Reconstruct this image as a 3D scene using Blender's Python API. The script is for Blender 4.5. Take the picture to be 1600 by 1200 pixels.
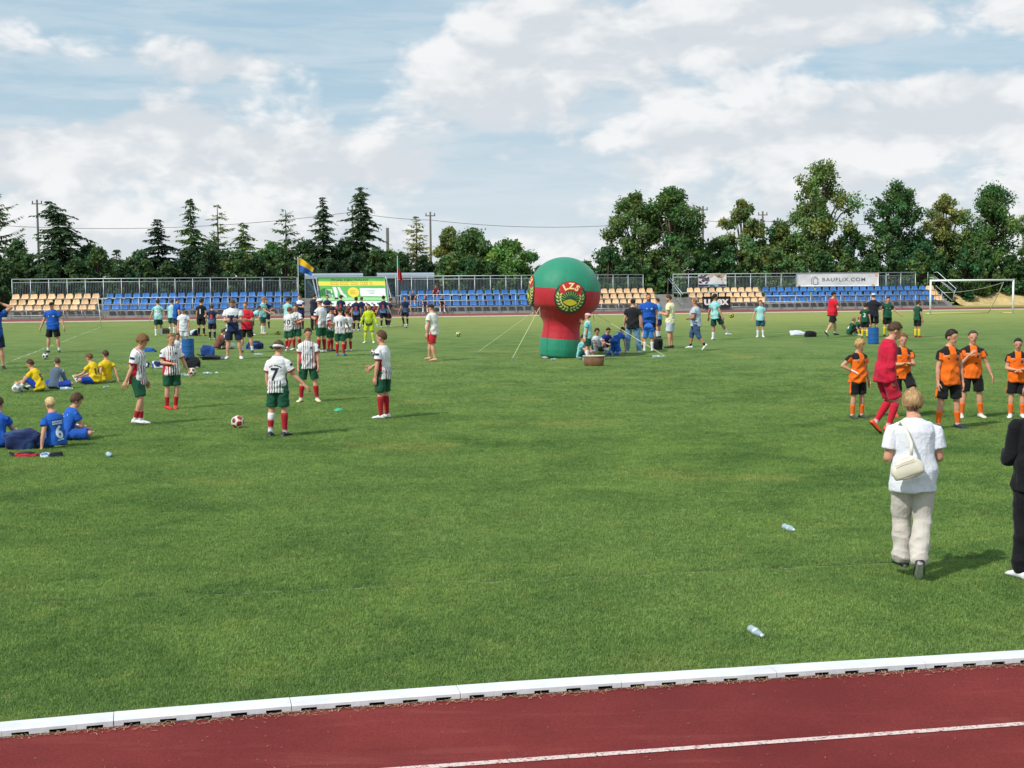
import bpy, bmesh, math, random
import numpy as np
from mathutils import Vector, Matrix
from mathutils.bvhtree import BVHTree

for o in list(bpy.data.objects):
    bpy.data.objects.remove(o)
SC = bpy.context.scene
COL = SC.collection
rad = math.radians

# ------------------------------------------------------------------ camera
F, HC = 2150.0, 2.5                       # focal length in photo pixels, eye height in metres
ROLL, PIT = math.atan(.00815), math.atan(164.5 / 2150.0)
_fw = np.array([0, math.cos(PIT), -math.sin(PIT)])
_U = np.array([0, math.sin(PIT), math.cos(PIT)])
_X = np.array([1., 0, 0])
_r = math.cos(ROLL) * _X - math.sin(ROLL) * _U
_u = math.sin(ROLL) * _X + math.cos(ROLL) * _U
EYE = np.array([0, 0, HC])
cd = bpy.data.cameras.new('camera')
cam = bpy.data.objects.new('camera', cd)
COL.objects.link(cam)
cd.sensor_width = 36
cd.lens = F / 1600 * 36
cd.clip_end = 6000
cam.matrix_world = Matrix(((_r[0], _u[0], -_fw[0], 0), (_r[1], _u[1], -_fw[1], 0), (_r[2], _u[2], -_fw[2], HC), (0, 0, 0, 1)))
SC.camera = cam


def ray(px, py):
    return _fw + _r * (px - 800) / F - _u * (py - 600) / F


def gp(px, py, z=0.0):                    # pixel -> point on the ground (or a level plane)
    d = ray(px, py)
    return EYE + d * ((z - HC) / d[2])


TH = rad(10.5)                            # direction of the straight of the running track
TU = np.array([math.cos(TH), math.sin(TH), 0])
TN = np.array([-math.sin(TH), math.cos(TH), 0])


def fld(s, t, z=0.0):                     # s along the track, t across it, away from the camera
    return TU * s + TN * t + np.array([0, 0, z])


def s_at(px, t, py=470):                  # where the pixel column crosses the line t
    d = ray(px, py)
    k = t / (d @ TN)
    return float((EYE + d * k) @ TU)


def z_at(px, py, t):
    d = ray(px, py)
    k = t / (d @ TN)
    return float((EYE + d * k)[2])


def hor(px):
    return 442.0 - .00815 * px


def ppm(px, py):                          # photo pixels per metre for something standing at this pixel
    return (py - hor(px)) / HC


SC.cycles.max_bounces = 5
SC.cycles.diffuse_bounces = 2
SC.cycles.transmission_bounces = 5

# ------------------------------------------------------------------ sun and sky
SUN_AZ, SUN_EL = rad(228), rad(47)        # azimuth clockwise from +Y (behind and left of the camera)
sd = bpy.data.lights.new('sun', 'SUN')
sd.energy, sd.angle, sd.color = 3.6, rad(1.2), (1.0, .955, .88)
sun = bpy.data.objects.new('sun', sd)
COL.objects.link(sun)
sdir = Vector((math.sin(SUN_AZ) * math.cos(SUN_EL), math.cos(SUN_AZ) * math.cos(SUN_EL), math.sin(SUN_EL)))
sun.rotation_euler = sdir.to_track_quat('Z', 'Y').to_euler()
sun.location = sdir * 60

SC.view_settings.view_transform = 'Standard'
SC.view_settings.look = 'None'
SC.view_settings.exposure = 0.0
SC.view_settings.gamma = 1.0
SC.view_settings.use_curve_mapping = False


class NT:
    """tiny node-tree helper"""
    def __init__(s, tree):
        s.t = tree
        tree.nodes.clear()

    def n(s, typ, ins=None, **kw):
        nd = s.t.nodes.new(typ)
        for k, v in kw.items():
            setattr(nd, k, v)
        for k, v in (ins or {}).items():
            if isinstance(v, bpy.types.NodeSocket):
                s.t.links.new(v, nd.inputs[k])
            else:
                nd.inputs[k].default_value = v
        return nd

    def m(s, op, a, b=0.0, c=0.0, clamp=False):
        nd = s.n('ShaderNodeMath', {0: a, 1: b, 2: c}, operation=op, use_clamp=clamp)
        return nd.outputs[0]

    def v(s, op, a, b=(0, 0, 0)):
        nd = s.n('ShaderNodeVectorMath', {0: a, 1: b}, operation=op)
        return nd.outputs[0]

    def ramp(s, f, lo, hi, a=0.0, b=1.0, mode='SMOOTHSTEP'):
        return s.n('ShaderNodeMapRange', {0: f, 1: lo, 2: hi, 3: a, 4: b}, interpolation_type=mode).outputs[0]

    def mix(s, f, a, b, bt='MIX'):
        nd = s.n('ShaderNodeMix', data_type='RGBA', blend_type=bt)
        for i, v in ((0, f), (6, a), (7, b)):
            if isinstance(v, bpy.types.NodeSocket):
                s.t.links.new(v, nd.inputs[i])
            else:
                nd.inputs[i].default_value = v if i == 0 else (tuple(v) + (1,))[:4]
        return nd.outputs[2]

    def noise(s, vec, scale, detail=4, rough=.55, dist=0.0):
        return s.n('ShaderNodeTexNoise', {'Vector': vec, 'Scale': scale, 'Detail': detail, 'Roughness': rough, 'Distortion': dist})


W = bpy.data.worlds.new('World')
SC.world = W
W.use_nodes = True
W.cycles.sampling_method = 'NONE'
w = NT(W.node_tree)
sky = w.n('ShaderNodeTexSky', sky_type='NISHITA', sun_disc=False, sun_elevation=SUN_EL, sun_rotation=SUN_AZ,
          altitude=100, air_density=1.0, dust_density=1.2, ozone_density=1.5)
tc = w.n('ShaderNodeTexCoord').outputs['Generated']
sp = w.n('ShaderNodeSeparateXYZ', {0: tc})
az = w.m('ARCTAN2', sp.outputs[0], sp.outputs[1])
el = w.m('ARCSINE', sp.outputs[2])


def blob(px, py, wx, wy):                 # one cloud body, given by its middle and half size in the photograph
    a0, e0 = math.atan((px - 800) / F), (435 - py) / F
    x = w.m('MULTIPLY', w.m('SUBTRACT', az, a0), F / wx)
    y = w.m('MULTIPLY', w.m('SUBTRACT', el, e0), F / wy)
    q = w.m('ADD', w.m('MULTIPLY', x, x), w.m('MULTIPLY', y, y))
    return w.m('EXPONENT', w.m('MULTIPLY', q, -1.0))


def total(items):
    acc = None
    for a, k in items:
        b = w.m('MULTIPLY', a, k)
        acc = b if acc is None else w.m('ADD', acc, b)
    return acc


P1 = w.v('MULTIPLY', tc, (1, 1, 1.9))
warp = w.noise(P1, 9, 3, .5)
PW = w.v('ADD', P1, w.v('MULTIPLY', w.v('SUBTRACT', warp.outputs['Color'], (.5, .5, .5)), (.05, .05, .05)))


def density(P, det):
    a = w.noise(P, 7.5, det, .56).outputs['Fac']
    b = w.n('ShaderNodeTexVoronoi', {'Vector': P, 'Scale': 27, 'Detail': 2, 'Roughness': .55, 'Lacunarity': 2.3}, feature='F1', normalize=True).outputs['Distance']
    return w.m('ADD', w.m('MULTIPLY', w.m('SUBTRACT', a, .5), 2.1), w.m('MULTIPLY', w.m('SUBTRACT', .42, b), .76))


body = total([(blob(265, 205, 95, 45), .60), (blob(200, 250, 190, 45), .35), (blob(50, 250, 120, 42), .50), (blob(430, 245, 170, 45), .35),
              (blob(385, 112, 95, 36), .50), (blob(620, 270, 150, 45), .38), (blob(1000, 90, 240, 95), .55),
              (blob(1290, 60, 190, 55), .50), (blob(820, 30, 90, 60), .40), (blob(1180, 235, 220, 45), .38),
              (blob(1480, 205, 150, 65), .62), (blob(760, 150, 120, 40), .30), (blob(1600, 60, 70, 60), .5),
              (blob(450, 25, 330, 50), -.62), (blob(1420, 115, 190, 28), -.60), (blob(560, 130, 90, 40), -.22),
              (blob(150, 150, 160, 40), -.25), (blob(800, 330, 190, 35), -.15)])
lowbank = w.ramp(el, .015, .11, .10, -.10)
base = w.m('ADD', body, lowbank)
d0 = w.m('ADD', density(PW, 7), base)
d1 = w.m('ADD', density(w.v('ADD', PW, (-.012, 0, .035)), 4), base)
cover = w.ramp(d0, -.06, .29)
lit = w.ramp(w.m('SUBTRACT', d0, d1), -.20, .28)
thick = w.ramp(d0, .35, 1.2)
streak = w.noise(w.v('MULTIPLY', tc, (3, 3, 22)), 3.2, 5, .6, .4).outputs['Fac']
veil = w.m('MULTIPLY', w.ramp(streak, .33, .70), w.ramp(el, .0, .24, .85, .50))
horiz = w.ramp(el, -.01, .16, .80, 0.0)
CW, CG = (9.5, 9.5, 9.5), (7.0, 7.4, 7.8)
cloudcol = w.mix(lit, CG, CW)
cloudcol = w.mix(w.m('MULTIPLY', thick, .30), cloudcol, (7.7, 7.9, 8.15))
veilcol = (7.4, 8.0, 8.5)
skyc = w.mix(.80, sky.outputs[0], (4.5, 6.4, 7.7))
c = w.mix(w.m('MULTIPLY', veil, .75), skyc, veilcol)
c = w.mix(horiz, c, (7.6, 8.1, 8.6))
c = w.mix(w.m('MULTIPLY', cover, .90), c, cloudcol)
bg = w.n('ShaderNodeBackground', {'Color': c, 'Strength': .1})
w.n('ShaderNodeOutputWorld', {'Surface': bg.outputs[0]})

# ------------------------------------------------------------------ helpers


def lin(r, g, b):                         # sRGB 0-255 -> linear
    f = lambda c: c / 12.92 if c <= .04045 else ((c + .055) / 1.055) ** 2.4
    return (f(r / 255), f(g / 255), f(b / 255))


MATS = {}


def mat(name, color=(.5, .5, .5), rough=.7, metal=0.0, var=.0, vscale=8.0, bump=0.0, bscale=40.0, spec=.5, attr=None, trans=0.0, sheen=0.0):
    """procedural principled material: base colour with noise variation and a little relief"""
    if name in MATS:
        return MATS[name]
    m = bpy.data.materials.new(name)
    m.use_nodes = True
    t = NT(m.node_tree)
    co = t.n('ShaderNodeTexCoord').outputs['Object']
    if attr:
        base = t.n('ShaderNodeAttribute', attribute_name=attr).outputs['Color']
    else:
        base = t.n('ShaderNodeRGB').outputs[0]
        base.default_value = tuple(color) + (1,)
    if var:
        nz = t.noise(co, vscale, 5, .6).outputs['Fac']
        k = t.ramp(nz, .25, .75, 1 - var, 1 + var, 'LINEAR')
        base = t.v('SCALE', base)
        base.node.inputs['Scale'].default_value = 1
        t.t.links.new(k, base.node.inputs['Scale'])
    p = t.n('ShaderNodeBsdfPrincipled', {'Base Color': base, 'Roughness': rough, 'Metallic': metal, 'Specular IOR Level': spec})
    if sheen:
        p.inputs['Sheen Weight'].default_value = sheen
    if bump:
        b = t.n('ShaderNodeBump', {'Strength': bump, 'Distance': .01, 'Height': t.noise(co, bscale, 4, .6).outputs['Fac']})
        t.t.links.new(b.outputs[0], p.inputs['Normal'])
    sh = p.outputs[0]
    if trans:
        tr = t.n('ShaderNodeBsdfTranslucent', {'Color': base})
        sh = t.n('ShaderNodeMixShader', {0: trans, 1: sh, 2: tr.outputs[0]}).outputs[0]
    t.n('ShaderNodeOutputMaterial', {'Surface': sh})
    MATS[name] = m
    return m


def mesh(name, V, Fc, m=None, smooth=False):
    me = bpy.data.meshes.new(name)
    me.from_pydata([tuple(map(float, v)) for v in V], [], [tuple(int(i) for i in f) for f in Fc])
    if m is not None:
        me.materials.append(m)
    if smooth:
        me.polygons.foreach_set('use_smooth', np.ones(len(me.polygons), bool))
    me.update()
    return me


def add(name, me, parent=None, loc=None, rot=None):
    o = bpy.data.objects.new(name, me)
    COL.objects.link(o)
    if loc is not None:
        o.location = [float(x) for x in loc]
    if rot is not None:
        o.rotation_euler = rot
    if parent is not None:
        o.parent = parent
    return o


def tag(o, label, cat, group=None):
    o['label'] = label
    o['category'] = cat
    if group:
        o['group'] = group
    return o


def struct(o):
    o['kind'] = 'structure'
    return o


class G:
    """collects boxes, tubes and lathes into ONE mesh"""
    def __init__(s):
        s.V, s.F = [], []

    def put(s, V, Fc):
        k = len(s.V)
        s.V.extend([tuple(v) for v in V])
        s.F.extend([tuple(i + k for i in f) for f in Fc])
        return s

    def box(s, c, size, ax=None):
        ax = np.eye(3) if ax is None else ax
        h = np.array(size) / 2
        V = [np.array(c) + ax[0] * h[0] * i + ax[1] * h[1] * j + ax[2] * h[2] * k for k in (-1, 1) for j in (-1, 1) for i in (-1, 1)]
        return s.put(V, [(0, 2, 3, 1), (4, 5, 7, 6), (0, 1, 5, 4), (2, 6, 7, 3), (0, 4, 6, 2), (1, 3, 7, 5)])

    def tube(s, pts, r, n=8, caps=True, ref=(0.31, .2, .93), flat=1.0):
        V, Fc = tube(pts, r, n, ref, flat)
        return s.put(V, Fc)

    def lathe(s, prof, n=24, center=(0, 0, 0)):
        c = np.array(center)
        V, Fc = [], []
        for (r, z) in prof:
            for i in range(n):
                a = 2 * math.pi * i / n
                V.append(c + (r * math.cos(a), r * math.sin(a), z))
        for j in range(len(prof) - 1):
            for i in range(n):
                Fc.append((j * n + i, j * n + (i + 1) % n, (j + 1) * n + (i + 1) % n, (j + 1) * n + i))
        Fc.append(tuple(range(n - 1, -1, -1)))
        Fc.append(tuple(range((len(prof) - 1) * n, len(prof) * n)))
        return s.put(V, Fc)

    def mesh(s, name, m, smooth=False):
        return mesh(name, s.V, s.F, m, smooth)


def tube(pts, r, n=10, ref=(0, 0, 1), flat=1.0):
    """swept elliptical tube; r is a radius, a list of radii or of (a, b) pairs along ref and across it"""
    P = np.array(pts, float)
    k = len(P)
    R = [(x if hasattr(x, '__len__') else (x, x * flat)) for x in (r if hasattr(r, '__len__') else [r] * k)]
    T = np.gradient(P, axis=0) if k > 2 else np.array([P[1] - P[0]] * 2)
    V = []
    ref = np.array(ref, float)
    for i in range(k):
        t = T[i] / (np.linalg.norm(T[i]) + 1e-9)
        rf = ref
        if abs(rf @ t) > .97 * np.linalg.norm(rf):
            rf = np.array([1., .1, 0]) if abs(t[0]) < .8 else np.array([0, 1., .1])
        a = rf - t * (rf @ t)
        a /= np.linalg.norm(a)
        b = np.cross(t, a)
        for j in range(n):
            q = 2 * math.pi * j / n
            V.append(P[i] + a * R[i][0] * math.cos(q) + b * R[i][1] * math.sin(q))
    Fc = []
    for i in range(k - 1):
        for j in range(n):
            Fc.append((i * n + j, i * n + (j + 1) % n, (i + 1) * n + (j + 1) % n, (i + 1) * n + j))
    Fc.append(tuple(range(n - 1, -1, -1)))
    Fc.append(tuple(range((k - 1) * n, k * n)))
    return V, Fc


def text_mesh(s, size, bold=0.0, cuts=2, spacing=1.0, shear=0.0):
    """flat lettering as (verts xy centred, faces)"""
    cu = bpy.data.curves.new('lettering', 'FONT')
    cu.body, cu.size, cu.offset, cu.align_x, cu.align_y = s, size, bold, 'CENTER', 'CENTER'
    cu.space_character = spacing
    cu.shear = shear
    cu.resolution_u = 3
    o = bpy.data.objects.new('lettering', cu)
    me = o.to_mesh()
    bm = bmesh.new()
    bm.from_mesh(me)
    o.to_mesh_clear()
    bmesh.ops.remove_doubles(bm, verts=bm.verts, dist=1e-5)
    bmesh.ops.triangulate(bm, faces=bm.faces)
    for _ in range(cuts):
        el_ = [e for e in bm.edges if e.calc_length() > size * .16]
        if el_:
            bmesh.ops.subdivide_edges(bm, edges=el_, cuts=1)
            bmesh.ops.triangulate(bm, faces=bm.faces)
    bm.verts.index_update()
    V = np.array([v.co[:2] for v in bm.verts])
    Fc = [tuple(v.index for v in f.verts) for f in bm.faces]
    bm.free()
    bpy.data.objects.remove(o)
    bpy.data.curves.remove(cu)
    return V, Fc


def set_col(me, colors, name='col'):
    a = me.color_attributes.new(name, 'FLOAT_COLOR', 'POINT')
    c = np.ones((len(me.vertices), 4), np.float32)
    c[:, :3] = colors
    a.data.foreach_set('color', c.ravel())

# ------------------------------------------------------------------ ground, grass, track
T_KERB, T_FAR, T_STAND = 8.28, 90.4, 98.9


def grass_color(t, co):
    """turf colour by place: dry and lush patches, clover, faint mowing bands"""
    big = t.noise(co, .11, 4, .6, .3).outputs['Fac']
    mid = t.noise(co, .75, 5, .62, .5).outputs['Fac']
    fine = t.noise(co, 5.0, 4, .65).outputs['Fac']
    hair = t.noise(co, 38.0, 3, .7).outputs['Fac']
    a, b, cdry = lin(112, 137, 70), lin(75, 107, 52), lin(149, 150, 95)
    c = t.mix(t.ramp(mid, .30, .72), a, b)
    pat = t.noise(co, 2.3, 4, .6, .8).outputs['Fac']
    c = t.mix(t.m('MULTIPLY', t.ramp(pat, .50, .72), .50), c, lin(130, 145, 74))
    c = t.mix(t.m('MULTIPLY', t.ramp(big, .36, .64), .55), c, lin(116, 139, 76))
    c = t.mix(t.m('MULTIPLY', t.ramp(fine, .56, .80), .55), c, cdry)
    c = t.mix(t.m('MULTIPLY', t.ramp(t.noise(co, .33, 3, .6).outputs['Fac'], .56, .74), .50), c, lin(152, 146, 84))
    far = t.n('ShaderNodeVectorMath', {0: co, 1: tuple(TN)}, operation='DOT_PRODUCT').outputs['Value']
    side = t.n('ShaderNodeVectorMath', {0: co, 1: tuple(TU)}, operation='DOT_PRODUCT').outputs['Value']
    dry_pale = t.m('MULTIPLY', t.ramp(far, 52, 84), t.ramp(side, -30, 40, .15, .75))  # drier far right turf, with grazing-angle paleness also put into the colour
    c = t.mix(dry_pale, c, lin(158, 164, 92))
    k = t.m('ADD', t.ramp(hair, .2, .8, .72, 1.25, 'LINEAR'), 0.0)
    s = t.v('SCALE', c)
    t.t.links.new(k, s.node.inputs['Scale'])
    return s, hair, fine


def grass_material(name, blade=False):
    m = bpy.data.materials.new(name)
    m.use_nodes = True
    t = NT(m.node_tree)
    co = t.n('ShaderNodeNewGeometry').outputs['Position']
    c, hair, fine = grass_color(t, co)
    if blade:
        rnd = t.n('ShaderNodeObjectInfo').outputs['Random']
        s = t.v('SCALE', c)
        t.t.links.new(t.ramp(rnd, 0, 1, 1.1, 1.95, 'LINEAR'), s.node.inputs['Scale'])
        c = s
        p = t.n('ShaderNodeBsdfPrincipled', {'Base Color': c, 'Roughness': .55, 'Specular IOR Level': .3})
        tr = t.n('ShaderNodeBsdfTranslucent', {'Color': c})
        sh = t.n('ShaderNodeMixShader', {0: .35, 1: p.outputs[0], 2: tr.outputs[0]}).outputs[0]
    else:
        h = t.m('ADD', t.m('MULTIPLY', hair, .6), t.m('MULTIPLY', fine, 1.6))
        bp = t.n('ShaderNodeBump', {'Strength': .9, 'Distance': .05, 'Height': h})
        p = t.n('ShaderNodeBsdfPrincipled', {'Base Color': c, 'Roughness': .85, 'Specular IOR Level': .15, 'Normal': bp.outputs[0]})
        sh = p.outputs[0]
    t.n('ShaderNodeOutputMaterial', {'Surface': sh})
    return m


M_GRASS = grass_material('turf')
g = G()
R_ = 3500
g.put([(-R_, -200, 0), (R_, -200, 0), (R_, R_, 0), (-R_, R_, 0)], [(0, 1, 2, 3)])
struct(add('ground', g.mesh('ground', M_GRASS)))

# tartan
m = bpy.data.materials.new('tartan')
m.use_nodes = True
t = NT(m.node_tree)
co = t.n('ShaderNodeNewGeometry').outputs['Position']
n1 = t.noise(co, .9, 5, .6).outputs['Fac']
n2 = t.noise(co, 60, 3, .7).outputs['Fac']
n3 = t.noise(co, 9, 5, .7).outputs['Fac']
c = t.mix(t.ramp(n1, .3, .7), lin(110, 37, 36), lin(130, 50, 47))
c = t.mix(t.m('MULTIPLY', t.ramp(n2, .35, .75), .55), c, lin(84, 27, 28))
c = t.mix(t.m('MULTIPLY', t.ramp(n3, .66, .80), .40), c, lin(160, 110, 100))
sc = t.noise(t.v('MULTIPLY', co, (.5, 3.2, 1)), 1.4, 6, .65, .6).outputs['Fac']
c = t.mix(t.m('MULTIPLY', t.ramp(sc, .52, .74), .30), c, lin(150, 84, 76))
c = t.mix(t.m('MULTIPLY', t.ramp(t.noise(co, .35, 3, .6).outputs['Fac'], .50, .70), .35), c, lin(90, 30, 32))
bp = t.n('ShaderNodeBump', {'Strength': .7, 'Distance': .006, 'Height': n2})
p = t.n('ShaderNodeBsdfPrincipled', {'Base Color': c, 'Roughness': .9, 'Specular IOR Level': .2, 'Normal': bp.outputs[0]})
t.n('ShaderNodeOutputMaterial', {'Surface': p.outputs[0]})
M_TART = m

# near kerb traced along the inside of the track: a straight that bends a little at the left
kz = lambda x, y: gp(x, y, .042) * np.array([1, 1, 0])   # the traced edge is the top of the kerb
kp = [np.array([-11.0, 4.75, 0]), np.array([-6.2, 6.55, 0]), kz(0, 1126.6), kz(250, 1104.5), kz(500, 1085), kz(800, 1063.5), kz(1100, 1044.6), kz(1600, 1015)]
e = kp[-1] - kp[-2]
e /= np.linalg.norm(e)
kp += [kp[-1] + e * 4, kp[-1] + e * 12, kp[-1] + e * 45]
kp = np.array(kp)
cum = np.r_[0, np.cumsum(np.linalg.norm(np.diff(kp, axis=0), axis=1))]


def kerb_pt(d):                            # point and direction along the kerb
    f = lambda x: np.array([np.interp(x, cum, kp[:, i]) for i in range(3)])
    q = sum(f(d + k) for k in (-.8, -.4, 0, .4, .8)) / 5
    t_ = f(d + .8) - f(d - .8)
    return q, t_ / np.linalg.norm(t_)


def strip(ds, o0, o1, z):                  # sheet along the kerb between two offsets (negative: towards the camera)
    V, Fc = [], []
    for d in ds:
        q, tt = kerb_pt(d)
        nn = np.array([-tt[1], tt[0], 0])
        V += [q + nn * o0 + (0, 0, z), q + nn * o1 + (0, 0, z)]
    for i in range(len(ds) - 1):
        Fc.append((2 * i, 2 * i + 2, 2 * i + 3, 2 * i + 1))
    return V, Fc


ds = np.linspace(.5, cum[-1] - 1, 90)
V, Fc = strip(ds, -9.5, -.175, .004)
struct(add('running_track', mesh('running_track', V, Fc, M_TART)))
m = bpy.data.materials.new('worn_line_paint')
m.use_nodes = True
t = NT(m.node_tree)
co = t.n('ShaderNodeNewGeometry').outputs['Position']
n2 = t.noise(co, 55, 4, .75).outputs['Fac']
c = t.mix(t.ramp(n2, .50, .62), lin(214, 196, 190), lin(140, 66, 62))
p = t.n('ShaderNodeBsdfPrincipled', {'Base Color': c, 'Roughness': .9})
t.n('ShaderNodeOutputMaterial', {'Surface': p.outputs[0]})
M_LINE = m
a_, b_ = gp(650, 1201.5), gp(1600, 1132.5)
e2 = (b_ - a_) / np.linalg.norm(b_ - a_)
n2_ = np.array([-e2[1], e2[0], 0])
V, Fc = [], []
for k in range(60):
    q = a_ + e2 * (k - 14)
    V += [q - n2_ * .027 + (0, 0, .008), q + n2_ * .027 + (0, 0, .008)]
for i in range(59):
    Fc.append((2 * i, 2 * i + 2, 2 * i + 3, 2 * i + 1))
struct(add('lane_marking', mesh('lane_marking', V, Fc, M_LINE)))
# dry litter of grass clippings blown against the foot of the kerb
rng = np.random.default_rng(5)
V, Fc = [], []
for i in range(5200):
    d = rng.uniform(2.5, 24)
    q, tt = kerb_pt(d)
    nn = np.array([-tt[1], tt[0], 0])
    dens = .5 + .5 * math.sin(d * 2.1) * math.sin(d * .77 + 1)
    off = -.182 - abs(rng.normal(0, .022 + .03 * dens)) if i < 4600 else -.17 - rng.uniform(0, 1.6)
    c0 = q + nn * off + (0, 0, .009 + rng.uniform(0, .008))
    an = rng.uniform(0, 6.28)
    L, wd = (rng.uniform(.006, .02), rng.uniform(.0015, .0035)) if i < 4600 else (rng.uniform(.002, .009), rng.uniform(.001, .0025))
    dv = np.array([math.cos(an), math.sin(an), rng.uniform(-.1, .3)]) * L
    sv = np.array([-math.sin(an), math.cos(an), 0]) * wd
    k = len(V)
    V += [c0 - dv - sv, c0 - dv + sv, c0 + dv + sv * .3, c0 + dv - sv * .3]
    Fc.append((k, k + 1, k + 2, k + 3))
o = add('grass_clippings', mesh('grass_clippings', V, Fc, mat('straw', lin(172, 146, 112), .9, var=.3, vscale=30)))
o['kind'] = 'stuff'
tag(o, 'dry straw coloured grass clippings along the foot of the white kerb', 'clippings')

# kerb: white hollow sections with drain slots, laid end to end
M_KERB = mat('kerb_paint', lin(220, 221, 224), .6, var=.13, vscale=5, bump=.3, bscale=18)
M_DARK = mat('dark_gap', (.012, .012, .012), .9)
kerb = add('track_kerb', None)
tag(kerb, 'long white track kerb with drain slots between grass and red track', 'kerb')
SEC, HK = 1.0, .042


def kerb_section(d0, d1):
    g = G()
    jog = rng.uniform(-.004, .004)
    n = 9
    nt = 5                                 # slots per section
    pitch = (d1 - d0) / nt
    for k in range(nt):
        for (f0, f1, slot) in ((0, .27, 0), (.27, .73, 1), (.73, 1, 0)):
            x0, x1 = d0 + (k + f0) * pitch, d0 + (k + f1) * pitch
            q0, t0 = kerb_pt(x0)
            q1, t1 = kerb_pt(x1)
            n0, n1_ = np.array([-t0[1], t0[0], 0]), np.array([-t1[1], t1[0], 0])
            zb = .020 if slot else .0045
            jg = jog * (1 if k % 2 else .6)
            pr = [(-.16 + jg, zb), (-.16 + jg, HK - .007), (-.153 + jg, HK), (-.008 + jg, HK), (jg, HK - .008), (jg, zb)]
            A = [q0 + n0 * a + (0, 0, z) for a, z in pr]
            B = [q1 + n1_ * a + (0, 0, z) for a, z in pr]
            m_ = len(pr)
            g.put(A + B, [(i, m_ + i, m_ + i + 1, i + 1) for i in range(m_ - 1)] + [tuple(range(m_ - 1, -1, -1)), tuple(range(m_, 2 * m_)), (0, m_ - 1, 2 * m_ - 1, m_)])
    return g


x = 1.2
while x < 34:
    add('kerb_section', kerb_section(x + .004, x + SEC).mesh('kerb_section', M_KERB), kerb)
    x += SEC
# near-black strip laid under the kerb, visible through the slots
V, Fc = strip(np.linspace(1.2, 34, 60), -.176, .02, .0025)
add('slot_backing', mesh('slot_backing', V, Fc, M_DARK), kerb)

# far side of the oval: track, kerb line and verge
q = [fld(-150, T_FAR, .004), fld(150, T_FAR, .004), fld(150, T_STAND - .5, .004), fld(-150, T_STAND - .5, .004)]
struct(add('far_running_track', mesh('far_running_track', q, [(0, 1, 2, 3)], mat('far_tartan', lin(132, 52, 50), .9, var=.12, vscale=.5))))
g = G()
for k in range(-60, 60):
    g.box(fld(k * 2 + 1, T_FAR - .08, .035), (1.985, .17, .06), np.array([TU, TN, (0, 0, 1)]))
fk = add('far_track_kerb', g.mesh('far_track_kerb', mat('far_kerb', lin(225, 216, 200), .7, var=.08)))
tag(fk, 'low white kerb on the far side of the pitch before the grandstands', 'kerb')
for k in range(1, 6):
    tt = T_FAR + 1.22 * k
    q = [fld(-150, tt, .008), fld(150, tt, .008), fld(150, tt + .05, .008), fld(-150, tt + .05, .008)]
    struct(add('far_lane_line', mesh('far_lane_line', q, [(0, 1, 2, 3)], mat('far_line', lin(200, 180, 172), .9))))
q = [fld(-150, T_STAND - .5, .008), fld(60, T_STAND - .5, .008), fld(60, T_STAND + 9, .008), fld(-150, T_STAND + 9, .008)]
M_CONC = mat('concrete', lin(150, 148, 142), .9, var=.16, vscale=1.4, bump=.3)
struct(add('paved_apron', mesh('paved_apron', [fld(-150, T_STAND - .5, .012), fld(s_at(1492, T_STAND), T_STAND - .5, .012), fld(s_at(1492, T_STAND), T_STAND + 8, .012), fld(-150, T_STAND + 8, .012)], [(0, 1, 2, 3)], M_CONC)))

# touch line remains of an old pitch marking: a shallow worn groove near the kerb and faint paint at the left
M_GROOVE = mat('worn_turf', lin(50, 66, 32), .95, var=.35, vscale=6)
M_GROOVE2 = mat('pale_turf', lin(150, 160, 110), .95, var=.25, vscale=9)
a_, b_ = gp(300, 930), gp(1400, 879)
e2 = (b_ - a_) / np.linalg.norm(b_ - a_)
n2_ = np.array([-e2[1], e2[0], 0])


def ragged(a0, b0, wd, z, m, name, seed, skip=.0):
    rr = random.Random(seed)
    e_ = np.array(b0) - np.array(a0)
    L = np.linalg.norm(e_)
    e_ /= L
    nn = np.array([-e_[1], e_[0], 0])
    V, Fc = [], []
    d = 0
    while d < L:
        st = rr.uniform(.05, .22)
        w0 = wd * rr.uniform(.3, 1.2)
        if rr.random() > skip:
            k = len(V)
            j = rr.uniform(-.3, .3) * wd
            q0, q1 = np.array(a0) + e_ * d, np.array(a0) + e_ * min(L, d + st * 1.02)
            V += [q0 + nn * (j - w0 / 2) + (0, 0, z), q1 + nn * (j - w0 * .4) + (0, 0, z), q1 + nn * (j + w0 * .4) + (0, 0, z), q0 + nn * (j + w0 / 2) + (0, 0, z)]
            Fc.append((k, k + 1, k + 2, k + 3))
        d += st
    o = add(name, mesh(name, V, Fc, m))
    return struct(o)


ragged(a_ - e2 * 3, b_ + e2 * 4, .085, .004, M_GROOVE, 'worn_groove', 3, .08)
ragged(a_ - n2_ * .055, b_ - n2_ * .055 + e2 * 4, .035, .005, M_GROOVE2, 'worn_line', 4, .35)
ragged(gp(0, 571), gp(158, 511), .11, .004, mat('faded_line', lin(160, 176, 132), .95, var=.2), 'pitch_line', 6, .22)
ragged(gp(-60, 498.5 + 9), gp(700, 500), .10, .004, mat('faded_line2', lin(150, 165, 105), .95, var=.1), 'pitch_edge_line', 7, .2)

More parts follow.
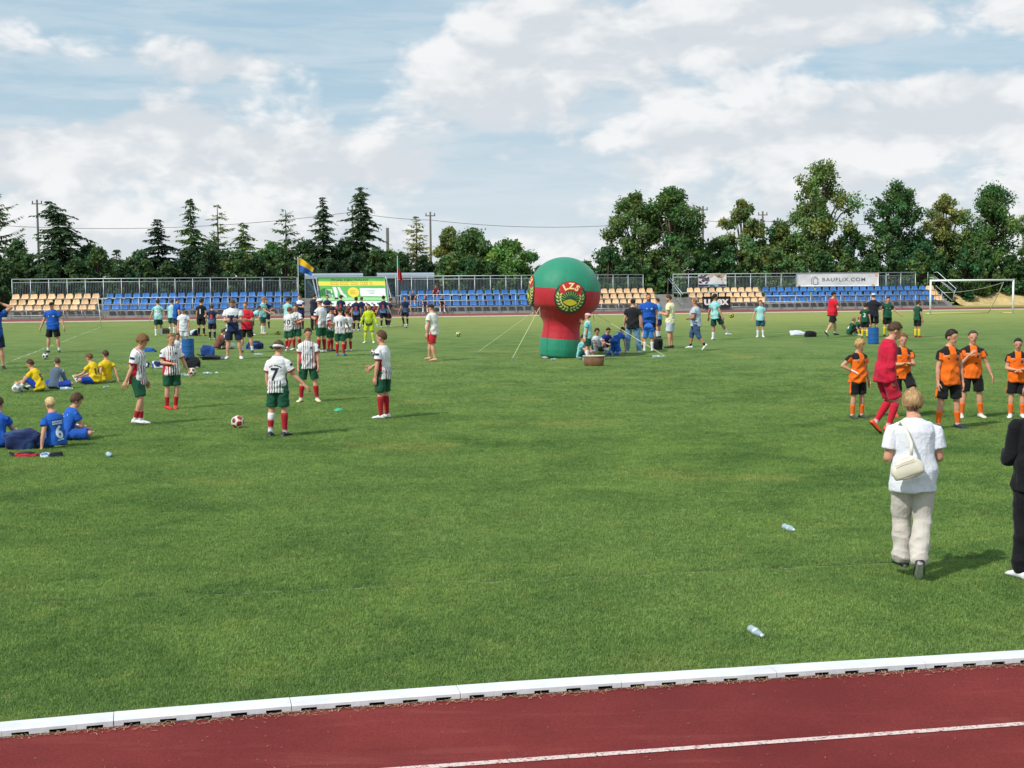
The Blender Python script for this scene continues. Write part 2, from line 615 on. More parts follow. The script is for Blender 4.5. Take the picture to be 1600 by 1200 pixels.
# blades of grass standing on the near part of the pitch
tuft_src = []
M_BLADE = grass_material('grass_blade', True)
for q in range(5):
    r_ = random.Random(40 + q)
    V, Fc = [], []
    for i in range(20):
        x0, y0 = r_.gauss(0, .028), r_.gauss(0, .028)
        an, h = r_.uniform(0, 6.28), r_.uniform(.010, .027)
        lean = r_.uniform(.2, 1.1) * h
        wd = r_.uniform(.0014, .0027)
        sx, sy = -math.sin(an) * wd, math.cos(an) * wd
        k = len(V)
        V += [(x0 - sx, y0 - sy, 0), (x0 + sx, y0 + sy, 0),
              (x0 + math.cos(an) * lean * .4 + sx * .8, y0 + math.sin(an) * lean * .4 + sy * .8, h * .62),
              (x0 + math.cos(an) * lean * .4 - sx * .8, y0 + math.sin(an) * lean * .4 - sy * .8, h * .62),
              (x0 + math.cos(an) * lean, y0 + math.sin(an) * lean, h)]
        Fc += [(k, k + 1, k + 2, k + 3), (k + 3, k + 2, k + 4)]
    tuft_src.append(bpy.data.objects.new('grass_tuft', mesh('grass_tuft', V, Fc, M_BLADE)))
rng = np.random.default_rng(11)
N = 620000
Y = 7.6 + 42 * rng.random(N) ** 1.75
X = (rng.random(N) * 2 - 1) * (Y * .385 + 2.6)
keep = rng.random(N) < np.clip((50 - Y) / 32, 0, 1) ** 1.3
P = np.stack([X, Y, np.zeros(N)], 1)[keep]
kx = np.array([kerb_pt(d)[0] for d in np.linspace(.5, 40, 400)])
ky = np.interp(P[:, 0], kx[:, 0], kx[:, 1])
P = P[P[:, 1] > ky + .012]
gd = np.abs((P - a_) @ n2_)
P = P[(gd > .06) | (rng.random(len(P)) < .16)]
M_N = len(P)
pm = bpy.data.meshes.new('grass')
pm.vertices.add(M_N)
pm.vertices.foreach_set('co', P.astype(np.float32).ravel())
go = add('grass', pm)
go['kind'] = 'stuff'
tag(go, 'short green turf of the football pitch', 'grass')
ng = bpy.data.node_groups.new('grass_scatter', 'GeometryNodeTree')
ng.interface.new_socket('Geometry', in_out='INPUT', socket_type='NodeSocketGeometry')
ng.interface.new_socket('Geometry', in_out='OUTPUT', socket_type='NodeSocketGeometry')
nin, nout = ng.nodes.new('NodeGroupInput'), ng.nodes.new('NodeGroupOutput')
geo = ng.nodes.new('GeometryNodeGeometryToInstance')
for so in tuft_src:
    oi = ng.nodes.new('GeometryNodeObjectInfo')
    oi.inputs['Object'].default_value = so
    oi.inputs['As Instance'].default_value = True
    ng.links.new(oi.outputs['Geometry'], geo.inputs[0])
iop = ng.nodes.new('GeometryNodeInstanceOnPoints')
rv = ng.nodes.new('FunctionNodeRandomValue')
rv.data_type = 'FLOAT_VECTOR'
rv.inputs[0].default_value = (-.15, -.15, 0)
rv.inputs[1].default_value = (.15, .15, 6.283)
rs = ng.nodes.new('FunctionNodeRandomValue')
rs.data_type = 'FLOAT'
rs.inputs[2].default_value = .55
rs.inputs[3].default_value = 1.15
ri = ng.nodes.new('FunctionNodeRandomValue')
ri.data_type = 'INT'
ri.inputs[4].default_value = 0
ri.inputs[5].default_value = 4
ng.links.new(nin.outputs[0], iop.inputs['Points'])
ng.links.new(geo.outputs[0], iop.inputs['Instance'])
iop.inputs['Pick Instance'].default_value = True
ng.links.new(ri.outputs[2], iop.inputs['Instance Index'])
ng.links.new(rv.outputs[0], iop.inputs['Rotation'])
ng.links.new(rs.outputs[1], iop.inputs['Scale'])
ng.links.new(iop.outputs[0], nout.inputs[0])
md = go.modifiers.new('scatter', 'NODES')
md.node_group = ng

# ------------------------------------------------------------------ grandstands
AX = np.array([TU, TN, (0, 0, 1.)])
M_STEEL = mat('galvanised_steel', lin(176, 184, 190), .45, .55, var=.12, vscale=4)
M_STEEL2 = mat('grey_paint_steel', lin(140, 150, 160), .5, .3, var=.1, vscale=4)
M_SEATO = mat('seat_cream_orange', lin(236, 200, 156), .45, var=.05, vscale=2)
M_SEATB = mat('seat_blue', lin(62, 122, 190), .42, var=.05, vscale=2)
M_WOOD = mat('weathered_plank', lin(150, 140, 126), .85, var=.2, vscale=3)


for m_ in (M_SEATO, M_SEATB):             # every seat has faded differently
    t = NT.__new__(NT)
    t.t = m_.node_tree
    pb_ = next(n for n in t.t.nodes if n.type == 'BSDF_PRINCIPLED')
    src = pb_.inputs['Base Color'].links[0].from_socket
    sc_ = t.v('SCALE', src)
    t.t.links.new(t.ramp(t.n('ShaderNodeObjectInfo').outputs['Random'], 0, 1, .80, 1.12, 'LINEAR'), sc_.node.inputs['Scale'])
    t.t.links.new(sc_, pb_.inputs['Base Color'])
RS = random.Random(77)


def seat_mesh(m):
    prof = [(-.20, .0), (-.205, .03), (-.16, .045), (-.02, .02), (.10, .025), (.155, .07), (.18, .18), (.20, .30), (.215, .36), (.20, .375)]   # (t, z): lip, pan, back
    ws = np.linspace(-1, 1, 7)
    V, Fc = [], []
    for j, (y, z) in enumerate(prof):
        hw = .25 * (1 - .30 * max(0, (z - .14) / .23) ** 2) if j > 4 else .25
        for w_ in ws:
            dish = .035 * w_ ** 2
            V.append((w_ * hw, y - (dish * .9 if j > 4 else 0), z + (dish if j <= 4 else -dish * (.5 if j > 6 else 0))))
    n = len(ws)
    for j in range(len(prof) - 1):
        for i in range(n - 1):
            Fc.append((j * n + i, j * n + i + 1, (j + 1) * n + i + 1, (j + 1) * n + i))
    k = len(V)
    V += [(x * .98, y + .018, z - .018) for x, y, z in V]
    Fc += [tuple(i + k for i in reversed(f)) for f in Fc]
    m_ = len(prof)
    for i in range(n - 1):
        Fc += [(i, i + k, i + 1 + k, i + 1), ((m_ - 1) * n + i + 1, (m_ - 1) * n + i + 1 + k, (m_ - 1) * n + i + k, (m_ - 1) * n + i)]
    for j in range(m_ - 1):
        Fc += [((j + 1) * n, (j + 1) * n + k, j * n + k, j * n), (j * n + n - 1, j * n + n - 1 + k, (j + 1) * n + n - 1 + k, (j + 1) * n + n - 1)]
    return mesh('seat', V, Fc, m, True)


ME_SO, ME_SB = seat_mesh(M_SEATO), seat_mesh(M_SEATB)
TIER, RISE, Z0 = .8, .39, .16
RAILZ = 2.74


def grandstand(label, px0, px1, sections, front=(), sub=0):
    """tiered stand with bucket seats; px0..px1 is its extent, sections = [(first seat px, last seat px, count, seat mesh)]"""
    sa, sb = s_at(px0, T_STAND), s_at(px1, T_STAND)
    root = add('grandstand', None, None, fld((sa + sb) / 2, T_STAND))
    root.rotation_euler = (0, 0, TH)
    tag(root, label, 'grandstand', 'grandstands behind the far track')
    c = (sa + sb) / 2
    L = sb - sa
    for k in range(3):
        g = G()
        g.box((0, TIER * (k + .5) + (0 if k < 2 else .35), (Z0 + RISE * k) / 2), (L, TIER - .006 + (.7 if k == 2 else 0), Z0 + RISE * k))
        add('terrace_step', g.mesh('terrace_step', M_CONC), root)
        g = G().box((0, TIER * k + .40, Z0 + RISE * k + .36), (L - .1, .05, .06))
        n = max(3, int(L / 1.2))
        for i in range(n + 1):
            g.box((-L / 2 + .1 + i * (L - .2) / n, TIER * k + .40, Z0 + RISE * k + .17), (.04, .04, .33))
        add('seat_beam', g.mesh('seat_beam', M_STEEL2), root)
        t_ = T_STAND + TIER * k + .4
        for (p0, p1, n, me) in sections:
            s0, s1 = s_at(p0, T_STAND + TIER * 2.5), s_at(p1, T_STAND + TIER * 2.5)
            for i in range(n):
                add('seat', me, root, (s0 + (s1 - s0) * i / (n - 1) - c + (.0 if k == 2 else -.06 * (2 - k)), TIER * k + .40, Z0 + RISE * k + .40), (RS.gauss(0, .02), RS.gauss(0, .012), RS.gauss(0, .03)))
    # rail along the back
    tb = TIER * 3 + .55
    n = int(round(L / 1.22))
    for nm, z, r in (('top_rail', RAILZ, .032), ('middle_rail', RAILZ - .23, .022), ('bottom_rail', 1.32, .022)):
        add(nm, G().tube([(-L / 2, tb, z), (L / 2, tb, z)], r).mesh(nm, M_STEEL, True), root)
    pm_ = G().tube([(0, 0, .3), (0, 0, RAILZ)], .03).mesh('rail_post', M_STEEL, True)
    for i in range(n + 1):
        add('rail_post', pm_, root, (-L / 2 + i * L / n, tb + .002, 0))
    g = G()
    for j in range(1, 11):
        x = (j / 11 - .5) * (L / n)
        g.box((x, 0, (1.33 + RAILZ - .25) / 2), (.017, .017, RAILZ - .25 - 1.33))
    bm_ = g.mesh('baluster_panel', M_STEEL2)
    for i in range(n):
        add('baluster_panel', bm_, root, (-L / 2 + (i + .5) * L / n, tb, 0))
    # barrier along the front
    for (p0, p1, ht) in front:
        a, b = s_at(p0, T_STAND) - c, s_at(p1, T_STAND) - c
        m_ = max(2, int(round((b - a) / 1.22)))
        for z in ((ht, ht - .45, .5) if ht > 1 else (ht, .25)):
            add('front_rail', G().tube([(a, -.12, z), (b, -.12, z)], .022, 6).mesh('front_rail', M_STEEL, True), root)
        fp = G().tube([(0, -.12, 0), (0, -.12, ht)], .024, 6).mesh('front_post', M_STEEL, True)
        for i in range(m_ + 1):
            add('front_post', fp, root, (a + (b - a) * i / m_, .002, 0))
    return root


grandstand('left grandstand with cream seats then blue seats before the dark spruces', 8, 467,
           [(25, 150, 10, ME_SO), (172, 462, 22, ME_SB)], [(12, 156, .62), (160, 466, 1.40)])
grandstand('middle grandstand of blue seats running behind the inflatable balloon', 625, 1022,
           [(632, 905, 22, ME_SB), (921, 1016, 9, ME_SO)], [(626, 905, 1.40), (912, 1020, .62)])
grandstand('right grandstand with cream and blue seats and two banners on its railing', 1070, 1458,
           [(1079, 1182, 10, ME_SO), (1197, 1442, 22, ME_SB), (1452, 1456, 2, ME_SO)], [(1140, 1190, .62), (1194, 1452, 1.05)])


def staircase(label, px0, px1, steps=7):
    sa, sb = s_at(px0, T_STAND), s_at(px1, T_STAND)
    root = add('concrete_steps', None, None, fld((sa + sb) / 2, T_STAND))
    root.rotation_euler = (0, 0, TH)
    tag(root, label, 'steps', 'steps between the grandstands')
    for k in range(steps):
        h = .14 + k * .175
        d0 = k * .42
        g = G().box((0, d0 + (4.1 - d0) / 2, h - .0875), (sb - sa - .02, 4.1 - d0, .170))
        add('step', g.mesh('step', M_CONC), root)
    return root, (sa + sb) / 2


st1, c1 = staircase('concrete steps between left and middle grandstand behind the green banner', 468.5, 623.5)
st2, c2 = staircase('concrete steps with slanting handrail between middle and right grandstand', 1023.5, 1068.5)
st3, c3 = staircase('concrete end steps with steep double handrail beside the white goal', 1459.5, 1492)


def rail_on(root, c, pts, r=.028, name='handrail'):
    """handrail through photo points, each (px, py, t beyond the stand front)"""
    P = []
    for px, py, t_ in pts:
        s_, z_ = s_at(px, T_STAND + t_, py), z_at(px, py, T_STAND + t_)
        P.append((s_ - c, t_, z_))
    return add(name, G().tube(P, r).mesh(name, M_STEEL, True), root)


rail_on(st2, c2, [(1043, 466, 3.2), (1044, 435, 3.2), (1064, 461, .6), (1062, 482, .55)])
rail_on(st2, c2, [(1047, 434, 3.3), (1067, 460, .6)])
rail_on(st3, c3, [(1459, 426, 2.7), (1465, 425, 2.6), (1494, 451, .9), (1491, 457, .8), (1489, 470, .75)])
rail_on(st3, c3, [(1452, 434, 2.7), (1464, 435, 2.6), (1491, 457, .82)])
rail_on(st3, c3, [(1461, 432, 2.75), (1492, 455, .85)], .02)
rail_on(st3, c3, [(1462, 446, 1.9), (1488, 470, .6)])
rail_on(st3, c3, [(1472, 456, 1.3), (1471, 477, 1.3)], .022, 'rail_post')
rail_on(st3, c3, [(1450, 425, 2.9), (1449, 446, 2.9)], .022, 'rail_post')

# ------------------------------------------------------------------ banners
P_INK = lambda r, g_, b: mat('print_%d_%d_%d' % (r, g_, b), lin(r, g_, b), .65)


class Banner:
    """a sheet between four corners (tl, tr, bl, br); paint(u, v) shapes lie 4 mm and more before it"""
    def __init__(s, name, label, tl, tr, bl, br, m, wave=.03, nrm=None, seed=1):
        s.c = [np.array(x, float) for x in (tl, tr, bl, br)]
        s.wave, s.k = wave, 0
        s.rr = np.random.default_rng(seed).uniform(0, 6, 6)
        nn = np.cross(s.c[1] - s.c[0], s.c[2] - s.c[0])
        nn /= np.linalg.norm(nn)
        s.n = nn if nn[1] < 0 else -nn
        U_, V_ = np.meshgrid(np.linspace(0, 1, 41), np.linspace(0, 1, 9))
        pts = s.at(U_.ravel(), V_.ravel(), 0)
        Fc = [(j * 41 + i, j * 41 + i + 1, (j + 1) * 41 + i + 1, (j + 1) * 41 + i) for j in range(8) for i in range(40)]
        back = pts - s.n * .006
        k = len(pts)
        rim = [i for i in range(41)] + [j * 41 + 40 for j in range(1, 9)] + [8 * 41 + i for i in range(39, -1, -1)] + [j * 41 for j in range(7, 0, -1)]
        allF = Fc + [tuple(i + k for i in reversed(f)) for f in Fc] + [(rim[i], rim[(i + 1) % len(rim)], rim[(i + 1) % len(rim)] + k, rim[i] + k) for i in range(len(rim))]
        s.o = tag(add(name, mesh(name, np.r_[pts, back], allF, m, True)), label, 'banner')

    def at(s, u_, v_, off):
        u_, v_ = np.asarray(u_, float), np.asarray(v_, float)
        a, b, c_, d = s.c
        p = (a * (1 - u_)[:, None] + b * u_[:, None]) * (1 - v_)[:, None] + (c_ * (1 - u_)[:, None] + d * u_[:, None]) * v_[:, None]
        q = s.rr
        w_ = np.sin(u_ * 9 + v_ * 3 + q[0]) * .5 + np.sin(u_ * 23 - v_ * 7 + q[1]) * .3 + np.sin(u_ * 47 + v_ * 11 + q[2]) * .14
        return p + s.n * (s.wave * w_ + off)[:, None]

    def shape(s, name, V, Fc, col, layer=1):
        V = np.array(V, float)
        pts = s.at(V[:, 0], V[:, 1], np.full(len(V), .004 * layer + .003))
        return add(name, mesh(name, pts, Fc, P_INK(*col)), s.o)

    def rect(s, name, u0, v0, u1, v1, col, layer=1, n=24):
        V, Fc = [], []
        m_ = 4
        for j in range(m_ + 1):
            for i in range(n + 1):
                V.append((u0 + (u1 - u0) * i / n, v0 + (v1 - v0) * j / m_))
        for j in range(m_):
            for i in range(n):
                a = j * (n + 1) + i
                Fc.append((a, a + 1, a + n + 2, a + n + 1))
        return s.shape(name, V, Fc, col, layer)

    def poly(s, name, pts, col, layer=1):
        return s.shape(name, pts, [tuple(range(len(pts)))], col, layer)

    def disc(s, name, u0, v0, ru, rv, col, layer=1):
        return s.poly(name, [(u0 + ru * math.cos(a), v0 + rv * math.sin(a)) for a in np.linspace(0, 2 * math.pi, 25)[:-1]], col, layer)

    def text(s, txt, u0, v0, hgt_v, width_u, col, layer=2, bold=.0, spacing=1.0):
        V, Fc = text_mesh(txt, 1.0, bold, 2, spacing)
        w_, h_ = V[:, 0].max() - V[:, 0].min(), V[:, 1].max() - V[:, 1].min()
        V = V - (V.max(0) + V.min(0)) / 2
        pts = np.stack([u0 + V[:, 0] / w_ * width_u, v0 - V[:, 1] / h_ * hgt_v], 1)
        return s.shape('lettering', pts, Fc, col, layer)


def px3(px, py, t_):
    d = ray(px, py)
    return EYE + d * (t_ / (d @ TN))


TB = T_STAND - .9
M_BANW = mat('banner_vinyl_white', lin(226, 226, 226), .55, var=.04, vscale=1.0)
M_BANG = mat('banner_vinyl_green', lin(92, 172, 84), .55, var=.06, vscale=1.0)
M_BANK = mat('banner_vinyl_black', lin(30, 30, 32), .6)
gb = Banner('banner', 'green and yellow tournament banner on a leaning frame before the steps', px3(496, 434, TB + 1.6), px3(601, 433.5, TB + 1.6), px3(503, 478.5, TB), px3(606, 478, TB), M_BANG, .025, seed=3)
gb.rect('yellow_band', .0, .14, 1, .29, (226, 208, 78))
gb.rect('light_band', .0, .70, 1, .80, (150, 208, 150))
gb.rect('sponsor_strip', .0, .83, 1, 1, (232, 236, 236))
gb.text('FINAŁ CENTRALNY', .48, .085, .075, .56, (52, 60, 36), 2, .012)
for q_, v_ in ((.50, .185), (.50, .245)):
    for i in range(26):                    # two lines of print too small to read
        u_ = .18 + i * .0245 + .004 * math.sin(i * 7)
        if i % 6 != 5:
            gb.rect('small_print', u_, v_ - .016, u_ + .017, v_ + .012, (176, 140, 50), 2, 2)
gb.disc('yellow_disc', .505, .52, .085, .175, (232, 206, 70))
for k in range(3):
    gb.rect('disc_print', .455, .46 + k * .055, .555, .478 + k * .055, (170, 130, 40), 2, 3)
gb.rect('white_panel', .605, .385, .985, .66, (226, 232, 232))
for k in range(3):
    gb.rect('panel_print', .70 + .02 * k, .46 + k * .05, .84 - .01 * k, .475 + k * .05, (150, 160, 165), 2, 3)
for (u0, v0, u1, v1) in ((.085, .42, .10, .68), (.085, .42, .185, .445), (.17, .42, .185, .68)):
    gb.rect('printed_goal', u0, v0, u1, v1, (210, 228, 214), 2, 3)
gb.disc('printed_ball', .135, .62, .03, .06, (222, 230, 226), 2)
gb.poly('printed_leg', [(.20, .33), (.25, .33), (.27, .50), (.255, .70), (.225, .70), (.215, .52)], (222, 228, 224), 2)
gb.poly('printed_leg', [(.27, .33), (.31, .33), (.35, .55), (.40, .66), (.385, .71), (.31, .60)], (206, 214, 210), 3)
gb.poly('printed_boot', [(.21, .70), (.26, .70), (.27, .76), (.205, .765)], (40, 46, 48), 3)
gb.poly('printed_boot', [(.30, .60), (.345, .63), (.33, .70), (.29, .66)], (40, 46, 48), 4)
for i, u_ in enumerate(np.linspace(.08, .94, 11)):
    gb.rect('sponsor_mark', u_ - .018, .88, u_ + .018, .945, [(120, 130, 150), (90, 120, 100), (70, 70, 75), (160, 80, 80)][i % 4], 2, 2)
fr = G()
for pts in ([(494, 433), (501, 480)], [(602.5, 432.5), (612.5, 471)], [(603.5, 432.5), (608, 481)], [(489, 437), (499, 480)]):
    fr.tube([px3(pts[0][0], pts[0][1], TB + 1.64), px3(pts[1][0], pts[1][1], TB - .02 + (0 if pts[1][1] > 475 else .5))], .045, 6)
fr.tube([px3(494, 433.2, TB + 1.66), px3(603, 432.7, TB + 1.66)], .035, 6)
add('support_frame', fr.mesh('support_frame', M_STEEL), gb.o)

TR = T_STAND + TIER * 3 + .55 - .06
bb = Banner('banner', 'long white banner reading BAUFLIX.COM hung on the grandstand railing', px3(1244, 427, TR), px3(1373, 425.5, TR), px3(1244, 447.5, TR - .05), px3(1373, 447, TR - .05), M_BANW, .035, seed=8)
bb.text('BAUFLIX.COM', .575, .50, .27, .52, (92, 94, 98), 2, .004, 1.15)
for q_ in ([(.185, .85), (.185, .42), (.225, .26), (.265, .42), (.265, .85)], [(.205, .85), (.205, .50), (.232, .34), (.258, .50), (.258, .85), (.205, .85)]):
    q_ = np.array(q_)
    for a, b in zip(q_[:-1], q_[1:]):
        d_ = b - a
        nn = np.array([-d_[1] * .25, d_[0] * 4]) / (np.linalg.norm(np.array([d_[0] * 4, d_[1]])) + 1e-6) * .014
        nn[1] *= 1.6
        bb.poly('house_mark', [tuple(a - nn), tuple(b - nn), tuple(b + nn), tuple(a + nn)], (150, 140, 130), 2)
bb.rect('corner_patch', .955, .04, .99, .30, (226, 176, 116))
bb.rect('corner_patch', .915, .84, .95, .99, (226, 176, 116))
bb.rect('corner_patch', .02, .88, .05, .99, (226, 176, 116))
pb = Banner('banner', 'small dark picture banner with golden shapes hung on the grandstand railing', px3(1090.5, 428.5, TR), px3(1135, 427.5, TR), px3(1091, 448.5, TR - .05), px3(1135, 448.2, TR - .05), M_BANW, .03, seed=11)
rr_ = random.Random(4)
pb.rect('dark_strip', .01, .80, .99, .98, (58, 54, 88))
pb.poly('pale_swoosh', [(.30, .97), (.45, .80), (.60, .74), (.75, .86), (.70, .97)], (150, 190, 205), 2)
for i in range(26):
    u0, v0 = rr_.uniform(.03, .97), rr_.uniform(.06, .72)
    c_ = rr_.choice([(70, 66, 84), (52, 50, 66), (120, 110, 116)]) if u0 < .38 else rr_.choice([(206, 178, 138), (170, 140, 110), (196, 190, 184), (120, 98, 78)])
    du, dv = rr_.uniform(.04, .11), rr_.uniform(.06, .16)
    pb.poly('printed_patch', [(max(.01, u0 - du), v0), (u0, max(.02, v0 - dv)), (min(.99, u0 + du), v0 + rr_.uniform(-.08, .08)), (u0 + rr_.uniform(-.05, .05), min(.79, v0 + dv))], c_, 1 + (i % 7) * .5)
kb = Banner('banner', 'black banner with big white letters before the cream seats', px3(1097, 463.5, T_STAND - .2), px3(1141.5, 463, T_STAND - .2), px3(1098, 482.5, T_STAND - .2), px3(1141, 482, T_STAND - .2), M_BANK, .012, seed=5)
kb.text('u', .17, .46, .50, .22, (240, 240, 240), 2, .03)
kb.text('ex', .73, .46, .50, .42, (240, 240, 240), 2, .03)

# ------------------------------------------------------------------ team shelters, flags, corner pole
m = bpy.data.materials.new('polycarbonate')
m.use_nodes = True
t = NT(m.node_tree)
p = t.n('ShaderNodeBsdfPrincipled', {'Base Color': lin(120, 150, 165) + (1,), 'Roughness': .25, 'Alpha': .42})
t.n('ShaderNodeOutputMaterial', {'Surface': p.outputs[0]})
M_POLY = m
M_ROOF = mat('shelter_roof', lin(150, 164, 176), .35, var=.08, vscale=1)


def shelter(label, px0, px1):
    td = T_STAND + 3.2
    sa, sb = s_at(px0, td), s_at(px1, td)
    L = sb - sa
    root = add('team_shelter', None, None, fld((sa + sb) / 2, td, .14))
    root.rotation_euler = (0, 0, TH)
    tag(root, label, 'shelter', 'team shelters above the steps')
    H_ = 2.85
    prof = [(0.0, H_ - .34), (.03, H_ - .12), (.14, H_), (.5, H_ + .02), (1.1, H_ - .06), (1.25, H_ - .25)]
    V, Fc = [], []
    for s_ in (-1, 1):
        for y, z in prof:
            V += [(s_ * L / 2, y, z), (s_ * L / 2, y, z - .05)]
    k = len(prof) * 2
    for j in range(len(prof) - 1):
        Fc += [(2 * j, 2 * j + 2, k + 2 * j + 2, k + 2 * j), (2 * j + 1, k + 2 * j + 1, k + 2 * j + 3, 2 * j + 3), (2 * j, 2 * j + 1, 2 * j + 3, 2 * j + 2), (k + 2 * j, k + 2 * j + 2, k + 2 * j + 3, k + 2 * j + 1)]
    Fc += [(0, k, k + 1, 1), (k - 2, k - 1, 2 * k - 1, 2 * k - 2)]
    add('roof', mesh('roof', V, Fc, M_ROOF), root)
    for x in np.linspace(-L / 2 + .04, L / 2 - .04, 4):
        add('post', G().tube([(x, 1.2, 0), (x, 1.2, H_ - .3)], .03, 6).mesh('post', M_STEEL2), root)
        add('post', G().tube([(x, .06, 0), (x, .06, H_ - .3)], .025, 6).mesh('post', M_STEEL2), root)
    for i in range(3):
        x = -L / 2 + (i + .5) * L / 3
        add('back_panel', G().box((x, 1.27, 1.35), (L / 3 - .08, .012, 2.2)).mesh('back_panel', M_POLY), root)
    for x in (-L / 2, L / 2):
        add('side_panel', G().box((x, .65, 1.35), (.012, 1.0, 2.2)).mesh('side_panel', M_POLY), root)
    add('bench', G().box((0, .9, .45), (L - .3, .4, .05)).mesh('bench', M_WOOD), root)


shelter('grey roofed team shelter standing directly behind the green banner', 477, 568)
shelter('grey roofed team shelter overlapping the blue seats of the middle grandstand', 590, 679)


def flag(label, px, top, base, tt, cols, drape):
    p0 = px3(px, base, tt)
    root = add('flagpole', None, None, (p0[0], p0[1], 0))
    ztop = px3(px, top, tt)[2]
    tag(root, label, 'flag')
    add('pole', G().tube([(0, 0, 0), (0, 0, ztop)], [.028, .02], 8).mesh('pole', mat('flagpole_paint', lin(200, 205, 210), .4), True), root)
    per = F / (tt / math.cos(TH))
    V1 = []
    nU, nV = 14, 10
    for j in range(nV + 1):
        for i in range(nU + 1):
            u_, v_ = i / nU, j / nV
            x, z, y = drape(u_, v_)
            V1.append((x, y, ztop - z))
    for b_, colr in enumerate(cols):
        Fc = []
        for j in range(b_ * nV // 2, (b_ + 1) * nV // 2):
            for i in range(nU):
                a = j * (nU + 1) + i
                Fc.append((a, a + 1, a + nU + 2, a + nU + 1))
        used = sorted({q for f_ in Fc for q in f_})
        re_ = {q: n_ for n_, q in enumerate(used)}
        add('flag_cloth', mesh('flag_cloth', [V1[q] for q in used], [tuple(re_[q] for q in f_) for f_ in Fc], mat('flag_%d_%d_%d' % colr, lin(*colr), .8, trans=.25), True), root)


flag('yellow and blue flag drooping on a pole beside the green banner', 467, 401, 482, T_STAND - 1.0, [(228, 186, 40), (34, 98, 176)],
     lambda u_, v_: (u_ * 1.05 * (1 - .15 * v_) + .03, .05 + v_ * 1.05 * (1 - .45 * u_) + .75 * u_ ** 1.3, .10 * math.sin(u_ * 8 + v_ * 2)))
flag('green and red flag hanging limp on a thin pole before the shelter', 622, 400, 484, T_STAND - .7, [(40, 140, 84), (190, 46, 50)],
     lambda u_, v_: (u_ * .26 * (.4 + v_) + .02, .05 + v_ * 1.55 + .25 * u_, .10 * math.sin(u_ * 9 + v_)))
cp_a, cp_b = gp(158.5, 511), px3(152.5, 466, gp(158.5, 511) @ TN - .1)
g = G().tube([cp_a, cp_b], .026, 8)
tag(add('corner_pole', g.mesh('corner_pole', mat('cream_paint', lin(226, 220, 196), .5), True)), 'leaning pale corner pole at the end of the faded pitch line', 'pole')

# ------------------------------------------------------------------ goal
gl, gr = gp(1453.5, 491.3), gp(1582.5, 489.6)
root = add('football_goal', None, None, (gl + gr) / 2)
tag(root, 'white football goal without net beside the grandstand end steps', 'goal')
gx = (gr - gl) / np.linalg.norm(gr - gl)
root.rotation_euler = (0, 0, math.atan2(gx[1], gx[0]))
GW, GH = float(np.linalg.norm(gr - gl)), 2.16
M_GOAL = mat('goal_paint', lin(232, 234, 238), .35, var=.03)
for s_ in (-1, 1):
    add('post', G().tube([(s_ * GW / 2, 0, 0), (s_ * GW / 2, 0, GH)], .062, 12).mesh('post', M_GOAL, True), root)
    add('ground_foot', G().tube([(s_ * GW / 2, .06, .03), (s_ * GW / 2 - .25 * s_, 1.3, .03)], .03, 6).mesh('ground_foot', mat('yellow_steel', lin(216, 206, 130), .5), True), root)
add('crossbar', G().tube([(-GW / 2 - .06, 0, GH), (GW / 2 + .06, 0, GH)], .062, 12).mesh('crossbar', M_GOAL, True), root)
add('back_bar', G().tube([(-GW / 2 + .2, 1.3, .03), (GW / 2 - 1.0, 1.3, .03)], .03, 6).mesh('back_bar', MATS['yellow_steel'], True), root)
xs = GW / 2 - .66
add('stanchion', G().tube([(xs, .05, GH - .12), (xs - .13, .5, 1.2), (xs - .35, 1.25, .03)], .03, 6).mesh('stanchion', mat('stanchion_paint', lin(210, 206, 186), .5), True), root)
add('net_rope', G().tube([(xs - (xs + 1.15 * 2) * f_ * .86, .1 + .4 * f_, GH - .16 - .62 * (1 - (1 - f_) ** 2)) for f_ in np.linspace(0, 1, 12)], .018, 6).mesh('net_rope', MATS['stanchion_paint'], True), root)

# ------------------------------------------------------------------ bank and fence behind the goal
rng = np.random.default_rng(3)
s0_, s1_ = s_at(1494, T_STAND + 6), s_at(1494, T_STAND + 6) + 60
V, Fc = [], []
ns, nt = 120, 12
for j in range(nt + 1):
    for i in range(ns + 1):
        f_ = j / nt
        hgt = 1.05 * (1 / (1 + math.exp(-(f_ - .42) * 11))) * (1 + .10 * math.sin(i * .7) + .08 * math.sin(i * 1.9 + j)) + .05 * rng.standard_normal() * (f_ > .2) - .02
        V.append(fld(s0_ + (s1_ - s0_) * i / ns, T_STAND + 4.2 + 5 * f_, hgt))
for j in range(nt):
    for i in range(ns):
        a = j * (ns + 1) + i
        Fc.append((a, a + 1, a + ns + 2, a + ns + 1))
struct(add('sandy_bank', mesh('sandy_bank', V, Fc, mat('dry_sand', lin(196, 172, 118), .95, var=.28, vscale=1.2, bump=.5, bscale=12), True)))
M_PANEL = mat('weathered_concrete_panel', lin(92, 94, 92), .9, var=.18, vscale=1.0, bump=.3)
fence = add('concrete_fence', None, None, fld(s0_, T_STAND + 9.6))
fence.rotation_euler = (0, 0, TH)
tag(fence, 'dark concrete panel fence above the sandy bank behind the goal', 'fence')
pan = G().box((0, 0, 0), (1.96, .06, .48)).mesh('panel', M_PANEL)
pst = G().box((0, 0, 1.15), (.12, .14, 2.5)).mesh('fence_post', M_PANEL)
for i in range(18):
    add('fence_post', pst, fence, (-6 + i * 2.0, 0, 0))
    for k in range(4):
        add('panel', pan, fence, (-5 + i * 2.0, .004 * k, .45 + k * .49))

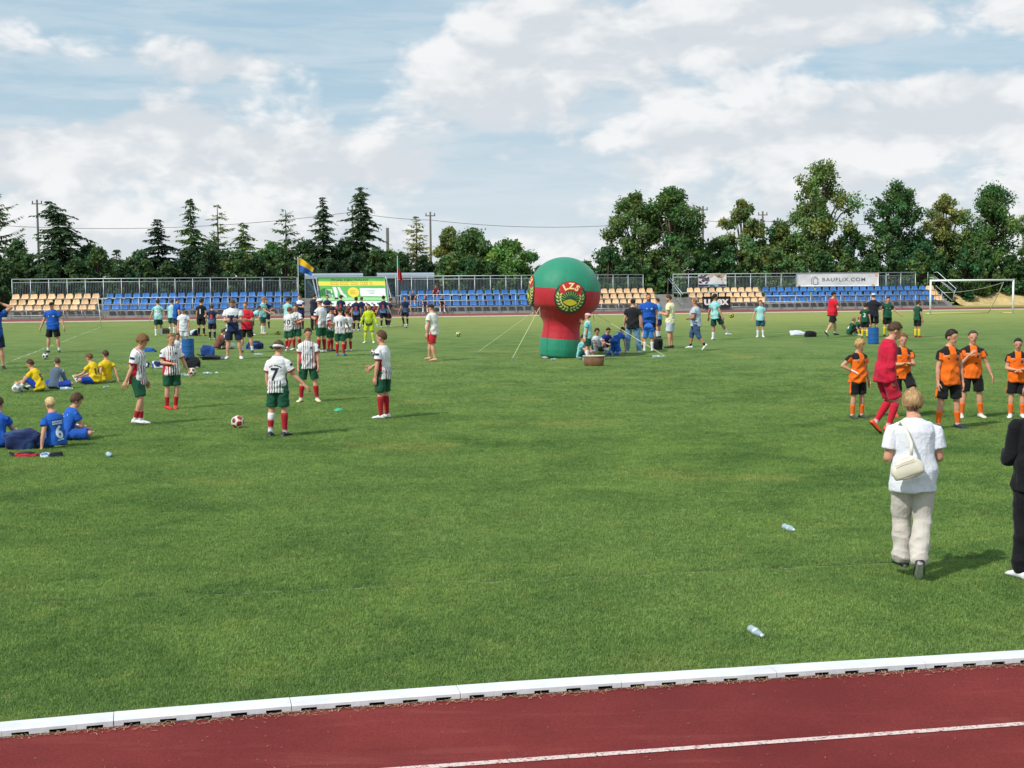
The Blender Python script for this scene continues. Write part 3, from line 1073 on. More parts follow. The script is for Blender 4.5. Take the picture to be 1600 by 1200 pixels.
# ------------------------------------------------------------------ trees
m = bpy.data.materials.new('foliage')
m.use_nodes = True
t = NT(m.node_tree)
base = t.n('ShaderNodeAttribute', attribute_name='col').outputs['Color']
p = t.n('ShaderNodeBsdfPrincipled', {'Base Color': base, 'Roughness': .6, 'Specular IOR Level': .25})
tr = t.n('ShaderNodeBsdfTranslucent', {'Color': base})
t.n('ShaderNodeOutputMaterial', {'Surface': t.n('ShaderNodeMixShader', {0: .36, 1: p.outputs[0], 2: tr.outputs[0]}).outputs[0]})
M_LEAF = m
M_BARK = mat('bark', lin(84, 72, 58), .95, var=.3, vscale=3, bump=.6, bscale=10)


def leaf_mesh(C, D, N, L, Wd, col, name='crown'):
    """rhombic leaf sprays: centres C, long axes D, normals N, length L, width Wd, colour per leaf"""
    D = D / (np.linalg.norm(D, axis=1, keepdims=True) + 1e-9)
    S = np.cross(N, D)
    S /= (np.linalg.norm(S, axis=1, keepdims=True) + 1e-9)
    n = len(C)
    Nn = np.cross(D, S)
    V = np.stack([C - D * L[:, None] / 2, C + S * Wd[:, None] / 2 + Nn * Wd[:, None] * .12, C + D * L[:, None] / 2, C - S * Wd[:, None] / 2 + Nn * Wd[:, None] * .12], 1).reshape(-1, 3)
    me = bpy.data.meshes.new(name)
    me.vertices.add(4 * n)
    me.vertices.foreach_set('co', V.astype(np.float32).ravel())
    me.loops.add(4 * n)
    me.loops.foreach_set('vertex_index', np.arange(4 * n, dtype=np.int32))
    me.polygons.add(n)
    me.polygons.foreach_set('loop_start', np.arange(0, 4 * n, 4, dtype=np.int32))
    me.update(calc_edges=True)
    me.validate()
    set_col(me, np.repeat(col, 4, axis=0))
    me.materials.append(M_LEAF)
    return me


def unit(r, n):
    v = r.standard_normal((n, 3))
    return v / np.linalg.norm(v, axis=1, keepdims=True)


def tree_base(px, t_):
    s_ = s_at(px, t_)
    return fld(s_, t_), t_ / math.cos(TH + math.atan((px - 800) / F)) * math.cos(math.atan((px - 800) / F))


def broadleaf(label, px, top, halfw_px, t_, seed, tone, sparse=0.0, low=.12, cat='tree', leaf=.24, nleaf=19000, group='broadleaf trees behind the grandstands'):
    r = np.random.default_rng(seed)
    P = fld(s_at(px, t_), t_)
    H_ = max(1.5, z_at(px, top, t_))
    Wd = halfw_px / F * t_ * (1.28 if cat == 'tree' else 1.02)
    root = add('broadleaf_tree' if cat == 'tree' else 'shrub', None, None, P)
    tag(root, label, cat, group)
    # scaffold: trunk and limbs
    g = G()
    lean = r.normal(0, .03, 2)
    tp = [np.array([lean[0] * z * 2, lean[1] * z * 2, z]) for z in np.linspace(-.2, H_ * .72, 7)]
    g.tube(tp, list(np.linspace(.026 * H_, .006 * H_, 7)), 9)
    nc = int(44 + Wd * 13)
    cen, rads = [], []
    for k in range(nc):
        f_ = (k + .5) / nc
        z = H_ * (low + (.97 - low) * f_ ** .85)
        zf = z / H_
        prof = (math.sin(math.pi * min(1, (zf - low * .6) / (1.02 - low * .6)) ** .85) ** .62)
        rr = max(.05, Wd * (prof * math.sqrt(r.uniform(.10, 1)) * r.uniform(.78, 1.10) - .16))
        a = r.uniform(0, 6.28)
        cen.append((rr * math.cos(a) + lean[0] * z, rr * math.sin(a) * .9, z - .03 * H_))
        rads.append((.20 + .17 * r.random()) * max(Wd, H_ * .22) * (1 - .30 * zf) * (1 - .25 * sparse))
    cen, rads = np.array(cen), np.array(rads)
    for k in range(0, nc, 2):
        zz = cen[k][2] * r.uniform(.35, .7)
        b0 = np.array([lean[0] * zz * 2, lean[1] * zz * 2, zz])
        if zz < H_ * .7:
            mid = b0 * .45 + cen[k] * .55 + (0, 0, .04 * H_)
            g.tube([b0, mid, cen[k]], [.008 * H_, .005 * H_, .002 * H_], 5)
    add('trunk', g.mesh('trunk', M_BARK, True), root)
    share = rads ** 2 / (rads ** 2).sum()
    n = int(nleaf * (1 - .5 * sparse))
    idx = r.choice(nc, n, p=share)
    dirs = unit(r, n)
    dirs[:, 2] = dirs[:, 2] * .8 + .12
    rr = rads[idx] * (r.random(n) ** .55) * r.uniform(.85, 1.3, n)
    C = cen[idx] + dirs * rr[:, None]
    # second order clumping: draw leaves towards twig ends
    tidx = r.integers(0, 14, n)
    twd = unit(r, nc * 14)
    tip = cen[idx] + twd[idx * 14 + tidx] * rads[idx][:, None] * .95
    pull = r.random(n) ** .7 * .62
    C = C * (1 - pull)[:, None] + tip * pull[:, None]
    C[:, 2] = np.maximum(C[:, 2], .15)
    out = C - cen[idx]
    N = out / (np.linalg.norm(out, axis=1, keepdims=True) + 1e-6) * .7 + unit(r, n) * .8 + np.array([0, 0, .35])
    D = unit(r, n) + np.array([0, 0, -.45])
    ct = np.array(lin(*tone)) * (1.8 if cat == 'tree' else 2.3)
    cl = r.normal(1, .16, nc)[idx] * r.normal(1, .18, n)
    hue = r.normal(0, .10, nc)[idx] + r.normal(0, .06, n)
    col = np.clip(ct[None] * cl[:, None] * np.stack([1 + hue * 1.4, np.ones(n), 1 - hue], 1), .004, .6)
    L = leaf * r.uniform(.6, 1.35, n)
    add('crown', leaf_mesh(C, D, N, L, L * .62, col), root)
    return root


def conifer(label, px, top, halfw_px, t_, seed, tone, sparse=0.0, bend=0.0, low=.05, larch=False):
    r = np.random.default_rng(seed)
    P = fld(s_at(px, t_), t_)
    H_ = z_at(px, top, t_)
    Wd = halfw_px / F * t_ * 1.25
    root = add('conifer_tree', None, None, P)
    tag(root, label, 'tree', 'conifers behind the left grandstand')
    ax = lambda z: np.array([bend * (max(0, z / H_ - .55) ** 2) * H_, 0, z])
    g = G()
    zs = np.linspace(-.2, H_ * .985, 12)
    g.tube([ax(z) for z in zs], list(np.linspace(.019 * H_, .003 * H_, 12)), 8)
    C, D, N, L, Wv, tn = [], [], [], [], [], []
    nlev = int(H_ * (4.6 - 2.2 * sparse))
    for k in range(nlev):
        f_ = (k + r.uniform(.1, .9)) / nlev
        z = H_ * (low + (1 - low) * f_)
        blen = Wd * ((1 - f_) ** .70 * .95 + .07) * r.uniform(.55, 1.28)
        nb = max(3, int((8 if not larch else 6) * (1 - .35 * sparse)))
        zk = z
        for b in range(nb):
            if r.random() < sparse * .45:
                continue
            z = min(H_ * .985, zk + r.uniform(-.5, .5) * H_ / nlev * 1.6)
            a = 6.283 * (b + r.uniform(-.3, .3)) / nb + k * 1.3
            ln = blen * r.uniform(.55, 1.25)
            dv = np.array([math.cos(a), math.sin(a), 0])
            droop = r.uniform(.10, .38) if not larch else r.uniform(-.1, .18)
            o_ = ax(z)
            q = lambda s: o_ + dv * ln * s + np.array([0, 0, ln * (.16 * s - droop * s * s * 1.6 + .25 * max(0, s - .75))])
            g.tube([q(0), q(.5), q(.95)], [.004 * H_ * (1.1 - f_), .0025 * H_ * (1.1 - f_), .001 * H_], 4)
            ns = max(4, int(ln * (9.0 if not larch else 7.5)))
            for i in range(ns):
                s = (i + r.random()) / ns
                s = .12 + .88 * s
                c0 = q(s)
                for side in (-1, 1):
                    sd_ = np.cross(dv, (0, 0, 1)) * side
                    dd = dv * r.uniform(.3, .9) + sd_ * r.uniform(.3, 1.0) + np.array([0, 0, r.uniform(-.75, -.05)])
                    l_ = (.24 + .32 * (1 - s)) * min(1.0, .45 + ln * .35) * r.uniform(.7, 1.3)
                    C.append(c0 + dd * l_ * .4)
                    D.append(dd)
                    N.append(np.array([0, 0, 1]) + r.standard_normal(3) * .5)
                    L.append(l_ * 1.25)
                    Wv.append(l_ * (.42 if not larch else .34))
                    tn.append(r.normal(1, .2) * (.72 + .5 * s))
    n = len(C)
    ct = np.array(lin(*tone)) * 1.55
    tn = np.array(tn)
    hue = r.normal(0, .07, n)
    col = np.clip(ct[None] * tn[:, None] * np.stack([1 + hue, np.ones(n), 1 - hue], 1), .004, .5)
    add('trunk', g.mesh('trunk', M_BARK, True), root)
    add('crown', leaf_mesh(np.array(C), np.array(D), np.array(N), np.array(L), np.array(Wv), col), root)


TT = T_STAND + 9.5
DG, MG, BG, OL = (54, 76, 48), (72, 96, 54), (92, 118, 56), (104, 114, 64)
for a in [
    ('tall thin larch with bare drooping boughs above cream seats', -4, 303, 62, TT + 3, 1, MG, .55, 0, .05, True),
    ('dark conifer with its ragged top bent to the left', 100, 312, 62, TT, 2, DG, .1, -.55),
    ('small pointed spruce standing alone in the gap of the treeline', 184, 389, 30, TT + 6, 3, DG, .15),
    ('short dark conifer with raised branch tips at the gap', 250, 341, 40, TT + 1, 4, (40, 60, 42), .15),
    ('slender spruce with narrow pointed crown above blue seats', 301, 308, 36, TT + 2, 5, MG, .2),
    ('thin open larch just beside the slender spruce', 343, 318, 36, TT + 4, 6, OL, .6, 0, .1, True),
    ('low broad light green pine right of the thin larch', 383, 346, 40, TT + 2, 7, (84, 104, 52), .3),
    ('open branched larch standing alone with sky showing through', 449, 326, 40, TT + 3, 8, MG, .5, 0, .1, True),
    ('narrow dense spruce rising behind the yellow and blue flag', 507, 306, 31, TT + 1, 9, (52, 74, 46), .05),
    ('tallest spruce of the row above the green banner', 566, 290, 47, TT + 2, 10, (58, 78, 48), .1),
    ('sparse yellowish drooping larch beside the utility pole', 652, 336, 36, TT + 5, 12, (120, 122, 70), .35, 0, .1, True),
]:
    conifer(*a)
for a in [
    ('brownish thin crowned tree behind the spectator on the blue seats', 702, 353, 32, TT + 3, 21, (98, 108, 62), .4, .1),
    ('round dark green tree behind the middle grandstand', 745, 357, 48, TT + 1, 22, MG, .1, .05),
    ('bright green bushy tree left of the balloon', 796, 374, 46, TT - 1, 23, (82, 112, 54), .0, .03),
    ('olive green bushy tree rising just right of the balloon', 952, 402, 40, TT + 1, 24, OL, .1, .03),
    ('wide broadleaf tree with two rounded heads, its left half', 990, 294, 50, TT + 1, 25, (78, 98, 54), .2, .12),
    ('full dark broadleaf tree behind cream seats by the slanting handrail', 1058, 287, 58, TT, 26, (62, 88, 44), .05, .1),
    ('thin brownish broadleaf tree beside the utility pole', 1155, 306, 42, TT + 2, 27, (94, 106, 60), .4, .1),
    ('low rounded broadleaf tree below the tallest crown', 1222, 345, 42, TT + 2, 28, (84, 104, 56), .2, .08),
    ('tallest broadleaf tree rising over the white lettered banner', 1286, 243, 62, TT + 2, 29, (86, 106, 56), .25, .12),
    ('dense dark broadleaf tree behind the right grandstand', 1391, 280, 54, TT + 1, 30, (60, 88, 50), .1, .06),
    ('brown tinged broadleaf tree left of the goal', 1478, 298, 46, TT + 2, 31, (102, 110, 62), .3, .08),
    ('wide green broadleaf tree rising behind the goal', 1542, 286, 62, TT, 32, (66, 94, 48), .05, .06),
    ('thin wispy tree beyond the goal post', 1607, 312, 30, TT + 3, 33, (120, 128, 96), .6, .15),
]:
    broadleaf(*a)
# undergrowth that closes the row to the ground
rr_ = random.Random(9)
k = 0
SPOT = ['below the bent conifer', 'under the lone spruce', 'under the short dark conifer', 'below the slender spruce', 'under the open larch', 'behind the green banner',
        'behind the team shelter', 'below the yellowish larch', 'behind the middle seats', 'beside the balloon', 'below the two headed tree', 'behind the cream seats',
        'by the utility pole', 'below the tallest broadleaf', 'behind the long white banner', 'below the dense tree', 'above the end steps', 'behind the goal']
px = -110
i = 0
while px < 1710:
    top = 398 + rr_.uniform(-14, 10) - (10 if px > 920 else 0)
    if 170 < px < 215:
        top = 408
    if 820 < px < 930:
        top = 408 + rr_.uniform(-3, 6)
    tone = rr_.choice([(40, 58, 38), (48, 68, 40), (56, 76, 44)]) if px < 700 else rr_.choice([(48, 72, 40), (62, 84, 46), (70, 92, 52)])
    w_ = rr_.uniform(30, 40)
    spot = SPOT[min(len(SPOT) - 1, int(max(0, px + 30) / 1670 * len(SPOT)))]
    broadleaf('%s green shrub of the undergrowth %s' % (['broad dense', 'round leafy', 'taller ragged', 'low spreading', 'dark narrow'][i % 5], spot), px, top, w_, TT - 2.2 + rr_.uniform(-.6, .8), 100 + i, tone, 0, .02, 'shrub', .25, 5200, 'undergrowth shrubs behind the grandstands')
    px += rr_.uniform(33, 41)
    i += 1
for i, (px, top, tone) in enumerate([(30, 372, DG), (150, 380, DG), (225, 392, DG), (330, 374, DG), (420, 378, MG), (480, 374, DG), (540, 372, DG), (610, 388, MG), (1110, 372, (56, 78, 44)), (1330, 350, (56, 80, 46)), (1440, 366, (56, 78, 44))]):
    broadleaf('taller dark shrub filling the treeline %s' % ['under the thin larch', 'right of the bent conifer', 'at the gap', 'between spruce and larch', 'below the low pine', 'behind the yellow and blue flag', 'below the tallest spruce',
              'between the two shelters', 'between the dark tree and the brownish tree', 'between the tallest and the dense tree', 'left of the brown tinged tree'][i], px, top, 46, TT + 1.5, 150 + i, tone, 0, .02, 'shrub', .27, 7500, 'undergrowth shrubs behind the grandstands')

# ------------------------------------------------------------------ utility poles and wires
M_POLE = mat('weathered_pole', lin(96, 92, 86), .9, var=.2, vscale=1)
TP = TT + 14
heads = []
for px, top, what in ((63, 312, 'beside the bent conifer'), (553, 322, 'in front of the tallest spruce'), (674, 331, 'right of the yellowish larch'), (1098, 322, 'between two broadleaf crowns'), (1191, 330, 'right of the brownish tree')):
    P = fld(s_at(px, TP), TP)
    zt = z_at(px, top, TP)
    root = add('utility_pole', None, None, P)
    tag(root, 'weathered utility pole rising above the trees %s' % what, 'utility pole', 'utility poles beyond the trees')
    add('pole', G().tube([(0, 0, 0), (0, 0, zt)], [.13, .08], 8).mesh('pole', M_POLE, True), root)
    add('cross_arm', G().box((0, 0, zt - .35), (.9, .07, .08)).mesh('cross_arm', M_POLE), root)
    for x in (-.38, .38):
        add('insulator', G().tube([(x, 0, zt - .3), (x, 0, zt - .1)], .05, 6).mesh('insulator', M_POLE), root)
    heads.append(P + (0, 0, zt - .12))
P = fld(s_at(607, TP - 6), TP - 6)
tag(add('utility_pole', G().tube([P, P + (0, 0, z_at(607, 356, TP - 6))], .13, 8).mesh('utility_pole', M_POLE, True)), 'short plain pole standing between two larches', 'utility pole')
M_WIRE = mat('wire', (.05, .055, .06), .6)
ends = [px3(-120, 335, TP), heads[0] - (0, 0, 2.2), heads[1] - (0, 0, .4), heads[2] - (0, 0, .6), px3(960, 352, TP), heads[3] - (0, 0, 1.2), heads[4] - (0, 0, .8), px3(1700, 330, TP)]
names = ['beyond the left edge of the treeline', 'sagging over the gap in the treeline', 'between spruce and larch tops', 'crossing the open sky left of the balloon', 'entering the two headed tree', 'between two poles over the brownish tree', 'running off over the right trees']
for i, (a, b) in enumerate(zip(ends[:-1], ends[1:])):
    sag = .022 * np.linalg.norm(np.array(b) - a)
    pts = [np.array(a) * (1 - f_) + np.array(b) * f_ - np.array([0, 0, 4 * sag * f_ * (1 - f_)]) for f_ in np.linspace(0, 1, 14)]
    tag(add('power_line', G().tube(pts, .019, 4).mesh('power_line', M_WIRE)), 'thin dark power line %s' % names[i], 'wire', 'power lines above the treeline')

# ------------------------------------------------------------------ inflatable balloon
def fabric(name, c):
    m = bpy.data.materials.new(name)
    m.use_nodes = True
    t = NT(m.node_tree)
    co = t.n('ShaderNodeTexCoord').outputs['Object']
    n1 = t.noise(co, 2.2, 4, .6, .6).outputs['Fac']
    n2 = t.noise(t.v('MULTIPLY', co, (6, 6, 1)), 3, 3, .5).outputs['Fac']
    k = t.ramp(n1, .2, .8, .92, 1.08, 'LINEAR')
    s = t.v('SCALE', c)
    t.t.links.new(k, s.node.inputs['Scale'])
    bp = t.n('ShaderNodeBump', {'Strength': .25, 'Distance': .05, 'Height': t.m('ADD', n1, n2)})
    p = t.n('ShaderNodeBsdfPrincipled', {'Base Color': s, 'Roughness': .55, 'Specular IOR Level': .35, 'Normal': bp.outputs[0], 'Sheen Weight': .15})
    t.n('ShaderNodeOutputMaterial', {'Surface': p.outputs[0]})
    return m


M_BGREEN, M_BRED = fabric('balloon_green', lin(34, 134, 104)), fabric('balloon_red', lin(180, 34, 48))
bp0 = gp(873.5, 558.5)
bal = add('inflatable_balloon', None, None, bp0)
BT = rad(5.0)
bal.rotation_euler = (0, BT, 0)
tag(bal, 'big green and red inflatable balloon with round emblem held by guy ropes', 'balloon')
BPX = ppm(874, 559)
RB, ZC = 56.5 / BPX, 2.04


def bal_r(z):
    pts = [(0, .57), (.06, .635), (.25, .66), (.48, .645), (.60, .628), (.80, .59), (1.0, .575), (1.12, .60), (1.22, .67), (1.33, .775), (1.45, .885), (1.58, .985)]
    zs, rs = [p_[0] for p_ in pts], [p_[1] for p_ in pts]
    if z <= 1.58:
        return float(np.interp(z, zs, rs))
    return math.sqrt(max(0, RB ** 2 - (z - ZC) ** 2))


r158 = math.sqrt(RB ** 2 - (1.58 - ZC) ** 2)


def bal_panel(name, z0, z1, m, n=20, seg=120):
    zs = np.linspace(z0, z1, n) if z1 < 3 else np.array([ZC + RB * math.sin(a) for a in np.linspace(math.asin((z0 - ZC) / RB), math.pi / 2 - .004, n + 8)])
    V, Fc = [], []
    for z in zs:
        rr = np.mean([bal_r(z + d_) for d_ in (-.05, -.02, 0, .02, .05)]) if z < 1.75 and z > .1 else bal_r(z)
        for i in range(seg):
            a = 6.28318 * i / seg
            k_ = 1 + .010 * abs(math.sin(a * 6)) + .003 * math.sin(a * 3 + z * 4) + .0022 * math.sin(a * 31 + z * 3) * math.exp(-((z - .6) / .12) ** 2) + .004 * math.sin(a * 19 + 1) * math.exp(-((z - 1.1) / .22) ** 2)
            V.append((rr * math.cos(a) * k_, rr * math.sin(a) * k_, z))
    for j in range(len(zs) - 1):
        for i in range(seg):
            Fc.append((j * seg + i, j * seg + (i + 1) % seg, (j + 1) * seg + (i + 1) % seg, (j + 1) * seg + i))
    if z1 > 3:
        Fc.append(tuple(range((len(zs) - 1) * seg, len(zs) * seg)))
    return add(name, mesh(name, V, Fc, m, True), bal)


bal_panel('base_panel', .0, .60, M_BGREEN)['label'] = 'green base panel'
bal_panel('middle_panel', .60, 2.17, M_BRED, 44)['label'] = 'red middle panel'
bal_panel('top_panel', 2.17, 9, M_BGREEN)['label'] = 'green top panel'
g = G()
g.tube([((RB * math.cos(a)) * .994 * math.sqrt(1 - ((2.17 - ZC) / RB) ** 2) * 1.01, RB * math.sin(a) * 1.004 * math.sqrt(1 - ((2.17 - ZC) / RB) ** 2), 2.17) for a in np.linspace(0, 6.2832, 65)], .007, 5)
add('seam', g.mesh('seam', mat('seam', lin(120, 110, 100), .7)), bal)

MINK = {}


def emblem(az_, z_c, R=.505):
    """round badge on the sphere: az measured from the camera-facing side towards the right"""
    lat = math.asin((z_c - ZC) / RB)
    cdir = np.array([math.sin(az_) * math.cos(lat), -math.cos(az_) * math.cos(lat), math.sin(lat)])
    right = np.array([math.cos(az_), math.sin(az_), 0])
    up = np.cross(right, cdir) * -1
    up = up if up[2] > 0 else -up
    root = None

    def wrap(V, layer):
        V = np.array(V, float) * R
        d = np.linalg.norm(V, axis=1) + 1e-9
        a = d / RB
        dirs = cdir[None] * np.cos(a)[:, None] + (right[None] * (V[:, 0] / d)[:, None] + up[None] * (V[:, 1] / d)[:, None]) * np.sin(a)[:, None]
        return dirs * (RB * 1.014 + .004 * layer) + np.array([0, 0, ZC])

    def put(name, V, Fc, c, layer, par):
        return add(name, mesh(name, wrap(V, layer), Fc, mat('emblem_%d_%d_%d' % c, lin(*c), .6), True), par)

    def band(r0, r1, a0, a1, n=40, m_=3):
        V, Fc = [], []
        for i in range(n + 1):
            a = a0 + (a1 - a0) * i / n
            for j in range(m_ + 1):
                rr = r0 + (r1 - r0) * j / m_
                V.append((rr * math.sin(a), rr * math.cos(a)))
        for i in range(n):
            for j in range(m_):
                k = i * (m_ + 1) + j
                Fc.append((k, k + 1, k + m_ + 2, k + m_ + 1))
        return V, Fc

    V, Fc = band(.001, 1.0, 0, 2 * math.pi, 48, 8)
    root = put('emblem', V, Fc, (30, 92, 62), 0, bal)
    root['label'] = 'round emblem with letters LZS'
    V, Fc = band(.955, 1.0, 0, 2 * math.pi, 48, 1)
    put('emblem_rim', V, Fc, (40, 34, 28), 1, root)
    V, Fc = band(.44, .965, -rad(48), rad(48), 30, 6)
    put('red_arc', V, Fc, (196, 30, 40), 2, root)
    for s_ in (-1, 1):
        V, Fc = [], []
        e0 = np.array([.44 * math.sin(s_ * rad(48)), .44 * math.cos(rad(48))])
        e1 = np.array([.965 * math.sin(s_ * rad(48)), .965 * math.cos(rad(48))])
        tip = np.array([s_ * .62, .14])
        put('arc_tip', [e0, e1, tip], [(0, 1, 2)], (196, 30, 40), 2, root)
    for ch, a in (('L', -31), ('Z', 0), ('S', 31)):
        V, Fc = text_mesh(ch, .50, .022, 2)
        a = rad(a)
        Rm = np.array([[math.cos(a), math.sin(a)], [-math.sin(a), math.cos(a)]])
        V = (V * np.array([1.0, 1.0])) @ Rm.T + np.array([math.sin(a), math.cos(a)]) * .69
        put('lettering', V, Fc, (244, 226, 150), 4, root)
    for k in range(-5, 6):                 # rays of the rising sun
        a = rad(k * 15.5)
        s_, c_ = math.sin(a), math.cos(a)
        r0, r1 = .36, (.62 if abs(k) > 3 else .60)
        o_ = np.array([0, -.22])
        w0, w1 = .010, .018
        put('ray', [o_ + (s_ * r0 - c_ * w0, c_ * r0 + s_ * w0), o_ + (s_ * r0 + c_ * w0, c_ * r0 - s_ * w0), o_ + (s_ * r1 + c_ * w1, c_ * r1 - s_ * w1), o_ + (s_ * r1 - c_ * w1, c_ * r1 + s_ * w1)], [(0, 1, 2, 3)], (176, 196, 96), 2, root)
    for s_ in (-1, 1):                     # rays beside the arc
        for k in range(4):
            x, y0 = s_ * (.70 + k * .07), .02
            y1 = .50 - k * .12
            put('ray', [(x - .013, y0), (x + .013, y0), (x + .013, y1), (x - .013, y1)], [(0, 1, 2, 3)], (150, 182, 100), 1, root)
    sunp = [(.40 * math.cos(a) * (1 if abs(math.cos(a)) < .97 else 1.05), -.28 + .205 * math.sin(a) * (1 - .25 * abs(math.cos(a)))) for a in np.linspace(0, 6.2832, 33)[:-1]]
    put('sun_disc', sunp, [tuple(range(32))], (222, 200, 52), 4, root)
    put('sun_rim', [(x * 1.08, (y + .28) * 1.12 - .28) for x, y in sunp], [tuple(range(32))], (40, 60, 36), 3, root)
    for s_ in (-1, 1):                     # two laurel branches
        stem = []
        for k in range(7):
            a = rad(176 - k * 15.5)
            rr = .70
            x, y = s_ * rr * math.sin(a), rr * math.cos(a)
            for io in (-1, 1):
                tang = np.array([s_ * -math.cos(a), math.sin(a)])
                rad_ = np.array([s_ * math.sin(a), math.cos(a)])
                d_ = tang * .75 + rad_ * io * .62
                d_ /= np.linalg.norm(d_)
                n_ = np.array([-d_[1], d_[0]])
                ln, wd = .235, .058
                b0 = np.array([x, y]) + rad_ * io * .02
                put('laurel_leaf', [b0, b0 + d_ * ln * .45 + n_ * wd, b0 + d_ * ln, b0 + d_ * ln * .45 - n_ * wd], [(0, 1, 2, 3)], (228, 218, 128), 2, root)
    return root


emblem(rad(8), 1.92)
emblem(rad(-82), 2.02)


def rope(p_top, p_ground, slack=.0, droop=None):
    P = np.array(p_ground, float)
    inv = Matrix.Rotation(-BT, 3, 'Y')
    a = inv @ Vector(np.array(p_top) - bp0)
    b = inv @ Vector(P + (0, 0, .06) - bp0)
    pts = [a * (1 - f_) + b * f_ - Vector((0, 0, slack * 4 * f_ * (1 - f_))) for f_ in np.linspace(0, 1, 9)]
    o = add('guy_rope', G().tube(pts, .009, 6).mesh('guy_rope', mat('rope', lin(206, 206, 160), .9)), bal)
    c_ = inv @ Vector(P - bp0)
    add('ground_peg', G().tube([c_ - Vector((0, 0, .05)), c_ + Vector((0, 0, .10))], .018, 6).mesh('ground_peg', M_STEEL2), bal)
    add('rope_loop', G().tube([a, a + Vector((-.01, -.03, -.1)), a + Vector((.03, -.03, -.25))], .012, 5).mesh('rope_loop', MATS['rope']), bal)


def on_balloon(px, py):
    """point on the balloon skin under a pixel"""
    d = ray(px, py)
    R3 = np.array(Matrix.Rotation(BT, 3, 'Y'))
    best = None
    for k in np.linspace((bp0[1] - 1.4), (bp0[1] + .3), 700):
        q = EYE + d * k / d[1]
        loc = R3.T @ (q - bp0)
        if 0 < loc[2] < ZC + RB and math.hypot(loc[0], loc[1]) <= bal_r(loc[2]) + .012:
            return q
    return EYE + d * bp0[1] / d[1]


rope(on_balloon(843.5, 480), gp(800, 564))
rope(on_balloon(833, 488), gp(748, 552))
rope(on_balloon(928, 489), gp(1040, 560))

# ------------------------------------------------------------------ people
M_SKIN = mat('skin', attr='col', rough=.55, spec=.35, var=.05, vscale=20)
M_CLOTH = mat('cloth', attr='col', rough=.85, spec=.2, var=.06, vscale=9, bump=.25, bscale=60, sheen=.1)
t = NT.__new__(NT)
t.t = M_CLOTH.node_tree
co = t.n('ShaderNodeTexCoord').outputs['Object']
wr_ = t.noise(t.v('MULTIPLY', co, (1, 1, 1.4)), 4.5, 3, .5, 1.8).outputs['Fac']
wr2 = t.noise(t.v('MULTIPLY', co, (1.6, 1.6, .8)), 9, 2, .5, 2.0).outputs['Fac']
hg = t.m('ADD', t.m('ABSOLUTE', t.m('SUBTRACT', wr_, .5)), t.m('MULTIPLY', t.m('ABSOLUTE', t.m('SUBTRACT', wr2, .5)), .6))
bm_ = t.n('ShaderNodeBump', {'Strength': .2, 'Distance': .07, 'Height': hg})
pb_ = next(n for n in t.t.nodes if n.type == 'BSDF_PRINCIPLED')
t.t.links.new(pb_.inputs['Normal'].links[0].from_socket, bm_.inputs['Normal'])
t.t.links.new(bm_.outputs[0], pb_.inputs['Normal'])
M_HAIR = mat('hair', attr='col', rough=.6, spec=.3, var=.30, vscale=55, bump=.6, bscale=70)
M_SHOE = mat('shoe', attr='col', rough=.45, spec=.4, var=.06, vscale=20)
M_INK = {}
JOBS = []
nrm = lambda v: np.array(v, float) / (np.linalg.norm(v) + 1e-12)
SKIN = lin(206, 152, 124)
SKIN2 = lin(188, 132, 104)
WHITE, BLACK, NAVY = lin(224, 224, 226), lin(26, 27, 30), lin(30, 38, 66)


def rotz(a):
    c_, s_ = math.cos(a), math.sin(a)
    return np.array([[c_, -s_, 0], [s_, c_, 0], [0, 0, 1]])


def rotx(a):
    c_, s_ = math.cos(a), math.sin(a)
    return np.array([[1, 0, 0], [0, c_, -s_], [0, s_, c_]])


def roty(a):
    c_, s_ = math.cos(a), math.sin(a)
    return np.array([[c_, 0, s_], [0, 1, 0], [-s_, 0, c_]])


def ellipsoid(c, r, Rm=None, n=14, m_=10):
    V, Fc = [], []
    for j in range(m_ + 1):
        th = math.pi * j / m_
        for i in range(n):
            a = 2 * math.pi * i / n
            V.append((math.sin(th) * math.cos(a) * r[0], math.sin(th) * math.sin(a) * r[1], math.cos(th) * r[2]))
    V = np.array(V)
    if Rm is not None:
        V = V @ np.array(Rm).T
    V = V + np.array(c)
    for j in range(m_):
        for i in range(n):
            Fc.append((j * n + i, (j + 1) * n + i, (j + 1) * n + (i + 1) % n, j * n + (i + 1) % n))
    return V, Fc


# limb directions: x outward, y forward, z up
ARM = dict(
    down=((.16, .02, -1), (.06, .14, -1)), loose=((.22, -.06, -1), (.10, .22, -1)), away=((.42, -.05, -1), (.36, .20, -1)),
    hip=((.72, -.30, -.75), (-.70, .42, -.42)), phone=((.14, .12, -1), (-.42, .90, .16)), cross=((.22, .30, -1), (-.88, .48, .12)),
    belly=((.20, .10, -1), (-.75, .66, -.10)), head=((.85, .05, .62), (-.92, -.08, .42)), drink=((.25, .55, -.70), (-.25, .35, .95)),
    fwd=((.20, .55, -.85), (.0, .85, -.45)), back=((.25, -.55, -.85), (.18, -.40, -.9)), prop=((.25, -.50, -.88), (.10, -.28, -1)),
    knee=((.10, .62, -.80), (-.10, .90, -.25)), swing=((.16, .35, -1), (.02, .55, -.9)), swingb=((.20, -.42, -1), (.10, -.12, -1)),
    chest=((.20, .25, -1), (-.55, .55, .75)), hang=((.05, .25, -1), (-.02, .2, -1)), lap=((.12, .32, -.95), (-.45, .85, -.28)),
    out=((.55, .15, -.85), (.75, .30, -.60)))
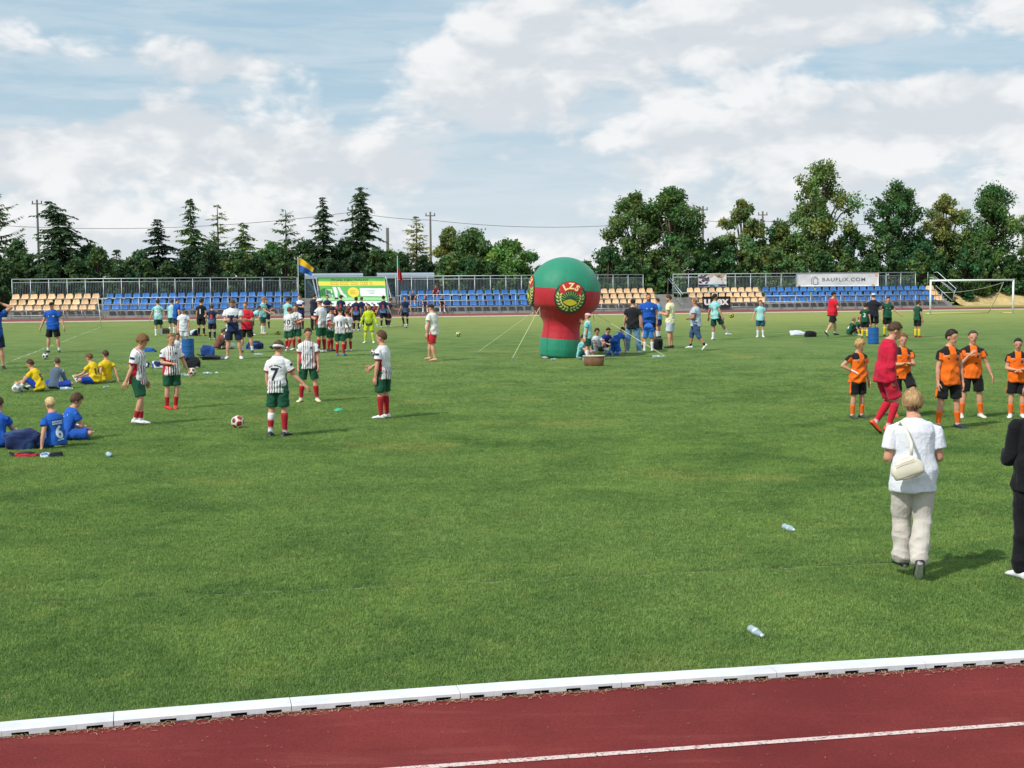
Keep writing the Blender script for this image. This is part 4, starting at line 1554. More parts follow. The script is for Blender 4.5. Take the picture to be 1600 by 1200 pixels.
LEG = dict(
    st=((.05, .02, -1), (.03, -.04, -1)), wide=((.14, .02, -1), (.10, -.03, -1)), bent=((.06, .28, -1), (.03, -.32, -1)),
    stepf=((.03, .42, -1), (.01, .10, -1)), stepb=((.04, -.22, -1), (.02, -.70, -1)), lift=((.05, .50, -1), (0, -.45, -1)),
    kick=((.06, .58, -.82), (.02, .62, -.8)), kickb=((.06, -.12, -1), (.02, -.25, -1)),
    long=((.20, 1, .06), (.08, 1, -.10)), crossl=((.80, .72, .06), (-.92, .34, -.10)), up=((.24, .72, .66), (.10, .42, -.92)),
    side=((.95, .45, -.02), (-.15, -.95, -.02)), kneel=((.12, .22, -1), (.05, -1, -.10)), seat=((.14, 1, -.04), (.05, .02, -1)),
    bend=((.10, .06, -1), (.05, -.08, -1)), cr=((.35, .85, .30), (.10, -.55, -.85)))


def skeleton(H, kid, P):
    """joint positions for a pose; the ground is z = 0 and the middle of the feet (or the seat) is x = y = 0"""
    J = {}
    hh = H * (.147 if kid else .131)
    pit, rol, tw = rad(P.get('lean', 2)), rad(P.get('roll', 0)), rad(P.get('twist', 0))
    bulk = P.get('bulk', 1.0)
    Rl, Ru = roty(rol * .5) @ rotx(-pit * .6), rotz(-tw) @ roty(rol) @ rotx(-pit)
    up_l, up_u = Rl @ (0, 0, 1), Ru @ (0, 0, 1)
    pel = np.zeros(3)
    spine = [pel - up_l * .055 * H, pel - up_l * .02 * H, pel + up_l * .03 * H, pel + up_l * .10 * H]
    w_ = spine[-1]
    spine += [w_ + up_u * .07 * H, w_ + up_u * .12 * H, w_ + up_u * .163 * H, w_ + up_u * .184 * H, w_ + up_u * .212 * H]
    J['spine'], J['Ru'], J['Rl'], J['up'] = spine, Ru, Rl, up_u
    neck = w_ + up_u * .20 * H
    hup = nrm(up_u * .55 + np.array([0, 0, .45]) + (Ru @ np.array([0, 1, 0])) * P.get('crane', .10))
    hy, hp, hr = rad(P.get('hyaw', 0)), rad(P.get('hpit', 6)), rad(P.get('hrol', 0))
    Rh = rotz(-hy - tw) @ rotx(-hp - pit * .25) @ roty(hr)
    J['Rh'], J['neck'] = Rh, neck
    J['head'] = neck + hup * .012 * H + Rh @ np.array([0, .01 * H, hh * .47])
    J['hh'] = hh
    sw = (.099 if kid else .107) * H * (1 + (bulk - 1) * .5)
    for s_, k in ((1, 'R'), (-1, 'L')):
        sh = w_ + up_u * .139 * H + Ru @ np.array([s_ * sw, 0, 0])
        a, b = P.get('arm' + k, P.get('arm', 'down')), None
        a, b = ARM[a] if isinstance(a, str) else a
        fl = rotz(-tw * .8) @ np.diag([s_, 1, 1])
        e_ = sh + fl @ nrm(a) * .165 * H
        w2 = e_ + fl @ nrm(b) * .142 * H
        J['sh' + k], J['el' + k], J['wr' + k] = sh, e_, w2
        hp_ = Rl @ np.array([s_ * .052 * H, 0, -.015 * H])
        a, b = P.get('leg' + k, P.get('leg', 'st')), None
        a, b = LEG[a] if isinstance(a, str) else a
        kn = hp_ + np.diag([s_, 1, 1]) @ nrm(a) * .245 * H
        an = kn + np.diag([s_, 1, 1]) @ nrm(b) * .232 * H
        J['hip' + k], J['kn' + k], J['an' + k] = hp_, kn, an
        fy = rad(P.get('toe', 12)) * s_
        shin = nrm(an - kn)
        fd = rotz(-fy) @ np.array([0, 1., 0])
        if P.get('sit') or P.get('flat' + k) or shin[1] < -.55:
            # foot follows the shin rather than the ground
            side = np.array([s_ * .0 + 1, 0, 0])
            f2 = np.cross(side, shin)
            f2 = f2 if f2[2] > 0 or not P.get('sit') else -f2
            if shin[2] > -.75:
                fd = nrm(f2 * (.9 if P.get('sit') else -.9 if f2[1] < 0 else .9) + shin * .45)
        if shin[2] < -.6 and shin[1] < -.4 and not P.get('sit'):
            fd = nrm(np.array([fd[0], .72, -.68]))
        J['ft' + k] = fd
    low = min(J['an' + k][2] - .048 * H - max(0, -J['ft' + k][2]) * .10 * H for k in 'LR')
    if P.get('sit') == 'ground':
        low = min(J['spine'][0][2] - .012 * H, J['spine'][1][2] - .062 * H)
        low = min(low, min(J['an' + k][2] - .03 * H for k in 'LR'), min(J['kn' + k][2] - .036 * H for k in 'LR'))
    if P.get('sit') == 'kneel':
        low = min(min(J['kn' + k][2] - .035 * H, J['an' + k][2] - .03 * H) for k in 'LR')
    if P.get('sit'):
        ctr = np.array([0, 0, low])
    else:
        ctr = (J['anL'] + J['anR']) / 2
        if P.get('stance'):
            ctr = J['an' + P['stance']].copy()
        ctr[2] = low
    for k in list(J):
        if k[:2] in ('ne', 'he', 'sh', 'el', 'wr', 'hi', 'kn', 'an'):
            J[k] = J[k] - ctr
    J['spine'] = [p_ - ctr for p_ in J['spine']]
    J['top'] = (J['head'] + J['Rh'] @ np.array([0, 0, hh * .5]))[2]
    return J


TORSO = [(.050, .050), (.088, .066), (.088, .064), (.078, .057), (.088, .064), (.089, .066), (.072, .055), (.046, .042), (.034, .036)]


def cat_parts(parts):
    V, Fc = [], []
    for a, b in parts:
        k = len(V)
        V.extend([tuple(x) for x in a])
        Fc.extend([tuple(i + k for i in f) for f in b])
    return V, Fc


def rounded(p0, p1, r0, r1, n=12, mids=()):
    """limb segment with rounded ends; mids = [(t, r)]"""
    p0, p1 = np.array(p0), np.array(p1)
    d = nrm(p1 - p0)
    pts = [p0 - d * r0 * .7, p0 - d * r0 * .45, p0]
    rs = [r0 * .35, r0 * .8, r0]
    for t_, r_ in mids:
        pts.append(p0 + (p1 - p0) * t_)
        rs.append(r_)
    pts += [p1, p1 + d * r1 * .45, p1 + d * r1 * .7]
    rs += [r1, r1 * .8, r1 * .35]
    return tube(pts, rs, n, (1, .2, .1))


def hand_parts(J, k, H, s_, grip=.55):
    """palm, four fingers and a thumb"""
    w_, e_ = J['wr' + k], J['el' + k]
    d = nrm(w_ - e_)
    inw = np.array([-s_, .0, 0]) if abs(d[0]) < .6 else np.array([0, .3, -.8])
    pn = nrm(inw - d * (inw @ d))
    wd = nrm(np.cross(d, pn))
    if wd[1] < 0:
        wd = -wd
    q = H * .0105
    parts = [tube([w_ - d * .02 * H, w_ + d * .004 * H, w_ + d * .028 * H, w_ + d * .052 * H, w_ + d * .060 * H], [(.016 * H, .014 * H), (.018 * H, .012 * H), (.025 * H, .0125 * H), (.025 * H, .011 * H), (.019 * H, .008 * H)], 10, wd)]
    for i, ln in enumerate((.040, .046, .043, .034)):
        o_ = w_ + d * .054 * H + wd * (1.5 - i) * q * 1.15
        pts, a, p_ = [o_ - d * .008 * H], 0, o_
        for sgm in range(3):
            a += grip * (.35, .6, .5)[sgm]
            p_ = p_ + (d * math.cos(a) + pn * math.sin(a)) * ln * H * (.42, .33, .25)[sgm]
            pts.append(p_)
        parts.append(tube(pts, [.0062 * H, .0060 * H, .0053 * H, .0036 * H], 6, wd))
    o_ = w_ + d * .018 * H + wd * .018 * H
    dt = nrm(d * .75 + wd * .65 + pn * .35)
    dt2 = nrm(d * .95 + wd * .15 + pn * .45)
    parts.append(tube([o_, o_ + dt * .026 * H, o_ + dt * .026 * H + dt2 * .022 * H, o_ + dt * .026 * H + dt2 * .034 * H], [.0085 * H, .0072 * H, .0062 * H, .0036 * H], 6, pn))
    return parts


def shoe_parts(J, k, H, f=1.0, bare=False):
    an, fd = J['an' + k], J['ft' + k]
    upv = nrm(np.array([0, 0, 1.]) - fd * fd[2]) if abs(fd[2]) < .9 else nrm(-(J['kn' + k] - an) * -1)
    if abs(fd[2]) > .75:
        upv = nrm((J['kn' + k] - an) - fd * ((J['kn' + k] - an) @ fd))
    sd_ = np.cross(fd, upv)
    base_ = an - upv * .046 * H
    L = .152 * H * f
    st = [(-.28, .018, .030), (-.24, .024, .048), (-.10, .027, .056), (.10, .026, .050), (.30, .029, .038), (.50, .032, .030), (.62, .029, .024), (.70, .020, .017), (.725, .010, .010)]
    V, Fc = [], []
    n = 12
    for (u_, hw, ht) in st:
        for i in range(n):
            a = 2 * math.pi * i / n
            x, z = math.cos(a), math.sin(a)
            zz = ht * H * (.5 + .5 * z) if z > 0 else ht * H * .5 * (1 + z * 1.0)
            xx = hw * H * x * (1 if z < .2 else (1 - .35 * (z - .2)))
            V.append(base_ + fd * u_ * L + sd_ * xx + upv * (max(.0, zz) + .002))
    for j in range(len(st) - 1):
        for i in range(n):
            Fc.append((j * n + i, j * n + (i + 1) % n, (j + 1) * n + (i + 1) % n, (j + 1) * n + i))
    Fc += [tuple(range(n - 1, -1, -1)), tuple(range((len(st) - 1) * n, len(st) * n))]
    # subdivide once by hand is not needed: the shoe is small in view
    zrel = np.array([(np.array(v) - base_) @ upv for v in V]) / H
    urel = np.array([(np.array(v) - base_) @ fd for v in V]) / L
    return V, Fc, zrel, urel


def wobble(P, amp, k, seed):
    r = np.random.default_rng(seed)
    out = np.zeros(len(P))
    for i in range(6):
        d = unit(r, 1)[0] * k * r.uniform(.6, 1.8)
        out += np.sin(P @ d + r.uniform(0, 6.28)) * r.uniform(.4, 1)
    return out * amp / 2.2


def creases(P, amp, k, seed):
    """sharp-edged cloth folds: a few families of ridges running askew"""
    r = np.random.default_rng(seed)
    out = np.zeros(len(P))
    for i in range(4):
        d = nrm(np.array([r.uniform(-1, 1), r.uniform(-1, 1), r.uniform(.3, 1.3)])) * k * r.uniform(.6, 1.5)
        m_ = np.sin(P @ (unit(r, 1)[0] * k * .35) + r.uniform(0, 6))
        out += (1 - np.abs(np.sin(P @ d + 1.3 * np.sin(P @ (unit(r, 1)[0] * k * .5)) + r.uniform(0, 6))) ** .7) * np.clip(m_, 0, 1)
    return out * amp


def smoothstep(x, a, b):
    x = np.clip((x - a) / (b - a), 0, 1)
    return x * x * (3 - 2 * x)


def shirt_coords(V, J, H):
    """garment coordinates of points: across, front, height on the torso and distance along each sleeve"""
    o_ = J['spine'][2]
    Rm = J['Ru']
    Q = (V - o_) @ Rm
    tx, ty, tz = Q[:, 0] / H, Q[:, 1] / H, Q[:, 2] / H
    at = np.full(len(V), -1.0)
    ao = np.zeros(len(V))
    for k, s_ in (('R', 1), ('L', -1)):
        a, b = J['sh' + k], J['el' + k]
        d = nrm(b - a)
        t_ = (V - a) @ d / H
        rel = (V - a) - np.outer((V - a) @ d, d)
        dist = np.linalg.norm(rel, axis=1) / H
        outw = rel @ (nrm(Rm @ np.array([s_ * .8, 0, .6]))) / H
        mk = (t_ > .015) & (dist < .062) & (s_ * tx > .085)
        at[mk] = t_[mk]
        ao[mk] = outw[mk]
        d2 = nrm(J['wr' + k] - J['el' + k])
        t2 = (V - b) @ d2 / H
        dist2 = np.linalg.norm((V - b) - np.outer((V - b) @ d2, d2), axis=1) / H
        m2 = (t2 > .0) & (dist2 < .045)
        at[m2] = .165 + t2[m2]
    return tx, ty, tz, at, ao


def solid(c):
    return lambda tx, ty, tz, at, ao: np.tile(np.array(c), (len(tx), 1))


def put_c(col, mk, c):
    col[mk] = np.array(c)


def striped_kit(tx, ty, tz, at, ao, sleeve=.112):
    col = np.tile(np.array(lin(226, 224, 228)), (len(tx), 1))
    RED, DGR = lin(150, 36, 54), lin(24, 62, 52)
    front = (ty > -.005) & (at < 0)
    backlow = (ty <= -.005) & (at < 0) & (tz < .015)
    ph = np.mod(tx / .0285 + .25, 1.0)
    wide = np.where(tz < .085, .44, .26)
    st = (ph < wide) & (front | backlow) & (np.abs(tx) < .082)
    badge = front & ((tx / .05) ** 2 + ((tz - .115) / .026) ** 2 < 1)
    st &= ~badge
    cc = np.where((np.abs(tx + .005) < .034)[:, None], np.array(DGR), np.array(RED))
    cc = np.where((backlow & (tx > .0))[:, None], np.array(DGR), cc)
    col[st] = cc[st]
    put_c(col, (np.abs(ty) < .020) & (tz < .085) & (at < 0) & (np.abs(tx) > .07), lin(44, 30, 36))
    put_c(col, badge & (np.abs(tz - .115) < .022), lin(206, 212, 222))
    put_c(col, at > sleeve - .016, lin(178, 34, 46))
    put_c(col, (at < 0) & (np.hypot(tx, ty * 1.1) < .047) & (tz > .168), lin(178, 34, 46))
    put_c(col, (at > .035) & (at < .062) & (ao > .022), lin(40, 52, 92))
    put_c(col, front & (np.hypot(tx + .045, tz - .165) < .012), lin(70, 40, 70))
    return col


def orange_kit(tx, ty, tz, at, ao):
    col = np.tile(np.array(lin(242, 112, 26)), (len(tx), 1))
    put_c(col, ((at < 0) & (tz > .186 - np.abs(tx) * .18) & (np.abs(tx) > .036)) | ((at >= 0) & (ao > .020)), lin(34, 28, 30))
    put_c(col, (at < 0) & (np.abs(tz - (.183 - np.abs(tx) * .18)) < .004) & (np.abs(tx) > .04), lin(220, 190, 170))
    put_c(col, (ty > 0) & (np.hypot(tx + .048, tz - .135) < .017), lin(70, 62, 96))
    put_c(col, (ty > 0) & (np.hypot((tx - .045) / 2, tz - .14) < .006), lin(40, 34, 36))
    return col


def kit(base, sleeve=None, cuff=None, low=None, collar=None, side=None, badge=None, cuff_at=.07, yoke=None):
    def f(tx, ty, tz, at, ao):
        col = np.tile(np.array(base), (len(tx), 1))
        if low is not None:
            k = smoothstep(-tz, -.06, .01)[:, None]
            bandk = (np.mod(tz / .022, 1) < .6)[:, None] * k * (at < 0)[:, None]
            col = col * (1 - bandk) + np.array(low) * bandk
        if yoke is not None:
            put_c(col, (at < 0) & (tz > .15), yoke)
        if sleeve is not None:
            put_c(col, at >= 0, sleeve)
        if side is not None:
            put_c(col, (at < 0) & (np.abs(ty) < .022) & (np.abs(tx) > .07), side)
        if cuff is not None:
            put_c(col, at > cuff_at, cuff)
        if collar is not None:
            put_c(col, (at < 0) & (np.hypot(tx, ty) < .045) & (tz > .17), collar)
        if badge is not None:
            put_c(col, (ty > 0) & (np.hypot(tx + .045, tz - .14) < .015), badge)
            put_c(col, (ty > 0) & (np.hypot((tx - .045) / 1.6, tz - .145) < .006), badge)
        return col
    return f


def queue(parts, vox, smooth, cb):
    V, Fc = cat_parts(parts)
    me = mesh('tmp', V, Fc)
    o = bpy.data.objects.new('tmp', me)
    COL.objects.link(o)
    md = o.modifiers.new('r', 'REMESH')
    md.mode, md.voxel_size, md.use_smooth_shade = 'VOXEL', vox, True
    if smooth:
        sm = o.modifiers.new('s', 'SMOOTH')
        sm.factor, sm.iterations = .5, smooth
    JOBS.append((o, cb))


def verts_of(me):
    a = np.empty(len(me.vertices) * 3, np.float32)
    me.vertices.foreach_get('co', a)
    return a.reshape(-1, 3).astype(float)


def normals_of(me):
    a = np.empty(len(me.vertices) * 3, np.float32)
    me.vertex_normals.foreach_get('vector', a)
    return a.reshape(-1, 3).astype(float)


def setv(me, V):
    me.vertices.foreach_set('co', V.astype(np.float32).ravel())
    me.update()


def hair_mesh(J, style, col, seed, vary=.12, strands=0):
    hh, Rh, c0 = J['hh'], J['Rh'], J['head']
    n, m_ = 40, 26
    st = dict(short=(.50, -.10, -.66, .075), mop=(.26, -.34, -.74, .15), buzz=(.54, -.06, -.60, .03), bowl=(.25, -.52, -.86, .19), curly=(.44, -.28, -.72, .15))[style]
    r = np.random.default_rng(seed)
    V, col_v = [], []
    th = np.pi * np.arange(m_ + 1) / m_
    a = 2 * np.pi * np.arange(n) / n
    TH_, A_ = np.meshgrid(th, a, indexing='ij')
    X_, Y_, Z_ = np.sin(TH_) * np.cos(A_), np.sin(TH_) * np.sin(A_), np.cos(TH_)
    P = np.stack([X_.ravel(), Y_.ravel(), Z_.ravel()], 1)
    y = P[:, 1]
    line = np.where(y > 0, st[1] + (st[0] - st[1]) * smoothstep(y, .15, .75), st[1] + (st[2] - st[1]) * smoothstep(-y, .0, .7))
    line = line + wobble(P, .10 if style in ('mop', 'curly') else .05, 9, seed)
    mk = smoothstep(P[:, 2] - line, -.06, .16 if style != 'bowl' else .10)
    strand = wobble(P * np.array([1, 1, .35]), 1.0, 22, seed + 1) * .5 + wobble(P, .6, 9, seed + 2)
    thick = st[3] * (1 + .35 * strand) * (1 + .5 * smoothstep(P[:, 2], .3, 1))
    fac = 1.0 + np.where(mk > .02, mk * (thick + .05) - .05 * (1 - mk) * 3, -.17)
    Q = P * np.array([.335, .41, .40]) * hh * 1.005 * fac[:, None]
    Q[:, 2] += .10 * hh
    Q[:, 1] += -.012 * hh
    Q = Q @ Rh.T + c0
    base_ = np.array(col)
    cv = base_[None] * (1 + vary * 2.2 * strand[:, None])
    if style == 'bowl':
        dk = smoothstep(-P[:, 2], .40, .60)[:, None]
        cv = cv * (1 - dk) + np.array(lin(70, 52, 42)) * dk
    Fc = [(j * n + i, (j + 1) * n + i, (j + 1) * n + (i + 1) % n, j * n + (i + 1) % n) for j in range(m_) for i in range(n)]
    if strands:
        ok = np.nonzero(mk > .75)[0]
        crown = nrm((0, -.25, 1))
        SV, SC_ = [], []
        for q_ in r.choice(ok, strands):
            d = nrm(P[q_] + r.normal(0, .06, 3))
            flow = d - crown
            flow = nrm(flow - d * (flow @ d) + r.normal(0, .22, 3))
            ln = r.uniform(.25, .6) * (1.0 if style in ('mop', 'bowl', 'curly') else .5)
            sd_ = nrm(np.cross(d, flow)) * r.uniform(.010, .024)
            k0 = len(Q) + len(SV)
            row = []
            for f_ in (0, .5, 1):
                dd = nrm(d + flow * ln * f_)
                rr_ = fac[q_] + .025 + .03 * f_ + r.uniform(-.015, .03)
                for s_ in (-1, 1):
                    v = (dd + sd_ * s_ * (1 - .6 * f_)) * np.array([.335, .41, .40]) * hh * rr_
                    v[2] += .10 * hh
                    v[1] -= .012 * hh
                    SV.append(v @ Rh.T + c0)
                    SC_.append(cv[q_] * r.uniform(.62, 1.42) if s_ < 0 else SC_[-1])
            Fc += [(k0, k0 + 1, k0 + 3, k0 + 2), (k0 + 2, k0 + 3, k0 + 5, k0 + 4)]
        Q = np.r_[Q, np.array(SV)]
        cv = np.r_[cv, np.array(SC_)]
    me = mesh('hair', Q, Fc, M_HAIR, True)
    set_col(me, np.clip(cv, .004, .9))
    return me


def cap_mesh(J, col, visor=True, back=False):
    hh, Rh, c0 = J['hh'], J['Rh'], J['head']
    parts = []
    n = 20
    V, Fc = [], []
    for j in range(8):
        z = .12 + .88 * j / 7
        q = math.sqrt(max(0, 1 - ((z - .12) / .90) ** 2))
        for i in range(n):
            a = 2 * math.pi * i / n
            V.append((.385 * q * math.cos(a), .465 * q * math.sin(a) - .01, .42 * z + .10))
    for j in range(7):
        for i in range(n):
            Fc.append((j * n + i, j * n + (i + 1) % n, (j + 1) * n + (i + 1) % n, (j + 1) * n + i))
    Fc += [tuple(range(n - 1, -1, -1)), tuple(range(7 * n, 8 * n))]
    parts.append((V, Fc))
    if visor:
        s_ = -1 if back else 1
        V, Fc = [], []
        for lz in (0, .022):
            for i in range(9):
                a = math.pi * (i / 8)
                V.append((.33 * math.cos(a), s_ * (.32 + .27 * math.sin(a)), .15 + lz - .03 * math.sin(a)))
        Fc = [tuple(range(9)), tuple(range(17, 8, -1))] + [(i, i + 9, i + 10, i + 1) for i in range(8)] + [(8, 17, 9, 0)]
        parts.append((V, Fc))
    V, Fc = cat_parts(parts)
    V = np.array(V) * hh @ Rh.T + c0
    me = mesh('cap', V, Fc, M_CLOTH, True)
    set_col(me, np.tile(np.array(col), (len(V), 1)))
    return me


PEOPLE = []


def person(label, px, fy, hy, face, pose=None, shirt=None, shorts=BLACK, socks=None, sock_hi=.85, shoes=BLACK, hair='short', hcol=(70, 50, 36), kid=True,
           cap=None, number=None, num_col=WHITE, num_size=.115, num_z=.085, back_text=None, sleeve='short', bottoms='shorts', long_hem=.0, skin=SKIN, H=None, group=None, beard=None, seat_z=0.0, pos=None,
           side_stripe=None, sleeve_cut=.085, chest_num=None, gloves=None, headband=None, shoe2=None, ease=1.0, text2=None, shorts_num=None, knee_pad=False, wrist=None, marks=()):
    """one posed person whose feet (or seat) stand at photo pixel (px, fy) and whose head top is at photo row hy"""
    P = dict(pose or {})
    scale = ppm(px, fy) if pos is None else None
    base_ = gp(px, fy) if pos is None else np.array(pos, float)
    if pos is not None:
        scale = F / base_[1]
    J = skeleton(1.0, kid, P)
    if H is None:
        H = (fy - hy) / scale / J['top']
    J = skeleton(H, kid, P)
    seed = len(PEOPLE) * 17 + 3
    r = np.random.default_rng(seed)
    rp = scale * .64
    vox = float(np.clip(.72 / rp, .0085, .0195))
    # body frame -> world frame, kept in the object's own transform
    root = add('person', None, None, base_ + (0, 0, seat_z), (0, 0, -rad(face)))
    tag(root, label, 'person', group)
    PEOPLE.append((label, round(H, 2)))
    bulk = P.get('bulk', 1.0 if kid else 1.06)
    belly = P.get('belly', 0.0)
    hh, Rh, hc = J['hh'], J['Rh'], J['head']
    side = J['Ru'] @ np.array([1, 0, 0])

    def torso(ease_w, ease_d, lo, hi, flare=0.0):
        pts, rs = [], []
        for i in range(lo, hi):
            a, b = TORSO[i]
            bw = bulk if i < 7 else 1.0
            bl = belly * (.022 if i in (2, 3, 4) else 0)
            pts.append(J['spine'][i] + J['Ru'] @ np.array([0, bl * H * .6, 0]))
            rs.append(((a * bw + ease_w + (flare if i <= 1 else 0)) * H, (b * bw + ease_d + bl + (flare if i <= 1 else 0)) * H))
        return tube(pts, rs, 18, side)

    # ---- body
    parts = [torso(0, 0, 0, 9)]
    parts.append(rounded(J['spine'][6], J['head'] - Rh @ np.array([0, -.01 * H, hh * .15]), .036 * H, .030 * H * (1.12 if not kid else 1), 12))
    for k, s_ in (('R', 1), ('L', -1)):
        parts.append(rounded(J['sh' + k] * .8 + J['spine'][6] * .2, J['el' + k], .019 * H, .0225 * H * bulk, 10, [(.25, .024 * H * bulk), (.55, .028 * H * bulk)]))
        parts.append(rounded(J['el' + k], J['wr' + k], .0225 * H * bulk, .0155 * H, 10, [(.3, .0245 * H * bulk)]))
        parts.append(rounded(J['hip' + k], J['kn' + k], .047 * H * bulk, .033 * H, 12, [(.5, .041 * H * bulk)]))
        parts.append(rounded(J['kn' + k], J['an' + k], .032 * H, .021 * H, 12, [(.32, .035 * H * bulk), (.7, .025 * H)]))
    h = lambda x, y, z: hc + Rh @ (np.array([x, y, z]) * hh)
    parts += [ellipsoid(h(0, -.012, .10), np.array([.335, .41, .40]) * hh, Rh), ellipsoid(h(0, .085, -.18), np.array([.25, .29, .32]) * hh, Rh),
              ellipsoid(h(0, .385, -.06), np.array([.05, .085, .09]) * hh, Rh, 8, 6), ellipsoid(h(0, .33, .06), np.array([.21, .055, .05]) * hh, Rh, 10, 6),
              ellipsoid(h(0, .33, -.28), np.array([.09, .05, .04]) * hh, Rh, 8, 6), ellipsoid(h(0, .30, -.42), np.array([.10, .08, .07]) * hh, Rh, 8, 6)]
    for s_ in (-1, 1):
        parts.append(ellipsoid(h(s_ * .335, -.04, -.05), np.array([.045, .08, .13]) * hh, Rh, 8, 6))
    skin_c = np.array(skin)

    def body_cb(me, J=J, H=H):
        V = verts_of(me)
        Q = (V - hc) @ Rh / hh
        col = np.tile(skin_c, (len(V), 1)) * (1 + .05 * wobble(V, 1.0, 18, seed))[:, None]
        isH = (np.abs(Q[:, 0]) < .5) & (np.abs(Q[:, 1]) < .6) & (Q[:, 2] > -.55)
        fr = isH & (Q[:, 1] > .12)
        for s_ in (-1, 1):
            put_c(col, fr & (((Q[:, 0] - s_ * .135) / .050) ** 2 + ((Q[:, 2] - .0) / .028) ** 2 < 1), skin_c * .42)
            put_c(col, fr & (((Q[:, 0] - s_ * .14) / .095) ** 2 + ((Q[:, 2] - .095) / .022) ** 2 < 1), np.array(lin(*hcol)) * .4 + skin_c * .5)
        put_c(col, fr & ((Q[:, 0] / .115) ** 2 + ((Q[:, 2] + .285) / .035) ** 2 < 1), np.array(lin(158, 84, 76)))
        ck = fr & (((np.abs(Q[:, 0]) - .19) / .09) ** 2 + ((Q[:, 2] + .14) / .09) ** 2 < 1)
        col[ck] = col[ck] * np.array([1.06, .92, .90])
        if beard:
            b_ = isH & (Q[:, 1] > -.02) & (Q[:, 2] < -.17) & (Q[:, 2] > -.56) & ~((np.abs(Q[:, 0]) < .10) & (np.abs(Q[:, 2] + .285) < .03))
            col[b_] = np.array(lin(*beard)) * .85 + col[b_] * .15
        parts2 = []
        for k, s_ in (('R', 1), ('L', -1)):
            parts2 += hand_parts(J, k, H, s_)
        HV, HF = cat_parts(parts2)
        k0 = len(V)
        nf = len(me.polygons)
        lp = np.empty(len(me.loops), np.int32)
        me.loops.foreach_get('vertex_index', lp)
        ls = np.empty(nf, np.int32)
        me.polygons.foreach_get('loop_start', ls)
        lt = np.empty(nf, np.int32)
        me.polygons.foreach_get('loop_total', lt)
        faces = [tuple(lp[a:a + b]) for a, b in zip(ls, lt)]
        allV = np.r_[V, np.array(HV)]
        hcol_ = np.tile(skin_c * .98, (len(HV), 1))
        if gloves is not None:
            half = len(HV) // 2
            if gloves[0] is not None:
                hcol_[:half] = np.array(gloves[0])
            if gloves[1] is not None:
                hcol_[half:] = np.array(gloves[1])
        m2 = mesh('person', allV, faces + [tuple(i + k0 for i in f) for f in HF], M_SKIN, True)
        set_col(m2, np.clip(np.r_[col, hcol_], .004, .95))
        return m2

    def set_body(me):
        b = add('body', body_cb(me), root)
        return b
    queue(parts, vox, 2, set_body)

    # ---- shirt
    if shirt is not None:
        q = ease
        hem = J['spine'][0] - J['Rl'] @ np.array([0, 0, ((.030 if not P.get('sit') else .0) + long_hem) * H])
        a0, b0 = TORSO[1]
        pts, rs = [hem], [((a0 * bulk + .022 * q) * H, (b0 * bulk + .022 * q + belly * .012) * H)]
        V, Fc = torso(.014 * q, .014 * q, 1, 9, .004)
        # torso tube extended down to the hem
        pts = [hem] + [J['spine'][i] + J['Ru'] @ np.array([0, belly * (.022 if i in (2, 3, 4) else 0) * H * .6, 0]) for i in range(1, 8)]
        rr_s = [rs[0]]
        for i in range(1, 8):
            a, b = TORSO[i]
            bl = belly * (.024 if i in (2, 3, 4) else 0)
            bw = bulk if i < 7 else 1.0
            tpr = (1.5, 1.35, 1.2, 1.1, 1.0, .6, .5)[i - 1]
            rr_s.append(((a * bw + .014 * q * tpr) * H, (b * bw + .013 * q * tpr + bl) * H))
        pts.append(J['spine'][7] + J['up'] * .008 * H)
        rr_s.append((.046 * H, .043 * H))
        parts = [tube(pts, rr_s, 20, side)]
        for k in 'RL':
            sh, el_, wr_ = J['sh' + k], J['el' + k], J['wr' + k]
            if sleeve == 'long':
                nk = J['spine'][7] * .62 + sh * .38 - J['up'] * .018 * H
                parts.append(rounded(nk, sh, .022 * H, .031 * H * bulk, 12))
                parts.append(rounded(sh + (el_ - sh) * .05, el_, .034 * H * bulk, .031 * H, 12))
                parts.append(rounded(el_, el_ + (wr_ - el_) * .94, .034 * H, .024 * H, 12))
            elif sleeve == 'short':
                d = el_ - sh
                e1 = sh + d * (sleeve_cut / .165)
                nk = J['spine'][7] * .62 + sh * .38 - J['up'] * .018 * H
                md_ = J['spine'][7] * .27 + sh * .73 - J['up'] * .010 * H
                parts.append(rounded(nk, md_, .022 * H, .028 * H * bulk, 12))
                parts.append(tube([md_, sh * .9 + e1 * .1 - J['up'] * .004 * H, sh + d * .28, e1], [.026 * H, .0335 * H * bulk, .039 * H * bulk, .0425 * H * bulk], 12, (1, .2, .1)))
            else:
                parts.append(ellipsoid(sh, np.array([.036, .04, .036]) * H))

        def shirt_cb(me, J=J, H=H):
            V = verts_of(me)
            N = normals_of(me)
            tx, ty, tz, at, ao = shirt_coords(V, J, H)
            fold = wobble(V * np.array([1.5, 1.5, .7]), .0058 * H / 1.5, 20 / (H / 1.5), seed + 5) + wobble(V, .003 * H, 44, seed + 6)
            fold = (fold + creases(V, .0135 * H / 1.5, 17 / (H / 1.5), seed + 11)) * (.45 + .9 * smoothstep(-tz, -.16, .02))
            V2 = V + N * fold[:, None]
            setv(me, V2)
            set_col(me, np.clip(shirt(tx, ty, tz, at, ao) * (1 + .03 * wobble(V, 1, 30, seed))[:, None], .004, .95))
            me.materials.clear()
            me.materials.append(M_CLOTH)
            me.name = 'shirt'
            so = add('shirt', me, root)
            items = []
            if number is not None:
                items.append((number, num_size, num_col, num_z, -1, .022))
            if back_text is not None:
                items.append((back_text, .042, num_col, num_z + num_size * .5 + .035, -1, .012))
            if text2 is not None:
                items.append((text2, .036, num_col, num_z - num_size * .5 - .025, -1, .012))
            if chest_num is not None:
                items.append((chest_num, .05, num_col, .06, 1, .012))
